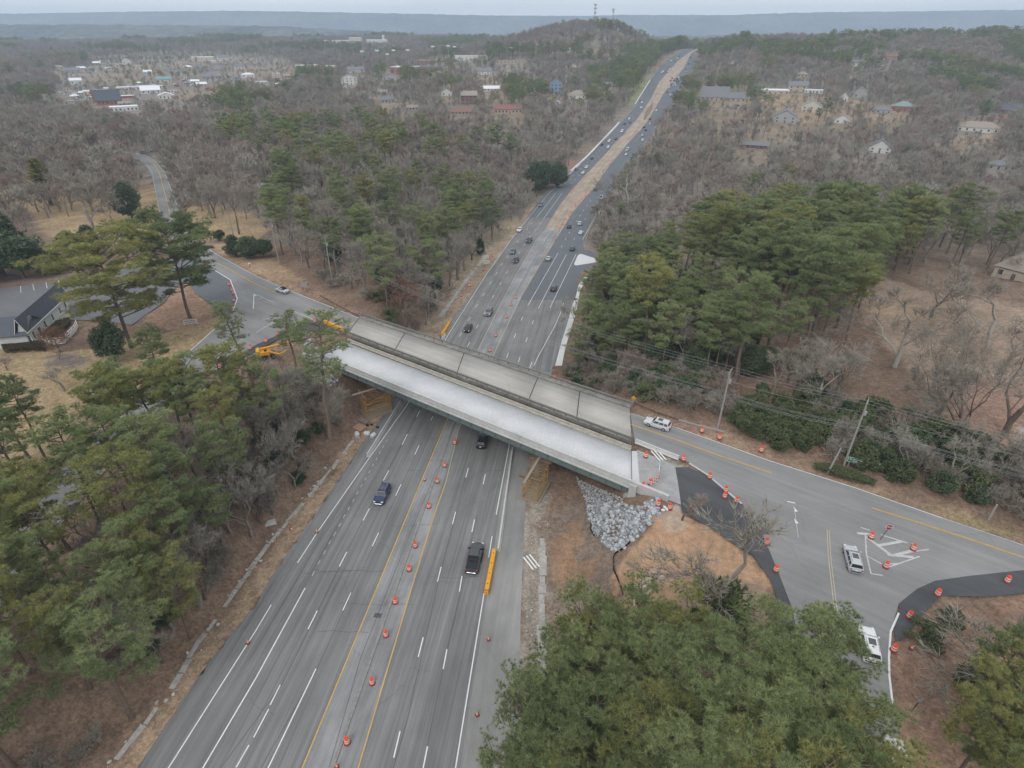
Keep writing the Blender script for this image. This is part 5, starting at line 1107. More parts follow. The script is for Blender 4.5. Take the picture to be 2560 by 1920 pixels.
# ------------------------------------------------------------------ buildings
def flat(name, col, rough=.8, amt=.08): return mat(name, col, rough, 1.2, amt)
M_WW = flat('white_siding', (.60, .61, .59)); M_CREAM = flat('cream_wall', (.55, .50, .42)); M_BRICK = flat('red_brick', (.30, .13, .10), .9, .15); M_DBRICK = flat('brown_brick', (.20, .12, .10), .9, .15)
M_GREYW = flat('grey_siding', (.36, .36, .36)); M_BLUEW = flat('blue_siding', (.20, .29, .40)); M_TANW = flat('tan_wall', (.42, .36, .29))
M_RGREY = flat('grey_shingles', (.19, .19, .20), .9, .15); M_RDARK = flat('dark_shingles', (.095, .105, .125), .9, .12); M_RWHITE = flat('white_roof_membrane', (.74, .75, .76)); M_RRED = flat('red_brown_roof', (.24, .125, .105), .9, .15); M_RTAN = flat('tan_shingles', (.30, .26, .22), .9, .12); M_RGREEN = flat('green_grey_roof', (.22, .28, .27)); M_RTEAL = flat('teal_roof', (.16, .33, .33))
M_PANE = mat('dark_window_glass', (.045, .05, .06), .25, spec=.6); M_WTRIM = mat('white_trim', (.72, .72, .70), .6); M_DOOR = mat('dark_door', (.12, .09, .08), .6); M_REDP = mat('red_panel', (.45, .05, .05), .6)
CLEAR = []; LOW = []
HOUSE_PANE = {}
def building(name, c, rz, w_, d_, h, roof, wm, rm, label, cat, wins=3, floors=1, rise=None, chim=False, z=None, door=True, front=22, group=None):
    front = front*(1.1 if c[0] < 0 or c[1] > 1000 else .55) if front > 20 else front
    z = H1(c[0], c[1]) if z is None else z
    r = empty(name, (c[0], c[1], z), rz); tag(r, label, cat, group)
    mb = MB(); mb.box((0, 0, h/2-1.0), (w_, d_, h+2.0))
    rise = rise if rise is not None else d_*.28
    if roof == 'gable':                    # ridge along x
        mb.add([(-w_/2, -d_/2, h), (-w_/2, d_/2, h), (-w_/2, 0, h+rise), (w_/2, -d_/2, h), (w_/2, d_/2, h), (w_/2, 0, h+rise)], [(0, 2, 1), (3, 4, 5)])
    if roof == 'front':                    # gable end towards the front
        rise = rise if rise else w_*.3; mb.add([(-w_/2, -d_/2, h), (w_/2, -d_/2, h), (0, -d_/2, h+rise), (-w_/2, d_/2, h), (w_/2, d_/2, h), (0, d_/2, h+rise)], [(0, 1, 2), (4, 3, 5)])
    mb.build('wall', wm, r)
    mb = MB(); o = .5; t = .18
    def slope(a, b, c_, d__):
        n = (Vector(b)-Vector(a)).cross(Vector(d__)-Vector(a)).normalized()*t
        if n.z < 0: n = -n
        q = [Vector(k) for k in (a, b, c_, d__)]; mb.add(q+[k+n for k in q], [(4, 5, 6, 7), (3, 2, 1, 0), (0, 1, 5, 4), (1, 2, 6, 5), (2, 3, 7, 6), (3, 0, 4, 7)])
    if roof == 'gable':
        k = rise/(d_/2)
        for s in (-1, 1): slope((-w_/2-o, s*(d_/2+o), h-o*k+.02), (w_/2+o, s*(d_/2+o), h-o*k+.02), (w_/2+o, 0, h+rise+.02), (-w_/2-o, 0, h+rise+.02))
    elif roof == 'front':
        k = rise/(w_/2)
        for s in (-1, 1): slope((s*(w_/2+o), -d_/2-o, h-o*k+.02), (s*(w_/2+o), d_/2+o, h-o*k+.02), (0, d_/2+o, h+rise+.02), (0, -d_/2-o, h+rise+.02))
    elif roof == 'hip':
        m_ = min(d_, w_)/2; a = [(-w_/2-o, -d_/2-o, h), (w_/2+o, -d_/2-o, h), (w_/2+o, d_/2+o, h), (-w_/2-o, d_/2+o, h)]
        if w_ >= d_: rg_ = [(-w_/2+m_, 0, h+rise), (w_/2-m_, 0, h+rise)]; f = [(0, 1, 5, 4), (1, 2, 5), (2, 3, 4, 5), (3, 0, 4)]
        else: rg_ = [(0, -d_/2+m_, h+rise), (0, d_/2-m_, h+rise)]; f = [(0, 1, 4), (1, 2, 5, 4), (2, 3, 5), (3, 0, 4, 5)]
        mb.add(a+rg_, f+[(3, 2, 1, 0)])
    else:
        mb.box((0, 0, h+.16), (w_+.3, d_+.3, .3)); 
        if roof == 'parapet': 
            for sx in (-1, 1): mb.box((sx*w_/2, 0, h+.6), (.3, d_+.3, .6))
            for sy in (-1, 1): mb.box((0, sy*d_/2, h+.6), (w_-.3, .3, .6))
    mb.build('roof', rm, r)
    first = None
    for fl in range(floors):
        zz = (fl+.52)*h/floors
        for k in range(wins):
            if door and fl == 0 and k == wins//2 and wins > 1: continue
            x = -w_/2+w_*(k+.5)/wins
            if first is None:
                ww, wh = min(1.3, w_/wins*.5), min(1.6, h/floors*.45); b = MB(); b.box((0, 0, 0), (ww, .14, wh)); first = q = b.build('window', M_PANE, r)
            else: q = first.copy(); COL.objects.link(q)
            q.location = (x, -d_/2-.02, zz)
    if door: b = MB(); b.box((-w_/2+w_*(wins//2+.5)/max(wins, 1), -d_/2-.02, 1.1), (1.1, .16, 2.2)); b.build('door', M_DOOR, r)
    if chim: b = MB(); b.box((w_*.22, d_*.1, h+rise*.6+.6), (.9, .8, rise+1.6)); b.build('chimney', M_WW if wm is M_WW else M_BRICK, r)
    ca, sa = math.cos(rz), math.sin(rz)
    CLEAR.append([(c[0]+x*ca-y*sa, c[1]+x*sa+y*ca) for x, y in ((-w_/2-2, d_/2+2), (w_/2+2, d_/2+2), (w_/2+2, -d_/2-front), (-w_/2-2, -d_/2-front))])
    if front > 20:
        LOW.append([(c[0]+x*ca-y*sa, c[1]+x*sa+y*ca) for x, y in ((-w_/2-1, -d_/2-front), (w_/2+1, -d_/2-front), (w_/2+1, -d_/2-front-120), (-w_/2-1, -d_/2-front-120))])
    return r
def at_px(name, x0, x1, yb, hpx, roof, wm, rm, label, rz=0, dr=.7, cat='house', **k):
    """building from its picture extent: left and right edge, base line and wall height in pixels"""
    p = P((x0+x1)/2, yb); dep = p.y*CP+(CAM_H-p.z)*SP; w_ = (x1-x0)*dep/FPX; w_ = w_/(abs(math.cos(R(rz)))+dr*abs(math.sin(R(rz)))); d_ = w_*dr; az = math.atan2(p.x, p.y)
    ang_ = -az+R(rz); h = hpx*dep/FPX/.97
    c = (p.x-math.sin(ang_)*d_/2*(1 if abs(rz) < 60 else 0), p.y+math.cos(ang_)*d_/2)
    return building(name, c, ang_, w_, d_, h, roof, wm, rm, label, cat, z=p.z-.2, **k)
# beyond the wood on the left: houses, school, institution
at_px('institution', 778, 905, 107, 4.5, 'parapet', M_CREAM, M_RWHITE, 'long white institution block on the wooded hill, its left wing', dr=.25, cat='building', wins=14, front=60)
at_px('institution', 874, 905, 106, 10, 'parapet', M_CREAM, M_RWHITE, 'taller white middle block of the institution on the wooded hill', dr=.6, cat='building', wins=5, floors=2, front=60)
at_px('institution', 917, 968, 106, 5.5, 'parapet', M_WW, M_RWHITE, 'white right wing of the institution on the wooded hill', dr=.4, cat='building', wins=7, front=60)
at_px('tower', 956, 962, 104, 12, 'hip', M_WW, M_RWHITE, 'small white tower on the right end of the hill institution', dr=1, cat='tower', wins=1, floors=2, door=False, front=40)
at_px('school_building', 970, 1044, 187, 16, 'parapet', M_BRICK, M_RWHITE, 'red brick school with a flat white roof left of the stadium', rz=-18, dr=.75, cat='school', wins=7, floors=1, front=50)
at_px('school_building', 1044, 1106, 179, 9, 'parapet', M_DBRICK, M_RGREY, 'low brown brick wing of the school with a grey flat roof', dr=.5, cat='school', wins=9, front=40)
at_px('brick_building', 1041, 1122, 158, 6, 'flat', M_BRICK, M_RTAN, 'low red brick building behind the school roof', dr=.3, cat='building', wins=8, front=30)
at_px('stadium_stand', 1137, 1216, 148, 8, 'flat', M_WW, M_RWHITE, 'white stadium stand wall with a dark middle on the hillside', dr=.15, cat='stadium stand', wins=3, front=30)
at_px('retaining_wall_building', 1240, 1312, 158, 6, 'flat', M_TANW, M_RTAN, 'long tan wall with a brown bank above it right of the stadium stand', dr=.3, cat='building', wins=8, front=30)
at_px('shed', 870, 912, 181, 6, 'gable', M_WW, M_RGREY, 'white hall with a pale grey gable roof left of the brick school', dr=.5, cat='hall', wins=4, front=40)
at_px('townhouse', 855, 893, 212, 16, 'front', M_WW, M_RGREY, 'tall white townhouse with two gables below the grey roofed hall', dr=.8, wins=4, floors=3, rise=3.5, front=45)
at_px('house', 1190, 1230, 187, 8, 'gable', M_WW, M_RGREY, 'white house with a columned porch right of the school road', dr=.6, wins=6, front=40)
at_px('house', 1209, 1250, 228, 6, 'gable', M_WW, M_RWHITE, 'low white house with a pale roof above the brick and cream house', dr=.5, wins=5, front=35)
at_px('house', 1153, 1193, 261, 20, 'gable', M_DBRICK, M_RTAN, 'tall brown brick house with a cream upper storey', dr=.8, wins=4, floors=3, front=40)
at_px('house', 1103, 1130, 240, 9, 'front', M_WW, M_RGREY, 'white gabled house left of the brick and cream house', dr=1, wins=2, front=35, rise=4)
at_px('house', 1296, 1334, 246, 8, 'gable', M_BLUEW, M_RGREY, 'low blue house behind the red roofed row', dr=.6, wins=5, front=35)
at_px('house', 1236, 1305, 284, 10, 'gable', M_TANW, M_RRED, 'long house with a stepped red brown roof', dr=.45, wins=8, front=40)
at_px('house', 1128, 1180, 286, 6, 'gable', M_TANW, M_RRED, 'low house with a red brown roof below the brick and cream house', dr=.5, wins=6, front=40)
at_px('house', 954, 987, 258, 8, 'gable', M_GREYW, M_RGREY, 'grey house in the trees below the school', dr=.7, wins=4, front=40)
at_px('house', 1015, 1046, 275, 6, 'gable', M_TANW, M_RTAN, 'low tan house in the trees left of the red roofed row', dr=.6, wins=4, front=40)
at_px('house', 858, 874, 223, 7, 'front', M_WW, M_RGREY, 'small white house below the tall white townhouse', dr=.8, wins=2, front=35, rise=3)
at_px('house', 935, 968, 238, 7, 'gable', M_GREYW, M_RTAN, 'house with a long tan grey roof above the grey house', dr=.6, wins=4, front=35)
at_px('shop_row', 740, 794, 171, 7, 'flat', M_WW, M_RWHITE, 'white flat roofed shop row at the left of the school hill', dr=.4, cat='shop', wins=8, front=40)
at_px('shop_row', 815, 843, 171, 6, 'flat', M_WW, M_RWHITE, 'short white flat roofed shop right of the white shop row', dr=.5, cat='shop', wins=4, front=40)
at_px('house', 957, 998, 200, 7, 'front', M_GREYW, M_RGREY, 'grey house with a white gable in front of the brick school', dr=.8, wins=4, front=40, rise=4)
at_px('house', 1375, 1404, 234, 22, 'front', M_BLUEW, M_RGREY, 'tall blue house with a steep gable near the far highway', dr=.9, wins=3, floors=3, front=45, rise=5)
at_px('house', 1421, 1464, 247, 9, 'hip', M_WW, M_RTAN, 'white house with a tan hipped roof right of the blue house', dr=.8, wins=4, front=45)
at_px('house', 1410, 1433, 130, 6, 'front', M_WW, M_RGREY, 'white gabled house high on the wooded hill', dr=1, wins=2, front=30, rise=4)
at_px('house', 1449, 1484, 138, 5, 'gable', M_WW, M_RGREY, 'long pale house high on the wooded hill right of the gabled one', dr=.5, wins=4, front=30)
at_px('house', 1367, 1387, 131, 6, 'gable', M_WW, M_RGREY, 'small white house high on the wooded hill left of the gabled one', dr=.7, wins=3, front=30)
at_px('house', 1503, 1530, 220, 8, 'gable', M_GREYW, M_RGREY, 'grey house beside the green bank of the far highway', dr=.7, wins=3, front=40)
at_px('shed', 1388, 1401, 261, 8, 'front', M_WW, M_RGREY, 'little white shed below the tall blue house', dr=.9, cat='shed', wins=1, front=30, rise=2)
at_px('house', 1416, 1456, 175, 5, 'gable', M_TANW, M_RTAN, 'long tan house halfway up the wooded hill', dr=.5, wins=5, front=30)
at_px('house', 1322, 1351, 181, 6, 'gable', M_WW, M_RGREY, 'white house halfway up the slope right of the columned house', dr=.7, wins=4, front=35)
# the small town on the left
at_px('church', 248, 303, 262, 11, 'gable', M_BRICK, M_RDARK, 'red brick church with a long dark roof in the town', dr=.5, cat='church', wins=6, front=60, rise=9)
at_px('church_tower', 235, 248, 257, 27, 'flat', M_BRICK, M_RDARK, 'square red brick tower at the left end of the church', dr=1, cat='tower', wins=1, door=False, front=45)
at_px('shop_row', 273, 392, 226, 7, 'parapet', M_CREAM, M_RWHITE, 'long cream shop row running up behind the church', rz=14, dr=.2, cat='shop', wins=14, front=40)
at_px('shop_row', 395, 428, 207, 8, 'gable', M_CREAM, M_RTEAL, 'shop with a teal gable roof at the far end of the cream row', dr=.6, cat='shop', wins=4, front=35)
at_px('hall', 357, 400, 234, 8, 'gable', M_WW, M_RWHITE, 'white hall with a bright white roof right of the church', dr=.7, cat='hall', wins=4, front=45)
at_px('shop_row', 215, 282, 236, 8, 'flat', M_CREAM, M_RWHITE, 'flat white roofed shop behind the church tower', dr=.5, cat='shop', wins=7, front=30)
at_px('shop', 422, 448, 232, 7, 'flat', M_WW, M_RTAN, 'small white shop right of the white hall', dr=.7, cat='shop', wins=4, front=40)
at_px('shop', 436, 448, 217, 6, 'flat', M_REDP, M_RWHITE, 'small bright red kiosk in the town', dr=.8, cat='shop', wins=2, front=30)
at_px('shop', 400, 434, 247, 8, 'front', M_WW, M_RWHITE, 'pale glassy shop with a low white gable below the white hall', dr=.7, cat='shop', wins=4, front=45, rise=2.5)
at_px('storage_building', 282, 343, 279, 11, 'flat', M_WW, M_RWHITE, 'white low storage building nearest the camera in the town', dr=.5, cat='building', wins=7, front=50)
at_px('shop', 302, 335, 245, 5, 'flat', M_REDP, M_RWHITE, 'low shop with a red fascia in front of the cream row', dr=.5, cat='shop', wins=5, front=25)
at_px('shop_centre', 483, 533, 153, 9, 'flat', M_CREAM, M_RWHITE, 'large cream shop centre at the far end of the town', dr=.6, cat='shop', wins=8, floors=1, front=50)
at_px('filling_station', 606, 636, 194, 7, 'hip', M_WW, M_RWHITE, 'white pavilion with a bright roof at the town road', dr=.7, cat='building', wins=3, front=45, rise=2)
at_px('shop', 631, 680, 178, 6, 'flat', M_TANW, M_RTAN, 'low brown flat roofed shop behind the white pavilion', dr=.4, cat='shop', wins=6, front=35)
at_px('shop', 712, 742, 196, 6, 'gable', M_TANW, M_RTAN, 'tan dormered building right of the white pavilion', dr=.5, cat='building', wins=4, front=40)
at_px('house', 254, 288, 158, 6, 'flat', M_WW, M_RWHITE, 'white flat building in the trees left of the town', dr=.5, wins=5, cat='building', front=35)
at_px('house', 232, 251, 163, 5, 'gable', M_GREYW, M_RWHITE, 'small pale building left of the white flat building', dr=.6, wins=3, cat='building', front=35)
at_px('house', 292, 312, 168, 5, 'gable', M_CREAM, M_RTAN, 'cream house below the white flat building', dr=.6, wins=3, front=35)
at_px('house', 308, 327, 161, 9, 'front', M_WW, M_RGREY, 'white gabled house right of the white flat building', dr=.9, wins=2, front=35, rise=4)
at_px('house', 140, 157, 177, 8, 'gable', M_CREAM, M_RTAN, 'tan house among trees at the far left', dr=.8, wins=3, front=35)
at_px('house', 165, 200, 184, 7, 'gable', M_GREYW, M_RGREY, 'grey house among trees right of the far left tan house', dr=.6, wins=3, front=35)
at_px('house', 362, 380, 187, 7, 'gable', M_WW, M_RWHITE, 'small white house above the cream shop row', dr=.7, wins=3, front=35)
at_px('house', 509, 555, 197, 5, 'hip', M_GREYW, M_RGREY, 'wide building with a grey pyramid roof beside the town road', dr=.8, wins=5, front=40, cat='building', rise=6)
at_px('house', 525, 560, 176, 6, 'front', M_GREYW, M_RGREY, 'grey gabled hall behind the pyramid roof', dr=.9, wins=3, front=35, cat='hall', rise=6)
at_px('house', 517, 537, 226, 5, 'gable', M_TANW, M_RRED, 'small brown house below the pyramid roofed building', dr=.7, wins=3, front=35)
at_px('house', 180, 205, 212, 10, 'gable', M_WW, M_RWHITE, 'pale building at the left edge of the town', dr=.7, wins=3, cat='building', front=40)
at_px('house', 40, 66, 268, 8, 'gable', M_TANW, M_RTAN, 'tan roofed house in the far left trees', dr=.7, wins=3, front=35) if False else None
# many small pale buildings fill the town
rt = random.Random(12)
TB = [(170, 222), (188, 240), (206, 232), (226, 243), (330, 214), (350, 208), (372, 205), (402, 216), (455, 208), (470, 196), (488, 204), (505, 210), (540, 205), (470, 168), (498, 166), (545, 152), (560, 146), (585, 150), (450, 158), (590, 200), (650, 190), (690, 184), (600, 168), (205, 170), (225, 176), (275, 172), (345, 168), (120, 182), (95, 176), (420, 176), (438, 183), (655, 206), (700, 210), (312, 258), (360, 252), (385, 262)]
for i, (x, y) in enumerate(TB):
    w_ = rt.uniform(14, 30); at_px('town_building', x-w_/2, x+w_/2, y+4, rt.uniform(3.5, 6), rt.choice(['flat', 'gable', 'flat', 'hip']), rt.choice([M_WW, M_CREAM, M_WW, M_TANW]), rt.choice([M_RWHITE, M_RWHITE, M_RGREY, M_RTAN]), 'small pale building crowded among others in the town on the left', rz=rt.uniform(-25, 25), dr=.6, cat='building', wins=3, front=24, group='small pale buildings of the town')
# hillside on the right
at_px('chapel', 1752, 1818, 252, 9, 'gable', M_TANW, M_RGREY, 'wide building with a long grey roof at the right of the far highway', dr=.6, cat='building', wins=6, front=45, rise=9)
at_px('chapel', 1815, 1862, 254, 8, 'gable', M_TANW, M_RGREY, 'lower grey roofed wing right of the wide grey roof', dr=.6, cat='building', wins=4, front=45, rise=5)
at_px('hall', 1889, 1973, 236, 9, 'flat', M_TANW, M_RWHITE, 'large hall with a bright white flat roof on the right hillside', rz=8, dr=.6, cat='hall', wins=6, front=45)
at_px('hall', 1970, 2014, 230, 14, 'gable', M_TANW, M_RGREY, 'tall hall with a slanted grey roof right of the white flat roof', dr=.7, cat='hall', wins=3, floors=2, front=40)
at_px('hall', 2012, 2054, 233, 7, 'flat', M_WW, M_RWHITE, 'low white flat roofed building right of the tall hall', dr=.6, cat='building', wins=5, front=40)
at_px('house', 2003, 2050, 281, 14, 'front', M_CREAM, M_RGREEN, 'cream house with a green grey roof and a chimney on the right hillside', dr=.8, wins=3, floors=2, front=45, rise=5, chim=True)
at_px('house', 1933, 1988, 307, 14, 'front', M_GREYW, M_RGREY, 'grey gabled house left of the cream house on the right hillside', dr=.8, wins=3, floors=2, front=45, rise=5)
at_px('shed', 1886, 1908, 329, 7, 'front', M_TANW, M_RTAN, 'little tan shed below the grey gabled house', dr=1, wins=1, cat='shed', front=35, rise=2.5)
at_px('house', 2085, 2122, 309, 9, 'front', M_WW, M_RTAN, 'white gabled house at the middle of the right hillside', dr=.8, wins=2, front=40, rise=4)
at_px('house', 2230, 2277, 279, 12, 'hip', M_BRICK, M_RGREEN, 'red brick house with a pale green hipped roof', dr=.8, wins=4, floors=1, front=50)
at_px('house', 2131, 2164, 246, 12, 'front', M_GREYW, M_RTAN, 'grey gabled house behind three bare trunks on the right hillside', dr=.9, wins=2, front=40, rise=5)
at_px('house', 2098, 2118, 252, 9, 'front', M_WW, M_RGREY, 'white house left of the grey gabled house behind the trunks', dr=.9, wins=2, front=40, rise=4)
at_px('house', 2178, 2224, 283, 7, 'hip', M_GREYW, M_RGREY, 'low grey roofed house left of the red brick house', dr=.7, wins=4, front=40)
at_px('house', 2172, 2222, 383, 13, 'front', M_WW, M_RGREY, 'white dormered house low on the right hillside', dr=.8, wins=3, floors=2, front=45, rise=5)
at_px('house', 1854, 1917, 371, 8, 'gable', M_DBRICK, M_RGREY, 'long low house with a grey brown roof beside the purple wood', dr=.4, wins=6, front=40)
at_px('house', 2398, 2487, 330, 10, 'hip', M_WW, M_RTAN, 'long white house with a wide tan roof on the right', dr=.5, wins=6, front=50)
at_px('house', 2475, 2520, 306, 8, 'hip', M_TANW, M_RRED, 'house with a brown hipped roof behind the long white house', dr=.8, wins=3, front=30)
at_px('house', 2468, 2548, 284, 9, 'gable', M_DBRICK, M_RDARK, 'house with a dark roof in the trees above the long white house', dr=.5, wins=5, front=35)
at_px('house', 2472, 2518, 424, 10, 'hip', M_GREYW, M_RGREY, 'grey hipped house at the right edge below the long white house', dr=.8, wins=3, front=45)
at_px('tent', 2008, 2022, 415, 9, 'front', M_WW, M_RWHITE, 'small white tent beside a driveway on the right', dr=1, wins=1, cat='tent', front=30, rise=2)
at_px('house', 1993, 2018, 192, 6, 'hip', M_TANW, M_RTAN, 'tan house above the tall hall on the right hillside', dr=.8, wins=3, front=40)
at_px('house', 1906, 1932, 90, 5, 'hip', M_TANW, M_RRED, 'house with a pinkish red roof on the right skyline', dr=.7, wins=3, front=40)
at_px('house', 2130, 2160, 166, 8, 'gable', M_WW, M_RGREY, 'pale house in the upper right woods', dr=.7, wins=3, front=40)
at_px('house', 2210, 2240, 148, 6, 'gable', M_TANW, M_RRED, 'small brown house in the upper right woods', dr=.7, wins=3, front=40)
at_px('house', 2478, 2580, 700, 26, 'hip', M_TANW, M_RTAN, 'house with a large tan hipped roof at the right picture edge', rz=-15, dr=.8, wins=3, front=14, rise=5.5)
at_px('house', 650, 690, 470, 7, 'gable', M_WW, M_RWHITE, 'low pale house glimpsed in the wood left of the highway', dr=.6, wins=3, front=25)
at_px('house', 1060, 1110, 520, 7, 'gable', M_TANW, M_RTAN, 'tan roof glimpsed in the wood left of the highway', dr=.6, wins=3, front=18)
# ------------------------------------------------------------------ the white house by the parking lot
def w1(a, b): return (a/8.296, 690+b/8.296)
E0 = PZ(*w1(570, 1190), 11.2); E1 = PZ(*w1(1420, 400), 11.2); ax = E1-E0; ax.z = 0; LH = ax.length; ax.normalize(); pv_ = Vector((-ax.y, ax.x, 0))
R0 = PZ(*w1(205, 1000), 14.6); hw = abs((R0-E0).dot(pv_)); 
c0 = E0+pv_*hw+ax*LH/2
wh = empty('white_house', (c0.x, c0.y, 7.8), math.atan2(ax.y, ax.x)); tag(wh, 'white weatherboard house with a dark grey gable roof beside the parking lot', 'house')
Lw, hw2 = LH-.9, hw-.45; zt = 3.4; rz_ = 6.8
mb = MB(); mb.box((0, 0, zt/2-.5), (Lw, 2*hw2, zt+1)); 
k_ = (rz_-zt)/hw; zg = zt+(rz_-zt)*(hw2/hw)
mb.add([(-Lw/2, -hw2, zt), (-Lw/2, hw2, zt), (-Lw/2, 0, zg), (Lw/2, -hw2, zt), (Lw/2, hw2, zt), (Lw/2, 0, zg)], [(0, 2, 1), (3, 4, 5)])
def siding():
    m = flat('pale_weatherboard', (.56, .58, .55)); N, Lk = nodes_of(m); b = N['Principled BSDF']; t = N.new('ShaderNodeTexCoord'); wv = N.new('ShaderNodeTexWave'); wv.bands_direction = 'Z'; wv.wave_profile = 'SAW'; wv.inputs['Scale'].default_value = .8; Lk.new(t.outputs['Object'], wv.inputs['Vector']); bp = N.new('ShaderNodeBump'); bp.inputs['Strength'].default_value = .5; bp.inputs['Distance'].default_value = .05; Lk.new(wv.outputs[1], bp.inputs['Height']); Lk.new(bp.outputs[0], b.inputs['Normal']); return m
M_SID = siding(); mb.build('wall', M_SID, wh)
mb = MB()
for s in (-1, 1):
    a = [(-LH/2, s*hw, zt-.05), (LH/2, s*hw, zt-.05), (LH/2, 0, rz_), (-LH/2, 0, rz_)]
    mb.add(a+[(p[0], p[1], p[2]+.2) for p in a], [(4, 5, 6, 7), (3, 2, 1, 0), (0, 1, 5, 4), (1, 2, 6, 5), (2, 3, 7, 6), (3, 0, 4, 7)])
mb.build('roof', M_RDARK, wh)
mb = MB(); mb.box((0, -hw-.05, zt+.06), (LH, .14, .2))
mb.build('gutter', M_WTRIM, wh)
for s in (-1, 1):
    mb = MB(); a = [(-LH/2-.06, s*hw, zt-.12), (-LH/2-.06, 0, rz_-.07), (-LH/2-.06, 0, rz_+.22), (-LH/2-.06, s*hw, zt+.17)]; mb.add(a+[(p[0]+.05, p[1], p[2]) for p in a], [(0, 1, 2, 3), (7, 6, 5, 4), (0, 4, 5, 1), (2, 6, 7, 3)]); mb.build('bargeboard', M_WTRIM, wh)
def win(x, y, z, w_, h_, side):
    mb = MB(); mb.box((x, y, z), (.1, w_+.3, h_+.3) if side == 'e' else (w_+.3, .1, h_+.3)); f = mb.build('window', M_WTRIM, wh)
    mb = MB()
    for i in (-1, 1):
        for j in (-1, 0, 1):
            q = (x-.03, y+i*w_*.24, z+j*h_*.32) if side == 'e' else (x+i*w_*.24, y-.03, z+j*h_*.32); mb.box(q, (.1, w_*.4, h_*.27) if side == 'e' else (w_*.4, .1, h_*.27))
    mb.build('pane', M_PANE, f)
for y in (-.75, .75): win(-Lw/2-.03, y, 1.9, 1.1, 1.6, 'e')
for x in (-.40, -.13, .06, .25, .40): win(x*Lw, -hw2-.03, 1.8, .9, 1.6, 's')
mb = MB(); mb.box((-.27*Lw, -hw2-.03, 1.15), (1.0, .12, 2.3)); d_ = mb.build('door', M_DOOR, wh)
mb = MB(); mb.box((-.1*Lw, -hw2-1.1, .1), (Lw*.8, 2.0, .5)); mb.build('porch', M_TANW, wh)
cw = E0+pv_*(hw*2.2)-ax*1.5+pv_*4
building('house_wing', (c0.x+pv_.x*(hw+3.5)-ax.x*LH*.32, c0.y+pv_.y*(hw+3.5)-ax.y*LH*.32), math.atan2(ax.y, ax.x)+math.pi/2, 11, 8, 3.3, 'gable', M_SID, M_RDARK, 'low wing with a dark roof behind the front gable of the white house', 'house', z=7.8, front=2, rise=2.6)
# access ramp with railings
rp_ = [PZ(*w1(*q), 8.6) for q in ((890, 1330), (1230, 1310), (1500, 1020), (1600, 1000), (1560, 1100), (1330, 1350), (960, 1390))]
ar = empty('access_ramp', (rp_[0].x, rp_[0].y, 7.8)); tag(ar, 'wooden access ramp with white railings leading to the white house', 'ramp')
mb = MB(); mb.prism([(p.x-ar.location.x, p.y-ar.location.y) for p in rp_], .55, .8); mb.build('floor', mat('brown_decking', (.17, .115, .095), .9, 3, .2), ar)
mb = MB(); first = None
for a, b in zip(rp_[3:], rp_[4:]+rp_[:1]):
    a2, b2 = a-ar.location, b-ar.location; n = max(1, int((b-a).length/1.5)); rb = MB(); rb.tube((a2.x, a2.y, 1.75), (b2.x, b2.y, 1.75), .06, n=5); rb.tube((a2.x, a2.y, 1.3), (b2.x, b2.y, 1.3), .04, n=5); d__, n__, _ = frame_of(a2, b2)
    rb.prism([(q.x, q.y) for q in (a2-n__*.03, b2-n__*.03, b2+n__*.03, a2+n__*.03)], .2, 1.2); rb.build('railing', M_WTRIM, ar)
    for k in range(n):
        p = a2.lerp(b2, k/n)
        if first is None: q = MB(); q.box((0, 0, .2), (.1, .1, 3.1)); first = o = q.build('post', M_WTRIM, ar)
        else: o = first.copy(); COL.objects.link(o)
        o.location = (p.x, p.y, .2)
# clipped hedges
def hedge(name, px, h, m, label, z=PLAT, n=140, seed=1):
    rg = np.random.default_rng(seed); pl = [PZ(*q, z) for q in px]; c = sum(pl, Vector())/len(pl); xs = [p.x for p in pl]; ys = [p.y for p in pl]
    k = int((max(xs)-min(xs))*(max(ys)-min(ys))*n); x = rg.uniform(min(xs), max(xs), k); y = rg.uniform(min(ys), max(ys), k); ok = inpoly(x, y, [(p.x, p.y) for p in pl]); x, y = x[ok], y[ok]
    zz = np.where(rg.uniform(0, 1, len(x)) < .6, h, rg.uniform(0, h, len(x)))+.12*(vnoise(x, y, .8, 3)-.5)
    C = np.c_[x, y, zz]; v, f = blades(rg, C, np.tile([0, 0, .6], (len(C), 1)), 3, .22, .13, 1.0)
    v = v-(c.x, c.y, 0); t = np.repeat(np.clip(rg.normal(.4, .2, len(C)), 0, 1), 9); o = link(name, npmesh(name, v, f, m, attrs={'tint': t})); o.location = (c.x, c.y, z); return tag(o, label, 'hedge')
hedge('clipped_hedge', [w1(70, 1500), w1(960, 1420), w1(985, 1500), w1(960, 1560), w1(110, 1620)], 1.2, tint_mat('brown_green_hedge', (.06, .05, .03), (.16, .13, .08), .8, noise=1), 'clipped brown green hedge in front of the white house', seed=2)
hedge('clipped_hedge', [T(3, 2, 375, 720), T(3, 2, 560, 720), T(3, 2, 780, 800), T(3, 2, 935, 870), T(3, 2, 900, 895), T(3, 2, 640, 830), T(3, 2, 400, 745)], .9, MATS['olive_shrub_leaves'], 'low clipped green hedge beside the street under the utility pole', seed=3)
hedge('clipped_hedge', [w1(900, 1270), w1(1200, 1000), w1(1450, 930), w1(1500, 1000), w1(1230, 1270)], 1.0, MATS['brown_green_hedge'], 'brown shrub bed between the white house and its ramp', seed=4)
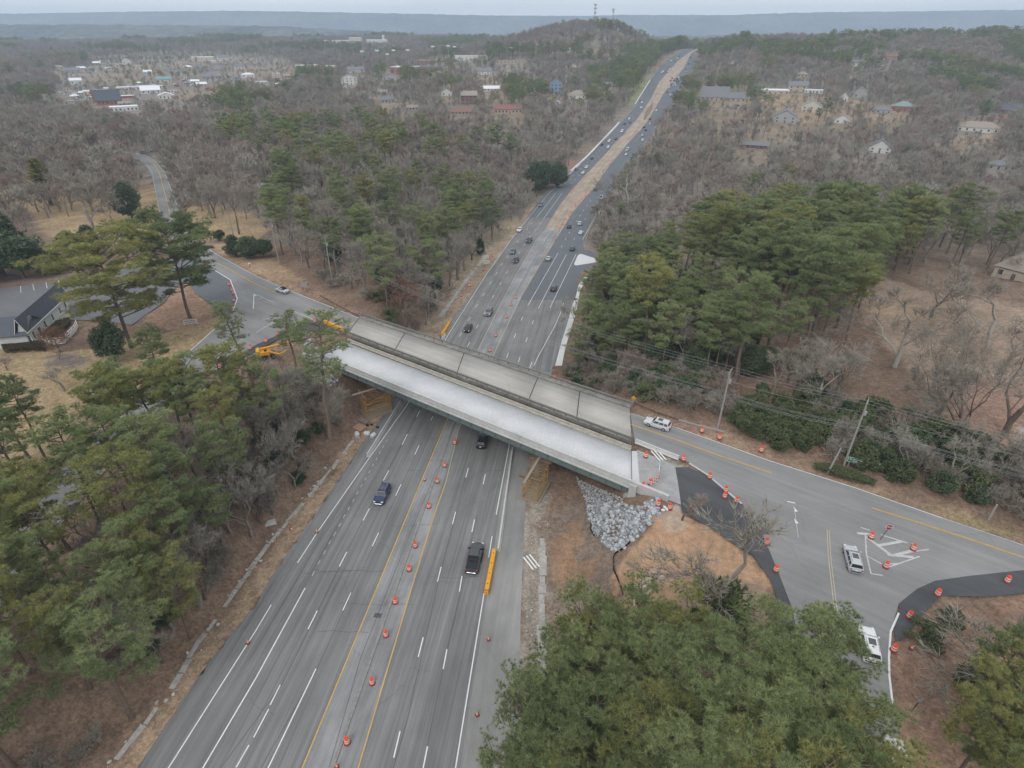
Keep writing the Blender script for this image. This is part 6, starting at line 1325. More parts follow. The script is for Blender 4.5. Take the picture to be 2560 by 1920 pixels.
# hilltop masts, water tank, stadium lamps
def mast(px, y0, y1, label, cat, name, m, wide=.9):
    p = P(px, y0); dep = p.y*CP+(CAM_H-p.z)*SP; h = (y0-y1)*dep/FPX; r = empty(name, (p.x, p.y, p.z-1)); tag(r, label, cat)
    mb = MB(); mb.tube((0, 0, 0), (0, 0, h), wide*.5, wide*.22, n=5); mb.build('mast', m, r); return r, h
M_GALV = mat('galvanised_steel', (.36, .37, .38), .5)
def tall(px, ybase_dist, ytop, label, name, heads):
    d = ray(px, ytop); t = ybase_dist/d[1]; x, y, zt_ = d[0]*t, ybase_dist, CAM_H+d[2]*t; zb = H1(x, y); r = empty(name, (x, y, zb)); tag(r, label, 'mast'); h = zt_-zb
    mb = MB(); mb.tube((0, 0, -1), (0, 0, h), .9, .45, n=6); mb.build('mast', M_GALV, r)
    for z, w_ in heads: mb = MB(); mb.box((0, 0, h-z), (w_, w_, 2.2)); mb.build('antenna_array', M_GALV, r)
tall(1489, 1150, 10, 'tall antenna mast on the wooded hilltop left of the water tank', 'antenna_mast', ((1, 4.5), (6, 4.5), (12, 3.5)))
tall(1534, 1160, 22, 'shorter antenna mast on the wooded hilltop right of the water tank', 'antenna_mast', ((1, 4), (4, 3)))
d = ray(1506, 46); t = 1160/d[1]; tk = empty('water_tank', (d[0]*t, 1160, 0)); tag(tk, 'pale domed water tank on the wooded hilltop', 'water tank')
zt_ = CAM_H+d[2]*t; mb = MB(); mb.lathe([(7, H1(d[0]*t, 1160)), (7.4, zt_-9), (7.2, zt_-5), (5.5, zt_-2), (2.8, zt_-.5), (.1, zt_)], 20); mb.build('tank', M_CREAM, tk, smooth=True)
for i, (px, y0, y1) in enumerate(((911, 186, 134), (949, 190, 133), (973, 186, 140), (989, 188, 132), (1024, 184, 131), (1085, 172, 122), (1123, 168, 120), (1138, 160, 121), (1278, 150, 122))):
    r, h = mast(px, y0, y1, 'tall floodlight pole beside the school stadium', 'light pole', 'floodlight_pole', M_GALV, .8); r['group'] = 'floodlight poles round the stadium'
    mb = MB(); mb.box((0, 0, h), (5, .8, 1.6)); mb.build('lamp_bank', M_WTRIM, r)
r, h = mast(1641, 183, 162, 'steel pole with a long mast arm over the far left lanes', 'signal pole', 'signal_pole', M_GALV, .5); mb = MB(); mb.tube((0, 0, h), (11, 0, h+1.2), .16, .1); mb.build('mast_arm', M_GALV, r)
# ------------------------------------------------------------------ vehicles
M_PAINT = mat('car_paint', (1, 1, 1), .28, objcol=True, spec=.6)
M_GLASS = mat('car_glass', (.03, .036, .042), .08, spec=.9); M_TYRE = mat('tyre_rubber', (.02, .02, .021), .85); M_RIM = mat('wheel_alloy', (.42, .43, .45), .35, metal=.6); M_LAMP = mat('headlamp_glass', (.72, .75, .78), .15, spec=.8); M_TAIL = mat('tail_lamp', (.35, .015, .015), .3, spec=.6); M_BLACKP = mat('black_plastic', (.022, .022, .024), .6); M_CHROME = mat('chrome', (.55, .56, .58), .2, metal=.8); M_PLATE = mat('number_plate', (.7, .71, .73), .5); M_SOFT = mat('black_soft_top', (.02, .02, .022), .9); M_ROOFGL = mat('roof_glass', (.05, .06, .065), .15, spec=.8)
SPEC = {  # length, width, stations of the lower body (x, top z, half width), cabin: base x0 x1, roof x0 x1, belt z, roof z, half width base / roof
 'suv': (4.75, 1.92, [(-2.37, .82, .80), (-2.3, 1.02, .9), (-1.9, 1.06, .96), (.75, 1.05, .96), (1.15, 1.04, .95), (1.95, .96, .92), (2.28, .84, .84), (2.37, .62, .74)], (-2.25, 1.0, -1.98, .28, 1.04, 1.68, .90, .68)),
 'sedan': (4.65, 1.82, [(-2.32, .75, .74), (-2.25, .95, .84), (-1.6, 1.0, .9), (.8, .95, .91), (1.3, .92, .9), (2.0, .80, .86), (2.25, .7, .78), (2.32, .5, .66)], (-1.75, 1.05, -1.05, .25, .96, 1.43, .84, .60)),
 'pickup': (5.85, 2.02, [(-2.92, .95, .92), (-2.88, 1.12, .98), (-.95, 1.14, 1.0), (1.2, 1.14, 1.0), (1.5, 1.13, .99), (2.5, 1.06, .96), (2.85, .95, .9), (2.92, .7, .84)], (-.85, 1.45, -.7, .85, 1.13, 1.92, .93, .74)),
 'wagon': (4.7, 1.84, [(-2.35, .78, .76), (-2.28, .98, .86), (-1.8, 1.0, .92), (.8, .97, .92), (1.25, .94, .91), (2.0, .84, .87), (2.28, .72, .79), (2.35, .5, .68)], (-2.2, 1.1, -1.85, .25, .97, 1.52, .86, .64)),
 'convertible': (4.5, 1.8, [(-2.25, .75, .72), (-2.18, .93, .84), (-1.5, .98, .9), (.7, .92, .9), (1.2, .9, .89), (1.9, .78, .85), (2.18, .66, .76), (2.25, .48, .66)], (-1.2, .95, -.75, .25, .94, 1.38, .80, .56)),
}
def car_lower(mb, sp, m=0):
    zb = .26; ring = []
    for x, zt, hw_ in sp[2]:
        ring.append([(x, -hw_*.9, zb), (x, -hw_, zb+.2), (x, -hw_*1.0, zt-.22), (x, -hw_*.95, zt-.07), (x, -hw_*.8, zt), (x, 0, zt+.025), (x, hw_*.8, zt), (x, hw_*.95, zt-.07), (x, hw_, zt-.22), (x, hw_, zb+.2), (x, hw_*.9, zb)])
    n = len(ring[0]); pts = [p for r_ in ring for p in r_]; fs = []
    for k in range(len(ring)-1):
        for i in range(n): j = (i+1) % n; fs.append((k*n+i, k*n+j, (k+1)*n+j, (k+1)*n+i))
    fs += [tuple(range(n)), tuple(range((len(ring)-1)*n+n-1, (len(ring)-1)*n-1, -1))]
    mb.add(pts, fs, m)
def car_cabin(mb, c, m=0):
    x0, x1, r0, r1, zb, zt, hb, hr = c; zm = zt-.09
    def ring(z, a, b, h): return [(a, -h, z), (b, -h, z), (b, h, z), (a, h, z)]
    hm = hr+(hb-hr)*.16
    pts = ring(zb-.04, x0, x1, hb)+ring(zm, r0+(x0-r0)*.12, r1+(x1-r1)*.12, hm)+ring(zt-.015, r0+.1, r1-.1, hr*.93)+[(r0+.3, 0, zt+.03), (r1-.35, 0, zt+.03)]
    fs = [(0, 1, 5, 4), (1, 2, 6, 5), (2, 3, 7, 6), (3, 0, 4, 7), (4, 5, 9, 8), (5, 6, 10, 9), (6, 7, 11, 10), (7, 4, 8, 11), (8, 9, 13, 12), (9, 10, 13), (10, 11, 12, 13), (11, 8, 12)]
    mb.add(pts, fs, m)
def pane(mb, c, side, u0, u1, v0=.12, v1=.9, push=.012, m=0):
    """glass on one face of the cabin frustum"""
    x0, x1, r0, r1, zb, zt, hb, hr = c; zm = zt-.09; hm = hr+(hb-hr)*.16; a, b = r0+(x0-r0)*.12, r1+(x1-r1)*.12
    B = {'f': ((x1, -hb), (x1, hb), (b, hm), (b, -hm)), 'r': ((x0, hb), (x0, -hb), (a, -hm), (a, hm)), 'L': ((x1, hb), (x0, hb), (a, hm), (b, hm)), 'R': ((x0, -hb), (x1, -hb), (b, -hm), (a, -hm))}[side]
    q = [Vector((*B[0], zb)), Vector((*B[1], zb)), Vector((*B[2], zm)), Vector((*B[3], zm))]
    f = lambda u, v: q[0].lerp(q[1], u).lerp(q[3].lerp(q[2], u), v)
    P4 = [f(u0, v0), f(u1, v0), f(u1, v1), f(u0, v1)]; n = (P4[1]-P4[0]).cross(P4[3]-P4[0]).normalized()*push
    mb.add([p+n for p in P4], [(0, 1, 2, 3)], m)
def wheel_pos(kind):
    L = SPEC[kind][0]; wb = {'pickup': .315, 'suv': .30}.get(kind, .295)*L; return [(s*wb+(.02*L if kind == 'pickup' and s > 0 else 0), t) for s in (-1, 1) for t in (-1, 1)]
def make_car(kind, small=False):
    sp = SPEC[kind]; c = sp[3]; wr = .39 if kind in ('pickup',) else .36 if kind == 'suv' else .33
    if small:
        mb = MB(); car_lower(mb, sp); car_cabin(mb, c)
        pane(mb, c, 'f', .05, .95, m=1); pane(mb, c, 'r', .07, .93, m=1); pane(mb, c, 'L', .08, .92, m=1); pane(mb, c, 'R', .08, .92, m=1)
        for x, s in wheel_pos(kind): mb.tube((x, s*(sp[1]/2-.2), wr), (x, s*(sp[1]/2+.01), wr), wr, n=10, m=2)
        if kind == 'pickup': mb.add([(-2.8, -.85, 1.165), (-1.0, -.85, 1.165), (-1.0, .85, 1.165), (-2.8, .85, 1.165)], [(0, 1, 2, 3)], 2)
        me = mb.build('car', [M_PAINT, M_GLASS, M_TYRE]); return me
    r = empty(kind, (0, 0, 0)); r['category'] = 'car'
    mb = MB(); car_lower(mb, sp); car_cabin(mb, c)
    mb.build('body', M_PAINT, r)
    for nm, sd, u0, u1 in (('windshield', 'f', .04, .96), ('rear_window', 'r', .07, .93)):
        if kind == 'convertible' and sd == 'r': continue
        mb = MB(); pane(mb, c, sd, u0, u1); mb.build(nm, M_GLASS, r)
    for sd in 'LR':
        cuts_ = [(.06, .47), (.53, .92)] if kind in ('pickup', 'sedan', 'convertible') else [(.05, .36), (.40, .70), (.74, .95)]
        if sd == 'R': cuts_ = [(1-b, 1-a) for a, b in cuts_]
        for a, b in cuts_: mb = MB(); pane(mb, c, sd, a, b); mb.build('side_window', M_GLASS, r)
    first = None
    for x, s in wheel_pos(kind):
        if first is None:
            mb = MB(); mb.tube((0, -.11, 0), (0, .11, 0), wr, n=18); first = o = mb.build('wheel', M_TYRE, r)
            mb = MB(); mb.tube((0, -.118, 0), (0, .118, 0), wr*.66, n=14); rim = mb.build('rim', M_RIM, o)
        else:
            o = first.copy(); COL.objects.link(o); rr = rim.copy(); COL.objects.link(rr); rr.parent = o
        o.location = (x, s*(sp[1]/2-.10), wr)
    L2 = sp[0]/2; hb = sp[2][-2][2]; zh = sp[2][-2][1]
    for s in (-1, 1):
        mb = MB(); mb.box((L2-.16, s*hb*.80, zh-.05), (.34, .34, .15), rz=-s*.35, bev=.03); mb.build('headlight', M_LAMP, r)
        mb = MB(); mb.box((-L2+.06, s*sp[2][0][2]*.88, sp[2][1][1]-.16), (.16, .22, .3 if kind == 'pickup' else .18), bev=.03); mb.build('taillight', M_TAIL, r)
        mb = MB(); mb.box((c[1]-.12, s*(sp[1]/2+.09), c[4]+.08), (.14, .22 if kind != 'pickup' else .36, .16 if kind != 'pickup' else .26), bev=.03); mb.build('mirror', M_BLACKP if kind == 'pickup' else M_PAINT, r)
    mb = MB(); mb.box((L2-.05, 0, zh-.22), (.14, hb*1.15, .2), bev=.02); mb.build('grille', M_BLACKP, r)
    mb = MB(); mb.box((L2-.03, 0, .42), (.12, hb*1.5, .1), bev=.02); mb.build('front_bumper', M_CHROME if kind in ('suv', 'pickup') else M_BLACKP, r)
    mb = MB(); mb.box((-L2+.02, 0, .5), (.14, 1.4, .14), bev=.02); mb.build('rear_bumper', M_CHROME if kind == 'pickup' else M_BLACKP, r)
    mb = MB(); mb.box((-L2-.01, 0, .72 if kind != 'pickup' else .55), (.1, .34, .16)); mb.build('number_plate', M_PLATE, r)
    if kind == 'suv' or kind == 'wagon':
        for s in (-1, 1): mb = MB(); mb.tube((c[2]+.25, s*c[7]*.86, c[5]+.035), (c[3]-.25, s*c[7]*.86, c[5]+.035), .028, n=6); mb.build('roof_rail', M_CHROME, r)
        mb = MB(); x1 = c[3]-.3; mb.box((x1-.45, 0, c[5]+.02), (.85, c[7]*1.15, .045)); mb.build('sunroof', M_ROOFGL, r)
    if kind == 'pickup':
        mb = MB(); mb.box((-1.88, 0, 1.165), (1.85, 1.72, .05), bev=.02); mb.build('bed_cover', M_BLACKP, r)
        for s in (-1, 1): mb = MB(); mb.box((.3, s*1.06, .42), (2.0, .16, .06)); mb.build('running_board', M_BLACKP, r)
    if kind == 'convertible':
        mb = MB(); cc = (c[0]-.02, c[1]-.1, c[2]-.02, c[3]+.02, c[4]+.02, c[5]+.02, c[6]*.98, c[7]*1.01); q = MB(); car_cabin(q, cc); q.f = [f for f in q.f if True]; 
        x0, x1, r0, r1, zb, zt, hb_, hr = cc; v = [(x0, -hb_*.9, zb+.06), (x0, hb_*.9, zb+.06), (r0, hr, zt), (r1, hr, zt+.02), (r1, -hr, zt+.02), (r0, -hr, zt)]
        mb.add(v, [(0, 5, 2, 1), (5, 4, 3, 2)]); mb.add([(p[0], p[1], p[2]+.025) for p in v], [(0, 1, 2, 5), (5, 2, 3, 4)]); mb.build('soft_top', M_SOFT, r)
    return r
PROTO = {}; SMALLP = {}
COLR = {'white': (.72, .73, .74), 'silver': (.46, .48, .50), 'grey': (.16, .17, .18), 'dark grey': (.055, .06, .065), 'black': (.014, .015, .017), 'navy blue': (.018, .035, .085), 'teal grey': (.10, .15, .17), 'maroon': (.13, .02, .025), 'pale silver': (.56, .58, .60)}
CATN = {'suv': 'car', 'sedan': 'car', 'pickup': 'pickup truck', 'wagon': 'car', 'convertible': 'car'}
NAMEN = {'suv': 'suv_car', 'sedan': 'sedan_car', 'pickup': 'pickup_truck', 'wagon': 'wagon_car', 'convertible': 'convertible_car'}
def set_car(kind, pos, head, colour, label, group=None, small=False, slope=0.0):
    if small:
        if kind not in SMALLP: SMALLP[kind] = o = make_car(kind, True); o.name = NAMEN[kind]
        else: o = SMALLP[kind].copy(); COL.objects.link(o)
    else:
        if kind not in PROTO: PROTO[kind] = o = make_car(kind); o.name = NAMEN[kind]
        else: o = copy_tree(PROTO[kind])
    o.location = pos; o.rotation_euler = (0, -slope, head); o.color = (*COLR[colour], 1)
    for ch in o.children_recursive: ch.color = o.color
    tag(o, label, CATN[kind], group); return o
def hw_car(px, kind, colour, label, away=False, small=False, group=None):
    p = PR(*px); t = tangent(p.y); h = math.atan2(t.y, t.x); sl = math.asin(t.z)
    if not away: h += math.pi; sl = -sl
    return set_car(kind, (p.x, p.y, p.z+.03+p.length*.0002), h, colour, label, group, small, sl)
def st_car(px, front, kind, colour, label, z=ZS+.02):
    p, q = PZ(*px, z), PZ(*front, z); d = q-p; return set_car(kind, p, math.atan2(d.y, d.x), colour, label)
hw_car((957, 1243), 'suv', 'navy blue', 'navy blue car with silver roof rails driving towards the camera below the bridge')
hw_car((1206, 1108), 'suv', 'black', 'black car half hidden under the near edge of the white bridge deck', away=True)
hw_car((1187, 1402), 'pickup', 'dark grey', 'dark grey pickup truck with a covered bed beside the yellow crash cushion', away=True)
st_car((1643, 1066), (1583, 1047), 'suv', 'pale silver', 'pale silver car on the street just right of the old bridge')
st_car((2129, 1403), (2113, 1340), 'wagon', 'silver', 'silver car with a sunroof waiting left of the stop sign')
st_car((2168, 1618), (2156, 1555), 'suv', 'white', 'white car driving up the lower right street beside the drums')
st_car((2236, 1912), (2228, 1850), 'suv', 'white', 'white car almost hidden under the pines at the bottom right')
st_car((707, 730), (672, 718), 'convertible', 'pale silver', 'pale silver convertible with a black soft top on the left street')
st_car((192, 699), (188, 676), 'suv', 'black', 'black car parked at the back edge of the parking lot', ZS+.03)
st_car((362, 385), (340, 384), 'pickup', 'grey', 'grey pickup truck at the far end of the upper left road')
st_car((383, 381), (365, 382), 'suv', 'dark grey', 'dark car behind the grey pickup on the upper left road')
hw_car(C4(268, 1185), 'sedan', 'black', 'black car nearest the old bridge in the left lanes beyond it')
hw_car(C4(537, 975), 'suv', 'grey', 'grey car with a pale windscreen, second from the bridge in the left lanes beyond it')
hw_car(C4(893, 290), 'suv', 'black', 'black car with lit headlights passing left of the median beyond the bridge')
hw_car(C4(853, 176), 'suv', 'teal grey', 'teal grey car just behind the black car left of the median')
hw_car(C3(295, 1345), 'pickup', 'dark grey', 'dark grey pickup truck in the lane beside the brown median end')
hw_car(C3(130, 1165), 'suv', 'white', 'white car on the left edge line of the grey left lanes')
hw_car(C3(492, 728), 'suv', 'grey', 'grey car where the dark fresh asphalt starts in the left lanes')
hw_car(C3(815, 388), 'sedan', 'silver', 'silver car beside the brown verge left of the far highway')
hw_car(C3(1105, 103), 'sedan', 'dark grey', 'dark grey car beside the kerb just above the brown verge')
hw_car(C3(1283, 73), 'suv', 'white', 'white car in the middle lane, upper of the pair above the brown verge')
hw_car(C3(1225, 170), 'sedan', 'white', 'white car in the inner lane, lower of the pair above the brown verge')
hw_car(C4(1322, 262), 'sedan', 'silver', 'silver car in the inner right lane left of the white traffic island', True)
hw_car(C4(1390, 655), 'suv', 'dark grey', 'dark grey car near the foot of the dark asphalt in the right lanes', True)
hw_car(C4(1637, 132), 'suv', 'dark grey', 'dark grey car beside the upper corner of the white traffic island', True)
hw_car(C3(1187, 1210), 'sedan', 'white', 'white car in the right lanes above the side road', True)
hw_car(C3(1168, 1050), 'suv', 'pale silver', 'pale silver car with red brake lights in the right lanes', True)
hw_car(C3(990, 1100), 'sedan', 'black', 'black car in the inner right lane level with the brake lights', True)
hw_car(C3(1440, 452), 'suv', 'dark grey', 'dark car in the right lanes beside the pale sycamore', True)
hw_car(C3(1540, 602), 'pickup', 'white', 'white pickup truck half behind the branches of the pale sycamore', True)
ORD = ['first', 'second', 'third', 'fourth', 'fifth', 'sixth', 'seventh', 'eighth', 'ninth']
cnt = {}
def far_car(q, kind, colour, away, side):
    base = colour.split()[-1]; k = (base, side); n = cnt.get(k, 0); cnt[k] = n+1
    hw_car(q, kind, colour, f'{ORD[n]} {base} car up the far {side} lanes counted from the bridge end', away, True)
for a, b, c_, k in ((770, 1100, 'white', 'sedan'), (420, 1340, 'dark grey', 'sedan'), (635, 1045, 'black', 'sedan'), (790, 975, 'white', 'suv'), (930, 925, 'dark grey', 'sedan'), (1065, 765, 'white', 'pickup'), (1120, 605, 'dark grey', 'suv'), (1235, 570, 'teal grey', 'suv'), (1217, 500, 'white', 'sedan'), (1470, 262, 'white', 'sedan'), (1483, 150, 'white', 'sedan'), (1462, 105, 'teal grey', 'sedan')): far_car(C2(a, b), k, c_, False, 'left')
for a, b, c_, k in ((1150, 1255, 'white', 'sedan'), (1140, 1215, 'grey', 'suv'), (1180, 1150, 'white', 'pickup'), (1505, 950, 'white', 'sedan'), (1500, 850, 'silver', 'sedan'), (1570, 735, 'dark grey', 'sedan'), (1535, 670, 'black', 'sedan'), (1665, 605, 'white', 'sedan'), (1660, 500, 'dark grey', 'sedan'), (1795, 320, 'white', 'sedan')): far_car(C2(a, b), k, c_, True, 'right')
CQ = lambda a, b: (1560+a/11.06, 100+b/11.06)
rnd = random.Random(5)
for a, b in ((1045, 915), (1105, 905), (1150, 870), (1185, 830), (1210, 790), (1230, 750), (1260, 820), (1215, 880), (1180, 905), (1080, 880)):
    hw_car(CQ(a, b), 'sedan', 'white' if rnd.random() < .7 else 'grey', 'tiny pale car in the cluster waiting in the far left lanes', small=True, group='cluster in the far left lanes')
for a, b, c_ in ((1300, 590, 'white'), (1405, 590, 'grey'), (1475, 520, 'white'), (1525, 460, 'dark grey')): hw_car(CQ(a, b), 'sedan', c_, 'tiny car climbing alone to the crest in the far left lanes', small=True, group='cars near the crest on the left')
for a, b in ((1290, 1140), (1260, 1320), (1290, 1270), (1340, 1190), (1330, 1070), (1410, 1070), (1380, 1130), (1400, 1210), (1450, 1150), (1470, 1090), (1505, 1050), (1510, 1150), (1450, 1230), (1350, 1280), (1570, 1060), (1625, 1105), (1530, 1100), (1480, 1190), (1420, 1260), (1310, 1230)):
    hw_car(CQ(a, b), 'sedan', rnd.choice(['white', 'maroon', 'grey', 'silver', 'maroon', 'dark grey']), 'tiny car in the dense queue in the far right lanes below the hill', True, True, 'queue in the far right lanes')
for a, b, c_ in ((1725, 980, 'white'), (1715, 890, 'silver'), (1710, 820, 'grey'), (1790, 670, 'dark grey'), (1840, 495, 'black'), (1195, 1455, 'black'), (1280, 1530, 'white')): hw_car(CQ(a, b), 'sedan', c_, 'tiny car outside the dense queue in the far right lanes', True, True, 'loose cars in the far right lanes')
# cars parked in the town and by the school
rg = np.random.default_rng(8)
for (x0, x1, y0, y1, n, lb, gp) in ((150, 235, 228, 255, 18, 'tiny parked car beside the church in the town', 'cars parked beside the church'), (440, 500, 200, 216, 22, 'tiny parked car right of the cream shop row in the town', 'cars parked by the cream shop row'), (455, 480, 150, 163, 8, 'tiny parked car left of the far shop centre', 'cars parked by the shop centre'), (540, 615, 145, 158, 14, 'tiny parked car right of the far shop centre', 'cars parked right of the shop centre'), (1030, 1080, 184, 194, 8, 'tiny parked car in front of the brick school', 'cars parked at the school'), (1810, 1850, 262, 272, 7, 'tiny parked car below the wide grey roof on the right', 'cars parked below the grey roof')):
    for k in range(n):
        p = P(rg.uniform(x0, x1), rg.uniform(y0, y1)); set_car('sedan', (p.x, p.y, p.z+.4), rg.choice([0, 1.57])+.3, rg.choice(['white', 'silver', 'pale silver', 'white', 'maroon', 'dark grey']), lb, gp, True)
        CLEAR.append([(p.x-4, p.y-30), (p.x+4, p.y-30), (p.x+4, p.y+4), (p.x-4, p.y+4)])
# ------------------------------------------------------------------ the far woods, one object per kind
def planted(data_list):
    out = []
    for d in data_list:
        src = None
        for o in COL.objects:
            if o.type == 'MESH' and o.data == d[1]: src = o; break
        if src is None:
            continue
        tr = [c for c in src.parent.children if c.data == d[0]][0]; out.append((tr, src))
    return out
def wood(name, pts, scl, data_list, label, cat):
    pairs = planted(data_list); n = len(pts); rg = np.random.default_rng(len(name)+n)
    me = bpy.data.meshes.new(name); me.vertices.add(n); me.vertices.foreach_set('co', np.asarray(pts, np.float32).ravel())
    for an, ty, val in (('turn', 'FLOAT', rg.uniform(0, 6.28, n)), ('size', 'FLOAT', scl), ('girth', 'FLOAT', rg.uniform(.9, 1.3, n)*scl)):
        a = me.attributes.new(an, ty, 'POINT'); a.data.foreach_set('value', np.asarray(val, np.float32))
    a = me.attributes.new('pick', 'INT', 'POINT'); a.data.foreach_set('value', rg.integers(0, len(pairs), n).astype(np.int32))
    o = link(name, me); g = bpy.data.node_groups.new(name, 'GeometryNodeTree')
    g.interface.new_socket('Geometry', in_out='INPUT', socket_type='NodeSocketGeometry'); g.interface.new_socket('Geometry', in_out='OUTPUT', socket_type='NodeSocketGeometry')
    N, Lk = g.nodes, g.links; gi, go = N.new('NodeGroupInput'), N.new('NodeGroupOutput'); js = N.new('GeometryNodeJoinGeometry')
    for tr, cr in pairs:
        jj = N.new('GeometryNodeJoinGeometry')
        for ob_ in (tr, cr):
            oi = N.new('GeometryNodeObjectInfo'); oi.transform_space = 'ORIGINAL'; oi.inputs['Object'].default_value = ob_; Lk.new(oi.outputs['Geometry'], jj.inputs[0])
        gt = N.new('GeometryNodeGeometryToInstance'); Lk.new(jj.outputs[0], gt.inputs[0]); Lk.new(gt.outputs[0], js.inputs[0])
    ip = N.new('GeometryNodeInstanceOnPoints'); Lk.new(gi.outputs[0], ip.inputs['Points']); Lk.new(js.outputs[0], ip.inputs['Instance']); ip.inputs['Pick Instance'].default_value = True
    def named(nm, ty):
        q = N.new('GeometryNodeInputNamedAttribute'); q.data_type = ty; q.inputs['Name'].default_value = nm; return q.outputs['Attribute']
    Lk.new(named('pick', 'INT'), ip.inputs['Instance Index'])
    cx = N.new('ShaderNodeCombineXYZ'); Lk.new(named('turn', 'FLOAT'), cx.inputs[2]); Lk.new(cx.outputs[0], ip.inputs['Rotation'])
    cs = N.new('ShaderNodeCombineXYZ'); gth = named('girth', 'FLOAT'); Lk.new(gth, cs.inputs[0]); Lk.new(gth, cs.inputs[1]); Lk.new(named('size', 'FLOAT'), cs.inputs[2]); Lk.new(cs.outputs[0], ip.inputs['Scale'])
    Lk.new(ip.outputs[0], go.inputs[0]); md = o.modifiers.new('wood', 'NODES'); md.node_group = g
    return tag(o, label, cat, kind='stuff')
# one tree of each far sort stands by itself so that the wood can repeat it
for i, d in enumerate(PINE_F+BARE_F):
    pine = i < len(PINE_F); x, y = [(-95, 330), (-60, 345), (120, 300), (150, 330), (-120, 360), (-150, 345), (90, 330), (180, 345)][i]
    plant(d, x, y, 18 if pine else 15, ['pine at the near edge of the far wood', 'bare tree at the near edge of the far wood'][0 if pine else 1], PT if pine else BT, ['pines at the edge of the far wood', 'bare trees at the edge of the far wood'][0 if pine else 1], 'pine_tree' if pine else 'bare_tree')
flush()
rg = np.random.default_rng(99)
def rows(y0, y1, sp0, sp1):
    out = []; y = y0
    while y < y1:
        sp = sp0+(sp1-sp0)*(y-y0)/(y1-y0); hw = .96*y*1.03+50; x = np.arange(-hw, hw, sp)
        out.append(np.c_[x+rg.uniform(-.5, .5, len(x))*sp, y+rg.uniform(-.5, .5, len(x))*sp]); y += sp*.95
    return np.vstack(out)
pts = rows(228, 2350, 7.4, 15); x, y = pts[:, 0], pts[:, 1]
pad = np.where(y < 420, 5, 7)
ok = ~((x > XL(y)-pad) & (x < XR(y)+pad*.6)); ok &= free(x, y, 3)
for poly in CLEAR: ok &= ~inpoly(x, y, poly)
low = np.ones(len(x))
TOWN = [(q.x, q.y) for q in [P(*k) for k in ((150, 205), (240, 150), (480, 135), (720, 150), (745, 200), (480, 270), (160, 285))]]
k = inpoly(x, y, TOWN); low[k] = .5; ok &= ~(k & (rg.uniform(0, 1, len(x)) < .5))
for poly in LOW:
    k = inpoly(x, y, poly); low[k] = .55; ok &= ~(k & (rg.uniform(0, 1, len(x)) < .15))
tx = np.array(TREES); near_ = y < 420
keep = np.ones(len(x), bool)
for i in np.where(near_ & ok)[0]:
    if ((tx[:, 0]-x[i])**2+(tx[:, 1]-y[i])**2).min() < 30: keep[i] = False
ok &= keep
clear = vnoise(x, y, 70, 31); dens = np.where((clear > .58) & (y > 420) & (y < 1500), .75, 1.0)
ok &= rg.uniform(0, 1, len(x)) < dens
x, y, low = x[ok], y[ok], low[ok]; z = H(x, y)
pn = .55*vnoise(x, y, 120, 51)+.45*vnoise(x, y, 35, 52)
thr = np.interp(y, [230, 400, 600, 900, 1400, 2200], [.74, .74, .73, .72, .65, .57])
right = x > XR(y); thr = np.where(right & (y > 620), thr-.03, thr); thr = np.where(right & (y < 480), .80, thr); thr = np.where((~right) & (y < 620), thr+.05, thr)
thr = np.where((~right) & (np.abs(x-XL(y)) < 60) & (y > 700), .40, thr)
thr = thr-.13*np.exp(-(((x-200)/150)**2+((y-1150)/200)**2))
pine = pn > thr
def plus(pt, sc, n, h):
    q = np.array(SPARE[n]).reshape(-1, 3)
    return np.vstack([pt, np.c_[q[:, 0], q[:, 1], H(q[:, 0], q[:, 1])-.3]]), np.r_[sc, q[:, 2]/h]
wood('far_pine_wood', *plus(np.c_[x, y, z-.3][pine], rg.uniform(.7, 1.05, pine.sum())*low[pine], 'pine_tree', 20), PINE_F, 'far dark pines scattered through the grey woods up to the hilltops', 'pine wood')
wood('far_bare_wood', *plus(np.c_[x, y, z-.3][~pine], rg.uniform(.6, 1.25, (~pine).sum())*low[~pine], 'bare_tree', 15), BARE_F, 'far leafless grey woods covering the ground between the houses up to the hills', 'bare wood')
# ------------------------------------------------------------------ drums, cones, barricades
M_ORANGE = mat('orange_drum_plastic', (.80, .085, .03), .5, 3, .1); M_REFL = mat('white_reflective_band', (.74, .70, .66), .5); M_RUB = mat('dark_rubber_base', (.13, .06, .055), .9); M_CONEO = mat('cone_orange', (.70, .09, .03), .5)
def make_drum():
    r = empty('traffic_drum', (0, 0, 0)); mb = MB()
    mb.lathe([(.29, .06), (.29, .26), (.275, .26), (.275, .42), (.26, .42), (.26, .56), (.245, .56), (.245, .72), (.23, .72), (.225, .90), (.19, .93), (.05, .94)], 16, mats=[0, 0, 1, 1, 0, 0, 1, 1, 0, 0, 0, 0]); mb.box((0, 0, .985), (.3, .05, .1)); mb.build('barrel', [M_ORANGE, M_REFL], r)
    mb = MB(); mb.lathe([(.02, .0), (.36, 0), (.36, .05), (.30, .08), (.29, .1)], 16); mb.build('rubber_base', M_RUB, r); return r
def make_cone():
    r = empty('traffic_cone', (0, 0, 0)); mb = MB(); mb.lathe([(.16, .05), (.125, .25), (.11, .25), (.085, .42), (.08, .42), (.065, .54), (.05, .54), (.035, .66), (.03, .66), (.02, .95), (.01, .96)], 12, mats=[0, 0, 1, 1, 0, 0, 1, 1, 0, 0, 0]); mb.build('cone', [M_CONEO, M_REFL], r)
    mb = MB(); mb.box((0, 0, .04), (.42, .42, .08), bev=.03); mb.build('rubber_base', M_RUB, r); return r
DRUM = make_drum(); CONE = make_cone(); used = {'d': False, 'c': False}
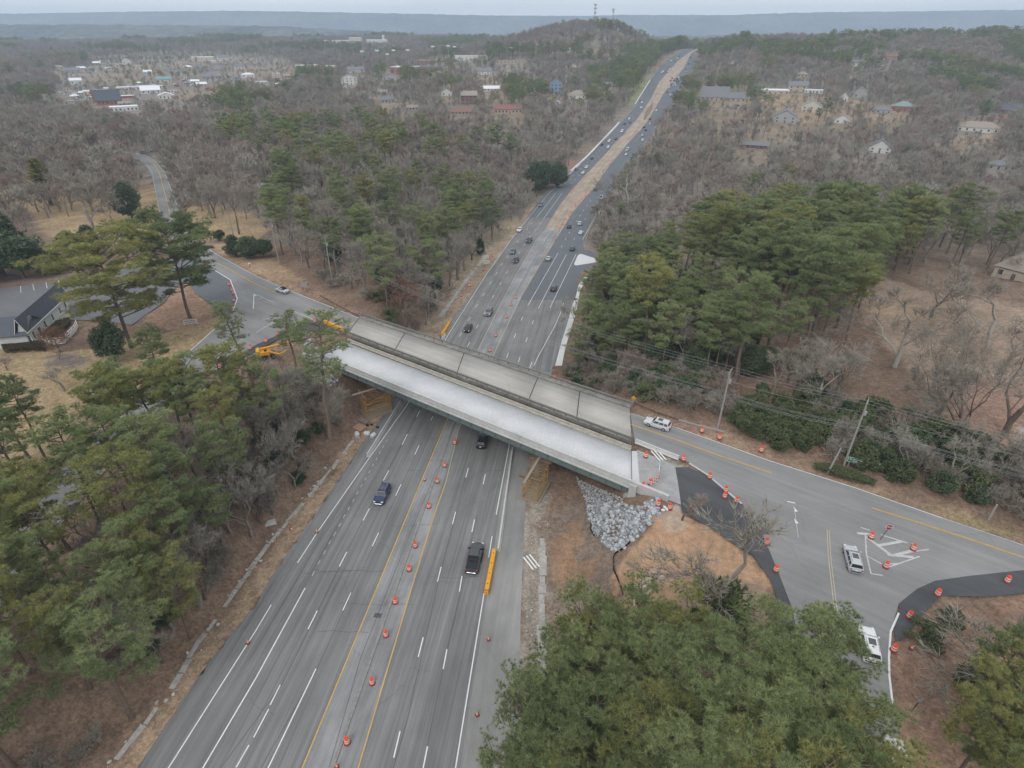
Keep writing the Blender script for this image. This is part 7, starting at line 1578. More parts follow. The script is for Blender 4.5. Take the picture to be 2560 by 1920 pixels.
def put(kind, p, label, group=None, lie=None, k=1.12):
    src = DRUM if kind == 'd' else CONE
    o = src if not used[kind] else copy_tree(src); used[kind] = True
    o.location = p; o.rotation_euler = (lie[0], lie[1], lie[2]) if lie else (0, 0, random.uniform(0, 6)); o.scale = (k, k, k)
    return tag(o, label, 'traffic drum' if kind == 'd' else 'traffic cone', group)
def road(q): p = PR(*q); p.z += .02; return p
def bank(q): p = PZ(*q, ZS); p.z = ZS+.03; return p
for i, q in enumerate(((1719, 517), (1632, 714), (1568, 852), (1495, 1068), (1378, 1407), (1325, 1610))): put('d', road(T(1, 2, *q)), f'orange drum on the near median, {ORD[i]} from the bridge' if i else 'orange drum on the near median closest to the shadow of the bridge')
for i, q in enumerate(((1205, 232), (1124, 517), (1005, 928), (790, 1442))): put('d', road(T(1, 3, *q)), f'orange drum on the near median, {["fourth","third","second","first"][i]} from the bottom of the picture')
for t_, q, lb in (((1, 2), (527, 1283), 'small orange cone on the white edge line left of the navy blue car'), ((1, 2), (1459, 835), 'small orange cone on the yellow line near the median below the bridge'), ((1, 3), (2010, 552), 'small orange cone on the right shoulder, nearer the yellow crash cushion'), ((1, 3), (1913, 1203), 'small orange cone on the right shoulder, nearer the bottom edge'), ((1, 3), (700, 1652), 'small orange cone at the bottom edge on the median')): put('c', road(T(*t_, *q)), lb)
put('c', road(T(0, 3, 2145, 582)), 'small orange cone on the left edge line near the bottom left woods')
p = PR(*T(1, 2, 300, 1253)); p.z = H1(p.x, p.y)+.25; put('c', p, 'orange cone lying on its side in the left ditch', lie=(1.5, 0, .9))
for q, lb in (((1155, 632), 'orange drum between the end of the white deck and the folded barricade'), ((1480, 660), 'orange drum at the end of the pale barrier beside the street'), ((1638, 414), 'orange drum on the far verge, left of the pair by the utility pole'), ((1790, 474), 'orange drum on the far verge at the foot of the utility pole'), ((2151, 583), 'orange drum alone on the far verge below the ivy bank'), ((1706, 812), 'orange drum at the top of the black new pavement'), ((1193, 866), 'orange drum on the gravel pad beside the striped barricade'), ((1130, 898), 'orange drum behind the parapet at the end of the white deck'), ((1845, 928), 'orange drum on the black pavement edge, upper of a close pair'), ((1835, 980), 'orange drum on the black pavement edge, lower of a close pair'), ((1938, 1020), 'orange drum on the street edge just right of the close pair'), ((1263, 1049), 'orange drum at the end of the parapet above the stone slope'), ((1363, 1078), 'orange drum half hidden at the corner of the orange graded pad'), ((2195, 1380), 'orange drum on the black pavement curve above the left turn')): put('d', bank(T(2, 2, *q)), lb)
for q, lb in (((888, 1330), 'orange drum at the left tip of the painted island by the stop sign'), ((1252, 1432), 'orange drum at the right tip of the painted island'), ((1015, 1585), 'orange drum at the near tip of the painted island'), ((65, 1615), 'orange drum on the black pavement left of the silver car')): put('d', bank(T(3, 2, *q)), lb)
for q, lb in (((1460, 163), 'orange drum on the black pavement at the right corner, upper one'), ((1215, 358), 'orange drum on the black pavement at the right corner, middle one'), ((1080, 643), 'orange drum on the kerb right of the white car'), ((2060, 50), 'orange drum seen through bare branches at the right edge'), ((255, 805), 'orange drum seen between pines below the black pavement')): put('d', bank(T(3, 3, *q)), lb)
put('c', bank(T(3, 3, 1235, 628)), 'small orange cone on the brown soil right of the white car', lie=(.2, .1, 0))
for i, q in enumerate(((1980, 808), (2005, 858), (2018, 884), (2022, 948), (2006, 1012), (1785, 658), (1757, 668))): put('d', bank(T(0, 1, *q)), 'orange drum in the curved row along the white kerb of the left junction', 'drums along the left kerb')
for q, lb in (((2166, 1358), 'orange drum on the left junction nearest the leaning pine trunk'), ((2069, 1424), 'orange drum left of the leaning pine on the left junction'), ((1907, 1538), 'orange drum on the left road beside the low trees')): put('d', bank(T(0, 1, *q)), lb)
CB = lambda a, b: (620+a/8.508, 780+b/8.508)
for q, lb in (((832, 415), 'orange drum behind the yellow lift, right of a spaced row of three'), ((645, 495), 'orange drum behind the yellow lift, middle of a spaced row of three'), ((388, 640), 'orange drum just behind the body of the yellow lift'), ((1420, 222), 'orange drum beside the yellow barriers at the left end of the old bridge')): put('d', bank(CB(*q)), lb)
p = PZ(*CB(240, 1195), 7.9); put('d', (p.x, p.y, 8.15), 'orange drum tipped over below the yellow lift', lie=(1.5, .2, .8))
for q, lb in (((570, 208), 'upper orange drum of the pair by the barricade left of the lanes beyond the bridge'), ((566, 247), 'lower orange drum of the pair by the barricade left of the lanes beyond the bridge'), ((475, 398), 'orange drum on the left shoulder beyond the bridge, below the barricades'), ((267, 683), 'orange drum on the left shoulder beyond the bridge beside the broken ditch'), ((178, 740), 'orange drum on the left shoulder beyond the bridge closest to it'), ((895, 766), 'orange drum on the far median at the start of the dark right lanes'), ((835, 866), 'orange drum on the far median, second below the dark lanes'), ((770, 1025), 'orange drum on the far median, third below the dark lanes'), ((632, 1268), 'orange drum on the far median, fourth below the dark lanes'), ((553, 1470), 'orange drum on the far median right behind the old bridge railing')): put('d', road(C4(*q)), lb)
put('d', road((1385.6, 946)), 'orange drum at the foot of the white walk right of the lanes beyond the bridge')
p = PR(*C4(265, 610)); put('d', (p.x, p.y, p.z+.3), 'orange drum lying on its side left of the lanes beyond the bridge', lie=(1.5, 0, 1))
for q in ((1030, 480), (1058, 435), (1078, 405), (1016, 503), (1080, 690), (1095, 738), (1275, 520), (1290, 500), (1265, 560), (1330, 465), (930, 968), (985, 903), (1020, 848), (1170, 658), (1210, 603), (815, 1158), (840, 1108), (880, 1048), (745, 1313)): put('d', road(C3(*q)), 'tiny orange drum along the edge of the dirt median beyond the side road', 'drums along the dirt median')
# folded and standing barricades
def barricade(c, rz, w_, label, flat_, stripes=False, h=1.5, lean=0):
    r = empty('barricade', c, rz); tag(r, label, 'barricade'); 
    for k in range(3):
        z = .35+k*.52; n = 8 if stripes else 1
        mb = MB()
        for i in range(n):
            x = -w_/2+w_*(i+.5)/n; q = (x, 0, z) if not flat_ else (x, (k-1)*.55, .10); mb.box(q, (w_/n, .04, .24) if not flat_ else (w_/n, .24, .05), m=i % 2 if stripes else 0)
        mb.build('rail', [M_WTRIM, M_ORANGE], r)
    for s in (-1, 1):
        mb = MB()
        if flat_: mb.box((s*w_*.32, 0, .045), (.08, 1.7, .06))
        else: mb.box((s*w_*.35, .06, .8), (.07, .05, 1.6)); mb.box((s*w_*.35, .06, .05), (.08, 1.1, .08))
        mb.build('foot', M_GALV, r)
    return r
def az(a, b, z): p, q = PZ(*a, z), PZ(*b, z); return (p+q)/2, math.atan2((q-p).y, (q-p).x), (q-p).length
c_, a_, l_ = az(T(2, 2, 1225, 575), T(2, 2, 1305, 665), ZS); barricade((c_.x, c_.y, ZS+.02), a_, max(l_, 2.6), 'white three rail barricade leaning on the pale barrier beside the gravel pad', True)
q0, q1 = PR(*T(2, 2, 125, 1490)), PR(*T(2, 2, 210, 1595)); barricade(((q0+q1)/2)+Vector((0, 0, .03)), math.atan2((q1-q0).y, (q1-q0).x), (q1-q0).length, 'white three rail barricade lying flat on the right shoulder of the highway', True)
c_, a_, l_ = az(T(2, 2, 1190, 915), T(2, 2, 1265, 830), ZS); barricade((c_.x, c_.y, ZS+.02), a_, l_, 'red and white striped barricade standing on the gravel pad', False, True)
c_, a_, l_ = az(T(2, 2, 1262, 835), T(2, 2, 1272, 700), ZS); barricade((c_.x, c_.y, ZS+.02), a_, l_, 'white barricade seen edge on standing on the gravel pad', False)
for q, lb in (((455, 250, 540, 250), 'white barricade standing across the left shoulder beyond the bridge, upper one'), ((465, 325, 545, 315), 'barricade standing across the left shoulder beyond the bridge, lower one')):
    p0, p1 = PR(*C4(q[0], q[1])), PR(*C4(q[2], q[3])); barricade((p0+p1)/2, math.atan2((p1-p0).y, (p1-p0).x), (p1-p0).length, lb, False)
# yellow crash cushions
M_YEL = mat('yellow_plastic', (.72, .34, .02), .45, 3, .08); M_YSTR = mat('chevron_black', (.02, .02, .02), .6)
def cushion(px0, px1, n, fn, label, group, nose=False):
    a, b = fn(*px0), fn(*px1); d = b-a; L = d.length/n; rz = math.atan2(d.y, d.x)
    for k in range(n):
        c = a.lerp(b, (k+.5)/n); r = empty('crash_cushion_module', c, rz); tag(r, label[k] if isinstance(label, list) else label, 'crash cushion', group)
        mb = MB(); mb.box((0, 0, .5), (L*.97, .62, .95), bev=.05)
        for x in (-.36, .36): mb.box((x*L, 0, .99), (.1, .66, .06))
        mb.build('shell', M_YEL, r); mb = MB(); mb.tube((0, 0, .96), (0, 0, .99), .09, n=10); mb.build('filler_cap', M_YSTR, r)
        if nose and k == n-1:
            mb = MB(); mb.box((L*.5+.16, 0, .45), (.3, .62, .8), bev=.06); mb.build('nose', M_YEL, r)
            for i in range(5):
                mb = MB(); y = -.26+i*.13; v = [(L*.5+.06, y, .862), (L*.5+.27, y+.1, .862), (L*.5+.27, y+.155, .862), (L*.5+.06, y+.055, .862)]; mb.add(v, [(0, 1, 2, 3)]); mb.build('stripe', M_YSTR, r)
cushion((1236, 1382), (1217, 1484), 4, PR, ['yellow crash cushion module touching the pale barrier beside the pickup', 'yellow crash cushion module second from the pale barrier', 'yellow crash cushion module second from the striped nose', 'yellow crash cushion module with the black striped nose'], 'crash cushion beside the pickup', True)
cushion((1105, 841), (1124, 812), 3, PR, 'yellow crash cushion module on the left shoulder just beyond the old bridge', 'crash cushion beyond the bridge')
cushion((857, 829), (812, 808), 3, lambda a, b: PZ(a, b, ZS), 'yellow crash cushion module at the left end of the old bridge', 'crash cushion at the left end of the old bridge')
# ------------------------------------------------------------------ yellow boom lift
bl = PZ(*CB(430, 960), ZS); bl.z = ZS-.1; r = empty('boom_lift', bl, R(20)); tag(r, 'yellow boom lift parked at the left end of the new bridge', 'boom lift')
mb = MB(); mb.box((0, 0, .75), (3.2, 1.7, .5), bev=.08); mb.build('chassis', M_BLACKP, r)
for x in (-1.15, 1.15):
    for y in (-1.0, 1.0): mb = MB(); mb.tube((x, y-.17, .5), (x, y+.17, .5), .5, n=16); mb.build('wheel', M_TYRE, r)
mb = MB(); mb.box((-.6, 0, 1.5), (2.6, 1.9, .9), bev=.15); mb.box((-1.75, 0, 1.75), (.9, 2.0, 1.3), bev=.2); mb.build('turntable', M_YEL, r)
mb = MB(); mb.box((-.3, .75, 2.15), (.8, .3, .4), bev=.05); mb.box((-.2, -.6, 2.1), (.5, .4, .35), bev=.05); mb.build('engine_cover', M_BLACKP, r)
mb = MB(); mb.tube((-1.2, .1, 2.3), (5.4, .1, 2.9), .26, .24, n=8); mb.build('lower_boom', M_YEL, r)
mb = MB(); mb.tube((5.3, .1, 2.9), (9.0, .1, 3.1), .2, .17, n=8); mb.build('upper_boom', M_BLACKP, r)
mb = MB(); mb.tube((.6, -.5, 1.6), (2.6, -1.7, 1.2), .22, n=8); mb.tube((2.6, -1.7, 1.2), (4.0, -1.2, 1.6), .2, n=8); mb.build('jib', M_YEL, r)
mb = MB()
for z in (0, .55, 1.1):
    q = [(8.6, -.8, 2.5+z), (9.6, -.8, 2.5+z), (9.6, 1.0, 2.5+z), (8.6, 1.0, 2.5+z)]
    for a, b in zip(q, q[1:]+q[:1]): mb.tube(a, b, .035, n=5)
mb.box((9.1, .1, 2.47), (1.0, 1.8, .06)); mb.build('basket', M_GALV, r)
# ------------------------------------------------------------------ signs
def text_mesh(s, size, name, m, parent, loc, rot):
    cu = bpy.data.curves.new(name, 'FONT'); cu.body = s; cu.size = size; cu.align_x = 'CENTER'; cu.align_y = 'CENTER'; cu.offset = size*.025
    o = bpy.data.objects.new(name, cu); COL.objects.link(o); bpy.context.view_layer.update(); me = bpy.data.meshes.new_from_object(o.evaluated_get(bpy.context.evaluated_depsgraph_get())); bpy.data.objects.remove(o)
    me.materials.clear(); me.materials.append(m); q = link(name, me, parent); q.location = loc; q.rotation_euler = rot; return q
M_SIGNR = mat('sign_red', (.30, .012, .035), .5); M_SIGNG = mat('sign_green', (.035, .20, .12), .5); M_SIGNW = mat('sign_white', (.72, .70, .70), .5); M_POST = mat('sign_post', (.045, .04, .035), .7); M_SIGNB = mat('sign_back_grey', (.30, .31, .30), .5, 3, .1); M_SIGNY = mat('sign_yellow', (.55, .30, .02), .5)
b = PZ(2200.7, 1349, ZS); ss = empty('stop_sign', b, R(-14)); tag(ss, 'red octagonal stop sign on a dark post in the painted island', 'stop sign')
mb = MB(); mb.tube((0, 0, 0), (.33, 0, 2.3), .045, n=6); mb.build('post', M_POST, ss)
def octa(mb, r_, y, t): 
    pts = [(r_*math.cos(R(22.5+45*i)), r_*math.sin(R(22.5+45*i))) for i in range(8)]; mb.add([(p[0]+.38, y, p[1]+2.55) for p in pts]+[(p[0]+.38, y+t, p[1]+2.55) for p in pts], [tuple(range(8)), tuple(range(15, 7, -1))]+[(i, 8+i, 8+(i+1) % 8, (i+1) % 8) for i in range(8)])
mb = MB(); octa(mb, .50, -.06, .02); mb.build('border', M_SIGNW, ss); mb = MB(); octa(mb, .455, -.072, .01); mb.build('plate', M_SIGNR, ss)
text_mesh('STOP', .36, 'lettering', M_SIGNW, ss, (.38, -.078, 2.55), (math.pi/2, 0, 0))
b = PZ(2131, 1171, ZS); gs = empty('direction_sign', b, R(-22)); tag(gs, 'green direction sign with a white left arrow beside the tall utility pole', 'direction sign')
for x in (-.75, .75): mb = MB(); mb.box((x, .05, .55), (.1, .1, 1.3)); mb.build('post', M_SIGNB, gs)
mb = MB(); mb.box((0, 0, 1.65), (2.25, .04, .95)); mb.build('border', M_SIGNW, gs); mb = MB(); mb.box((0, -.014, 1.65), (2.13, .04, .84)); mb.build('plate', M_SIGNG, gs)
mb = MB(); y = -.04; mb.add([(-.92, y, 1.78), (-.72, y, 1.66), (-.72, y, 1.90)], [(0, 1, 2)]); mb.add([(-.72, y, 1.73), (-.5, y, 1.73), (-.5, y, 1.83), (-.72, y, 1.83)], [(0, 1, 2, 3)]); mb.build('arrow', M_SIGNW, gs)
for z, x0, x1 in ((1.80, -.32, .88), (1.48, -.32, .88)):
    mb = MB(); rr = random.Random(int(z*10)); x = x0
    while x < x1: w_ = rr.uniform(.05, .1); mb.box((x+w_/2, -.038, z), (w_, .012, rr.uniform(.14, .2))); x += w_+.035
    mb.build('blurred_lettering', M_SIGNW, gs)
b = PZ(478, 812, PLAT); bs = empty('banner_sign', b, R(18)); tag(bs, 'white banner sign with two dark lines of lettering on the left lawn corner', 'banner')
for x in (-1.45, 1.45): mb = MB(); mb.box((x, .04, .7), (.08, .08, 1.5)); mb.build('post', M_SIGNW, bs)
mb = MB(); mb.box((0, 0, .85), (2.9, .03, 1.1)); mb.build('banner', M_SIGNW, bs)
for z in (1.1, .62):
    mb = MB(); rr = random.Random(int(z*10)); x = -1.3
    while x < 1.25: w_ = rr.uniform(.08, .16); mb.box((x+w_/2, -.02, z), (w_, .012, rr.uniform(.28, .36))); x += w_+.07
    mb.build('blurred_lettering', mat('banner_ink', (.13, .10, .14), .7) if 'banner_ink' not in MATS else MATS['banner_ink'], bs)
def plain_sign(base, z, h, w_, hh, rz, label, posts, m, pm, name='road_sign', diamond=False, lean=0):
    b = PZ(*base, z); r = empty(name, b, R(rz)); tag(r, label, 'sign')
    for x in posts: mb = MB(); mb.tube((x, .05, -.2), (x+lean, .05, h), .05, n=6); mb.build('post', pm, r)
    mb = MB(); mb.box((lean, 0, h-hh*.4), (w_, .03, hh))
    if diamond: mb = MB(); q = w_*.7; mb.add([(-q, 0, h), (0, 0, h-q), (q, 0, h), (0, 0, h+q), (-q, .03, h), (0, .03, h-q), (q, .03, h), (0, .03, h+q)], [(0, 1, 2, 3), (7, 6, 5, 4)])
    mb.build('plate', m, r); return r
plain_sign((763, 729), PLAT, 2.6, 2.0, 1.5, -20, 'grey sign seen from behind on two posts beside the left street', (-.7, .7), M_SIGNB, M_POST)
plain_sign((2279, 1780), PLAT, 2.3, .75, .6, 12, 'grey sign seen from behind on a dark post in the lower right soil', (0,), M_SIGNB, M_POST, lean=.25)
plain_sign((1581, 1019), PLAT, 2.2, .75, .75, -30, 'small yellow diamond sign at the right end of the old bridge', (0,), M_SIGNY, M_SIGNB, diamond=True)
plain_sign((2533, 1592), PLAT, .7, 1.1, .5, 5, 'small pale yard sign near the right edge', (-.3, .3), M_SIGNW, M_SIGNB)
p = PR(1438, 764); plain_sign((p.x, p.y), 0, 2.4, .9, .5, 25, 'dark sign post beside the white walk beyond the bridge', (0,), M_POST, M_POST).location = (p.x, p.y, p.z)
b = PZ(625, 668, PLAT); r = empty('mailbox', b, R(40)); tag(r, 'white mailbox on a post beside the left street', 'mailbox'); mb = MB(); mb.box((0, 0, .5), (.12, .12, 1.1)); mb.build('post', M_POST, r); mb = MB(); mb.box((0, 0, 1.2), (.65, .3, .36), bev=.06); mb.build('box', M_SIGNW, r)
# guard rails
def guard(px, z, label, fn=None, m=None):
    L = [fn(*q) if fn else PZ(*q, z) for q in px]; r = empty('guard_rail', L[0]); tag(r, label, 'guard rail'); o_ = L[0]
    mb = MB()
    for a, b in zip(L[:-1], L[1:]):
        a2, b2 = a-o_, b-o_; n = (b2-a2); n.z = 0; n = Vector((-n.y, n.x, 0)).normalized()*.05
        for z0, z1 in ((.45, .58), (.62, .75)):
            mb.add([(p.x, p.y, p.z+zz) for zz in (z0, z1) for p in (a2-n, b2-n, b2+n, a2+n)], [(3, 2, 1, 0), (4, 5, 6, 7), (0, 1, 5, 4), (1, 2, 6, 5), (2, 3, 7, 6), (3, 0, 4, 7)])
    mb.build('rail', m or M_GALV, r); first = None
    for a, b in zip(L[:-1], L[1:]):
        n = max(1, int((b-a).length/2.2))
        for k in range(n):
            p = a.lerp(b, k/n)-o_
            if first is None: mb = MB(); mb.box((0, 0, .3), (.15, .15, .8)); first = q = mb.build('post', M_TIMBER, r)
            else: q = first.copy(); COL.objects.link(q)
            q.location = p
M_RUST = mat('rusty_guard_rail', (.16, .10, .075), .8, 3, .2)
guard([(1585, 1013), (1640, 1037), (1700, 1057)], PLAT, 'rusty guard rail running from the right end of the old bridge', m=M_RUST)
guard([(1695, 1056), (1750, 1072), (1792, 1082), (1810, 1087)], PLAT, 'galvanised guard rail beside the drums on the far verge')
guard([(800, 743), (840, 765), (880, 787), (897, 793)], PLAT, 'rusty guard rail leading to the left end of the old bridge', m=M_RUST)
guard([C3(1440, 990), C3(1400, 1060), C3(1340, 1160), C3(1295, 1270), C3(1278, 1330), C3(1300, 1410)], 0, 'curved guard rail at the corner of the side road', fn=PR)
# ------------------------------------------------------------------ utility poles and wires
M_POLE = mat('weathered_pole', (.30, .285, .265), .9, 3, .15); M_POLED = mat('dark_pole', (.10, .075, .06), .9, 3, .15); M_WIRE = mat('cable', (.26, .27, .27), .6); M_WIRED = mat('dark_cable', (.05, .05, .05), .7)
def height_for(b, top_y):
    lo, hi = 1, 30
    for _ in range(30):
        m_ = (lo+hi)/2
        if project((b.x, b.y, b.z+m_))[1] > top_y: lo = m_
        else: hi = m_
    return lo
POLES = {}
def pole(key, base, top_y, label, arm=True, m=None, rz=0, z=PLAT, lean=(0, 0)):
    b = PZ(*base, z); h = height_for(b, top_y); r = empty('utility_pole', b); tag(r, label, 'utility pole')
    mb = MB(); mb.tube((0, 0, -.5), (lean[0], lean[1], h), .19, .12, n=9); mb.build('pole', m or M_POLE, r)
    if arm:
        for zz, w_ in ((h-.25, 2.4), (h-1.7, 1.6)):
            mb = MB(); mb.box((lean[0], lean[1], zz), (w_, .12, .14), rz); q = mb.build('crossarm', m or M_POLE, r)
            for s in (-1, 0, 1): 
                if s == 0 and zz < h-1: continue
                mb = MB(); mb.tube((lean[0]+math.cos(rz)*s*w_*.45, lean[1]+math.sin(rz)*s*w_*.45, zz+.07), (lean[0]+math.cos(rz)*s*w_*.45, lean[1]+math.sin(rz)*s*w_*.45, zz+.3), .06, n=6); mb.build('insulator', M_CHROME, q)
        mb = MB(); mb.tube((lean[0]+.3, lean[1], h-2.6), (lean[0]+.3, lean[1], h-1.9), .2, n=10); mb.build('transformer', M_GALV, r)
    POLES[key] = (Vector((b.x+lean[0], b.y+lean[1], b.z+h)), rz); return r
wr_ = math.atan2(NV.y, NV.x)
pole('A', (832.4, 714), 591, 'grey utility pole in the wood left of the old bridge', rz=wr_)
pole('B', (699, 661), 546, 'grey utility pole beside the bushes on the left street', rz=wr_)
pole('C', (1792, 1080), 925, 'grey utility pole beside the drums right of the bridge', rz=wr_)
pole('D', (2108, 1167), 1003, 'tall grey utility pole beside the green direction sign', rz=wr_)
pole('F', (590, 614), 528, 'thin utility pole behind the dark bushes at the left verge', rz=wr_, arm=False)
pole('G', (2068, 1183), 1122, 'short slanting post in the clipped hedge', arm=False, lean=(.9, .2))
pole('I', (2471, 1299), 1261, 'short grey post on the right verge', arm=False)
pole('J', (26, 1060), 960, 'dark brown pole at the left edge of the lawn', arm=False, m=M_POLED)
pole('K', (380, 398), 340, 'utility pole at the far end of the upper left road', rz=wr_)
pole('L', (810, 900), 862, 'dark stub post at the left end of the white deck', arm=False, m=M_POLED)
Eo = POLES['D'][0]+(POLES['D'][0]-POLES['C'][0]).normalized()*48; POLES['E'] = (Eo, wr_)
def wire(keys, drop, off, label, group, rad=.017, sag=.018, m=None):
    mb = MB()
    for k0, k1 in zip(keys[:-1], keys[1:]):
        a, b = POLES[k0][0].copy(), POLES[k1][0].copy(); o_ = Vector((math.cos(wr_), math.sin(wr_), 0))*off
        a += o_; b += o_; a.z -= drop; b.z -= drop; L = (b-a).length; n = 14; prev = a
        for i in range(1, n+1):
            t = i/n; p = a.lerp(b, t); p.z -= 4*L*sag*t*(1-t); mb.tube(prev, p, rad, n=4, caps=False); prev = p
    return tag(mb.build('power_line', m or M_WIRE), label, 'power line', group)
main = ['K', 'F', 'B', 'A', 'C', 'D', 'E']
for off in (-1.05, 0, 1.05): wire(main, -.1, off, 'thin grey upper power line strung on the poles along the far side of the street', 'upper power lines')
for drop, off in ((2.2, .2), (4.3, -.15), (4.7, .15), (5.1, 0), (5.5, .2)): wire(main, drop, off, 'thin grey lower cable strung on the poles along the far side of the street', 'lower cables', rad=.02, sag=.024)
POLES['A2'] = (PZ(1560, 985, 0)*0+POLES['A'][0]+Vector((0, 0, -5.5)), 0); POLES['C2'] = (Vector((PZ(1500, 1050, 9).x, PZ(1500, 1050, 9).y, 9.5)), 0)
# loose things on the site
def timber_stack(c, rz, n, label, m, size, name='timber_stack'):
    r = empty(name, c, rz); tag(r, label, 'timber')
    for k in range(n): mb = MB(); mb.box((0, (k-n/2)*size[1]*1.15, size[2]/2+.02), size, rz=.02*k); mb.build('plank', m, r)
p = PR(*T(1, 2, 935, 320)); timber_stack((p.x, p.y, H1(p.x, p.y)), ang, 4, 'small stack of grey planks beside the left shoring tower', M_TIMBER, (2.6, .28, .25))
p = PR(*T(1, 2, 895, 380)); mb = MB(); mb.box((0, 0, .06), (2.4, 2.0, .1)); o = mb.build('plywood_sheet', mat('plywood', (.40, .27, .17), .9, 2, .15)); o.location = (p.x, p.y, H1(p.x, p.y)+.12); o.rotation_euler.z = ang; tag(o, 'tan plywood sheet on the ground beside the left shoring tower', 'plywood')
for i, (q, lb) in enumerate((((960, 440), 'broken pale concrete block near the left barrier, left one'), ((1015, 455), 'broken pale concrete block near the left barrier, right one'), ((875, 445), 'flat grey concrete lump left of the broken blocks'))):
    p = PR(*T(1, 2, *q)); mb = MB(); mb.box((0, 0, .4), (1.3, .9, .9), bev=.22, rx=.3); o = mb.build('concrete_block', M_KR[2]); o.location = (p.x, p.y, H1(p.x, p.y)-.05); o.rotation_euler.z = i; tag(o, lb, 'concrete block')
for i, q in enumerate(((965, 360), (1000, 355), (1050, 378))):
    p = PR(*T(1, 2, *q)); mb = MB(); mb.box((0, 0, .15), (.55, .4, .3), bev=.04); o = mb.build('black_crate', M_BLACKP); o.location = (p.x, p.y, H1(p.x, p.y)+.02); tag(o, 'small black crate beside the left concrete barrier', 'crate', 'black crates by the left barrier')
p = PZ(2060+0*0, 1900, 7.9)
sb = P(*T(2, 2, 1305, 1095)); 
iv, if_ = ico()
for i, (dx, dy) in enumerate(((0, 0), (.7, .2), (.4, .6))):
    o = link('sandbag', npmesh('sandbag', iv*[.42, .3, .2], if_, M_SIGNW, smooth=True)); o.location = (sb.x+dx, sb.y+dy, H1(sb.x, sb.y)+.15); o.rotation_euler.z = i; tag(o, 'white sandbag in the little heap beside the parapet end', 'sandbag', 'sandbags at the parapet end')
p = PR(*T(1, 2, 130, 1222)); mb = MB(); mb.box((0, 0, .07), (1.7, 1.3, .12), bev=.02); o = mb.build('concrete_slab', M_CONC); o.location = (p.x, p.y, H1(p.x, p.y)+.1); o.rotation_euler = (.1, .1, .5); tag(o, 'grey concrete slab lying on the left bank beside the ditch', 'slab')
pk = PZ(*T(2, 3, 1075, 85), PLAT); mb = MB(); mb.box((0, 0, .05), (2.2, .28, .07)); o = mb.build('timber_plank', mat('pale_timber', (.50, .40, .27), .9, 3, .15)); o.location = (pk.x, pk.y, H1(pk.x, pk.y)+.08); o.rotation_euler.z = 1.35; tag(o, 'pale timber plank lying on the orange graded pad', 'plank')
rocks('rubble_pile', [([T(2, 3, 2070, 600), T(2, 3, 2215, 620), T(2, 3, 2215, 700), T(2, 3, 2120, 680)], .28, (.1, .3))], None, None, tint_mat('white_rubble', (.55, .55, .55), (.72, .72, .72)), 'white rubble pile beside the pines below the black pavement', 'rubble', 44, .05)
# dead grass and twigs on the open banks
def dead_grass(name, polys, n, m, label, seed, ln=.32):
    rg = np.random.default_rng(seed); C = []
    for q in polys:
        pl = [P(*k) for k in q]; xs = [k.x for k in pl]; ys = [k.y for k in pl]; k = int((max(xs)-min(xs))*(max(ys)-min(ys))*n); x = rg.uniform(min(xs), max(xs), k); y = rg.uniform(min(ys), max(ys), k)
        ok = inpoly(x, y, [(a.x, a.y) for a in pl]) & (vnoise(x, y, 2.2, 8) > .42) & ((x < XL(y)-1.0) | (x > XR(y)+.8)); ok &= free(x, y, .3); C.append(np.c_[x[ok], y[ok], H(x[ok], y[ok])-.02])
    C = np.vstack(C); v, f = blades(rg, C, np.tile([0, 0, .55], (len(C), 1)), 3, ln, .035, 1.0)
    o = link(name, npmesh(name, v, f, m, attrs={'tint': np.repeat(rg.uniform(0, 1, len(C)), 9)})); return tag(o, label, 'grass', kind='stuff')
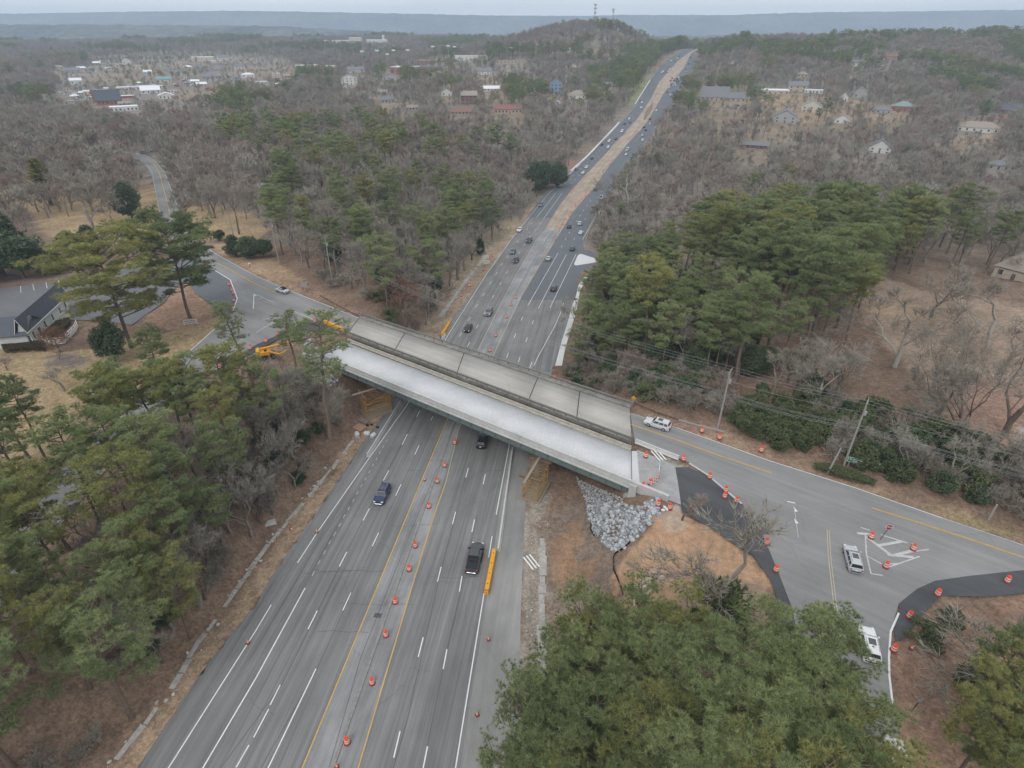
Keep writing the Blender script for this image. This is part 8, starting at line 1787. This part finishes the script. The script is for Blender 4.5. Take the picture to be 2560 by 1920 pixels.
dead_grass('dead_grass', [[(1368, 1290), (1478, 1240), (1535, 1390), (1552, 1500), (1500, 1560), (1372, 1560)], [(1318, 1290), (1345, 1290), (1342, 1800), (1304, 1800)], [(880, 1060), (905, 1090), (640, 1440), (400, 1780), (300, 1919), (180, 1919), (360, 1640), (600, 1330), (800, 1080)], [(1700, 1450), (1925, 1470), (1950, 1590), (1900, 1640), (1740, 1640)], [(1110, 740), (1180, 610), (1270, 555), (1285, 575), (1170, 735)]], 7, tint_mat('dead_grass_blades', (.17, .115, .08), (.38, .29, .19)), 'dead brown grass and leaf litter on the open banks of the highway', 9)
# drain grate, stains and debris
dg = PR(*T(1, 3, 1052, 342)); mb = MB()
for k in range(6): mb.box((0, -.42+k*.17, .0), (.7, .07, .04))
o = mb.build('drain_grate', M_POST); t_ = tangent(dg.y); o.location = (dg.x, dg.y, dg.z+.04); o.rotation_euler.z = math.atan2(t_.y, t_.x); tag(o, 'dark drain grate beside the median kerb', 'drain')
rocks('roadside_stones', [([(883, 1090), (905, 1095), (740, 1300), (650, 1420), (520, 1600), (420, 1760), (300, 1919), (260, 1919), (400, 1740), (500, 1580), (640, 1390), (800, 1180)], 1.5, (.08, .3)), ([(1325, 1300), (1370, 1290), (1375, 1500), (1365, 1800), (1310, 1800), (1318, 1500)], 1.3, (.06, .2)), ([(1110, 740), (1180, 610), (1260, 560), (1280, 580), (1170, 730)], 1.6, (.1, .3))], None, None, tint_mat('pale_rubble', (.30, .27, .23), (.50, .48, .44)), 'scattered pale stones and rubble along the highway verges', 'rubble', 31, .02)
# ------------------------------------------------------------------ winter haze over the valley
m = bpy.data.materials.new('air'); m.use_nodes = True; N, Lk = nodes_of(m); N.remove(N['Principled BSDF'])
pv = N.new('ShaderNodeVolumePrincipled'); pv.inputs['Color'].default_value = (.64, .80, 1.0, 1); pv.inputs['Density'].default_value = 1.9e-4; pv.inputs['Anisotropy'].default_value = .1
Lk.new(pv.outputs[0], N['Material Output'].inputs['Volume'])
mb = MB(); mb.box((0, 3300, 100), (14600, 7800, 330)); o = mb.build('haze', m); o['kind'] = 'stuff'
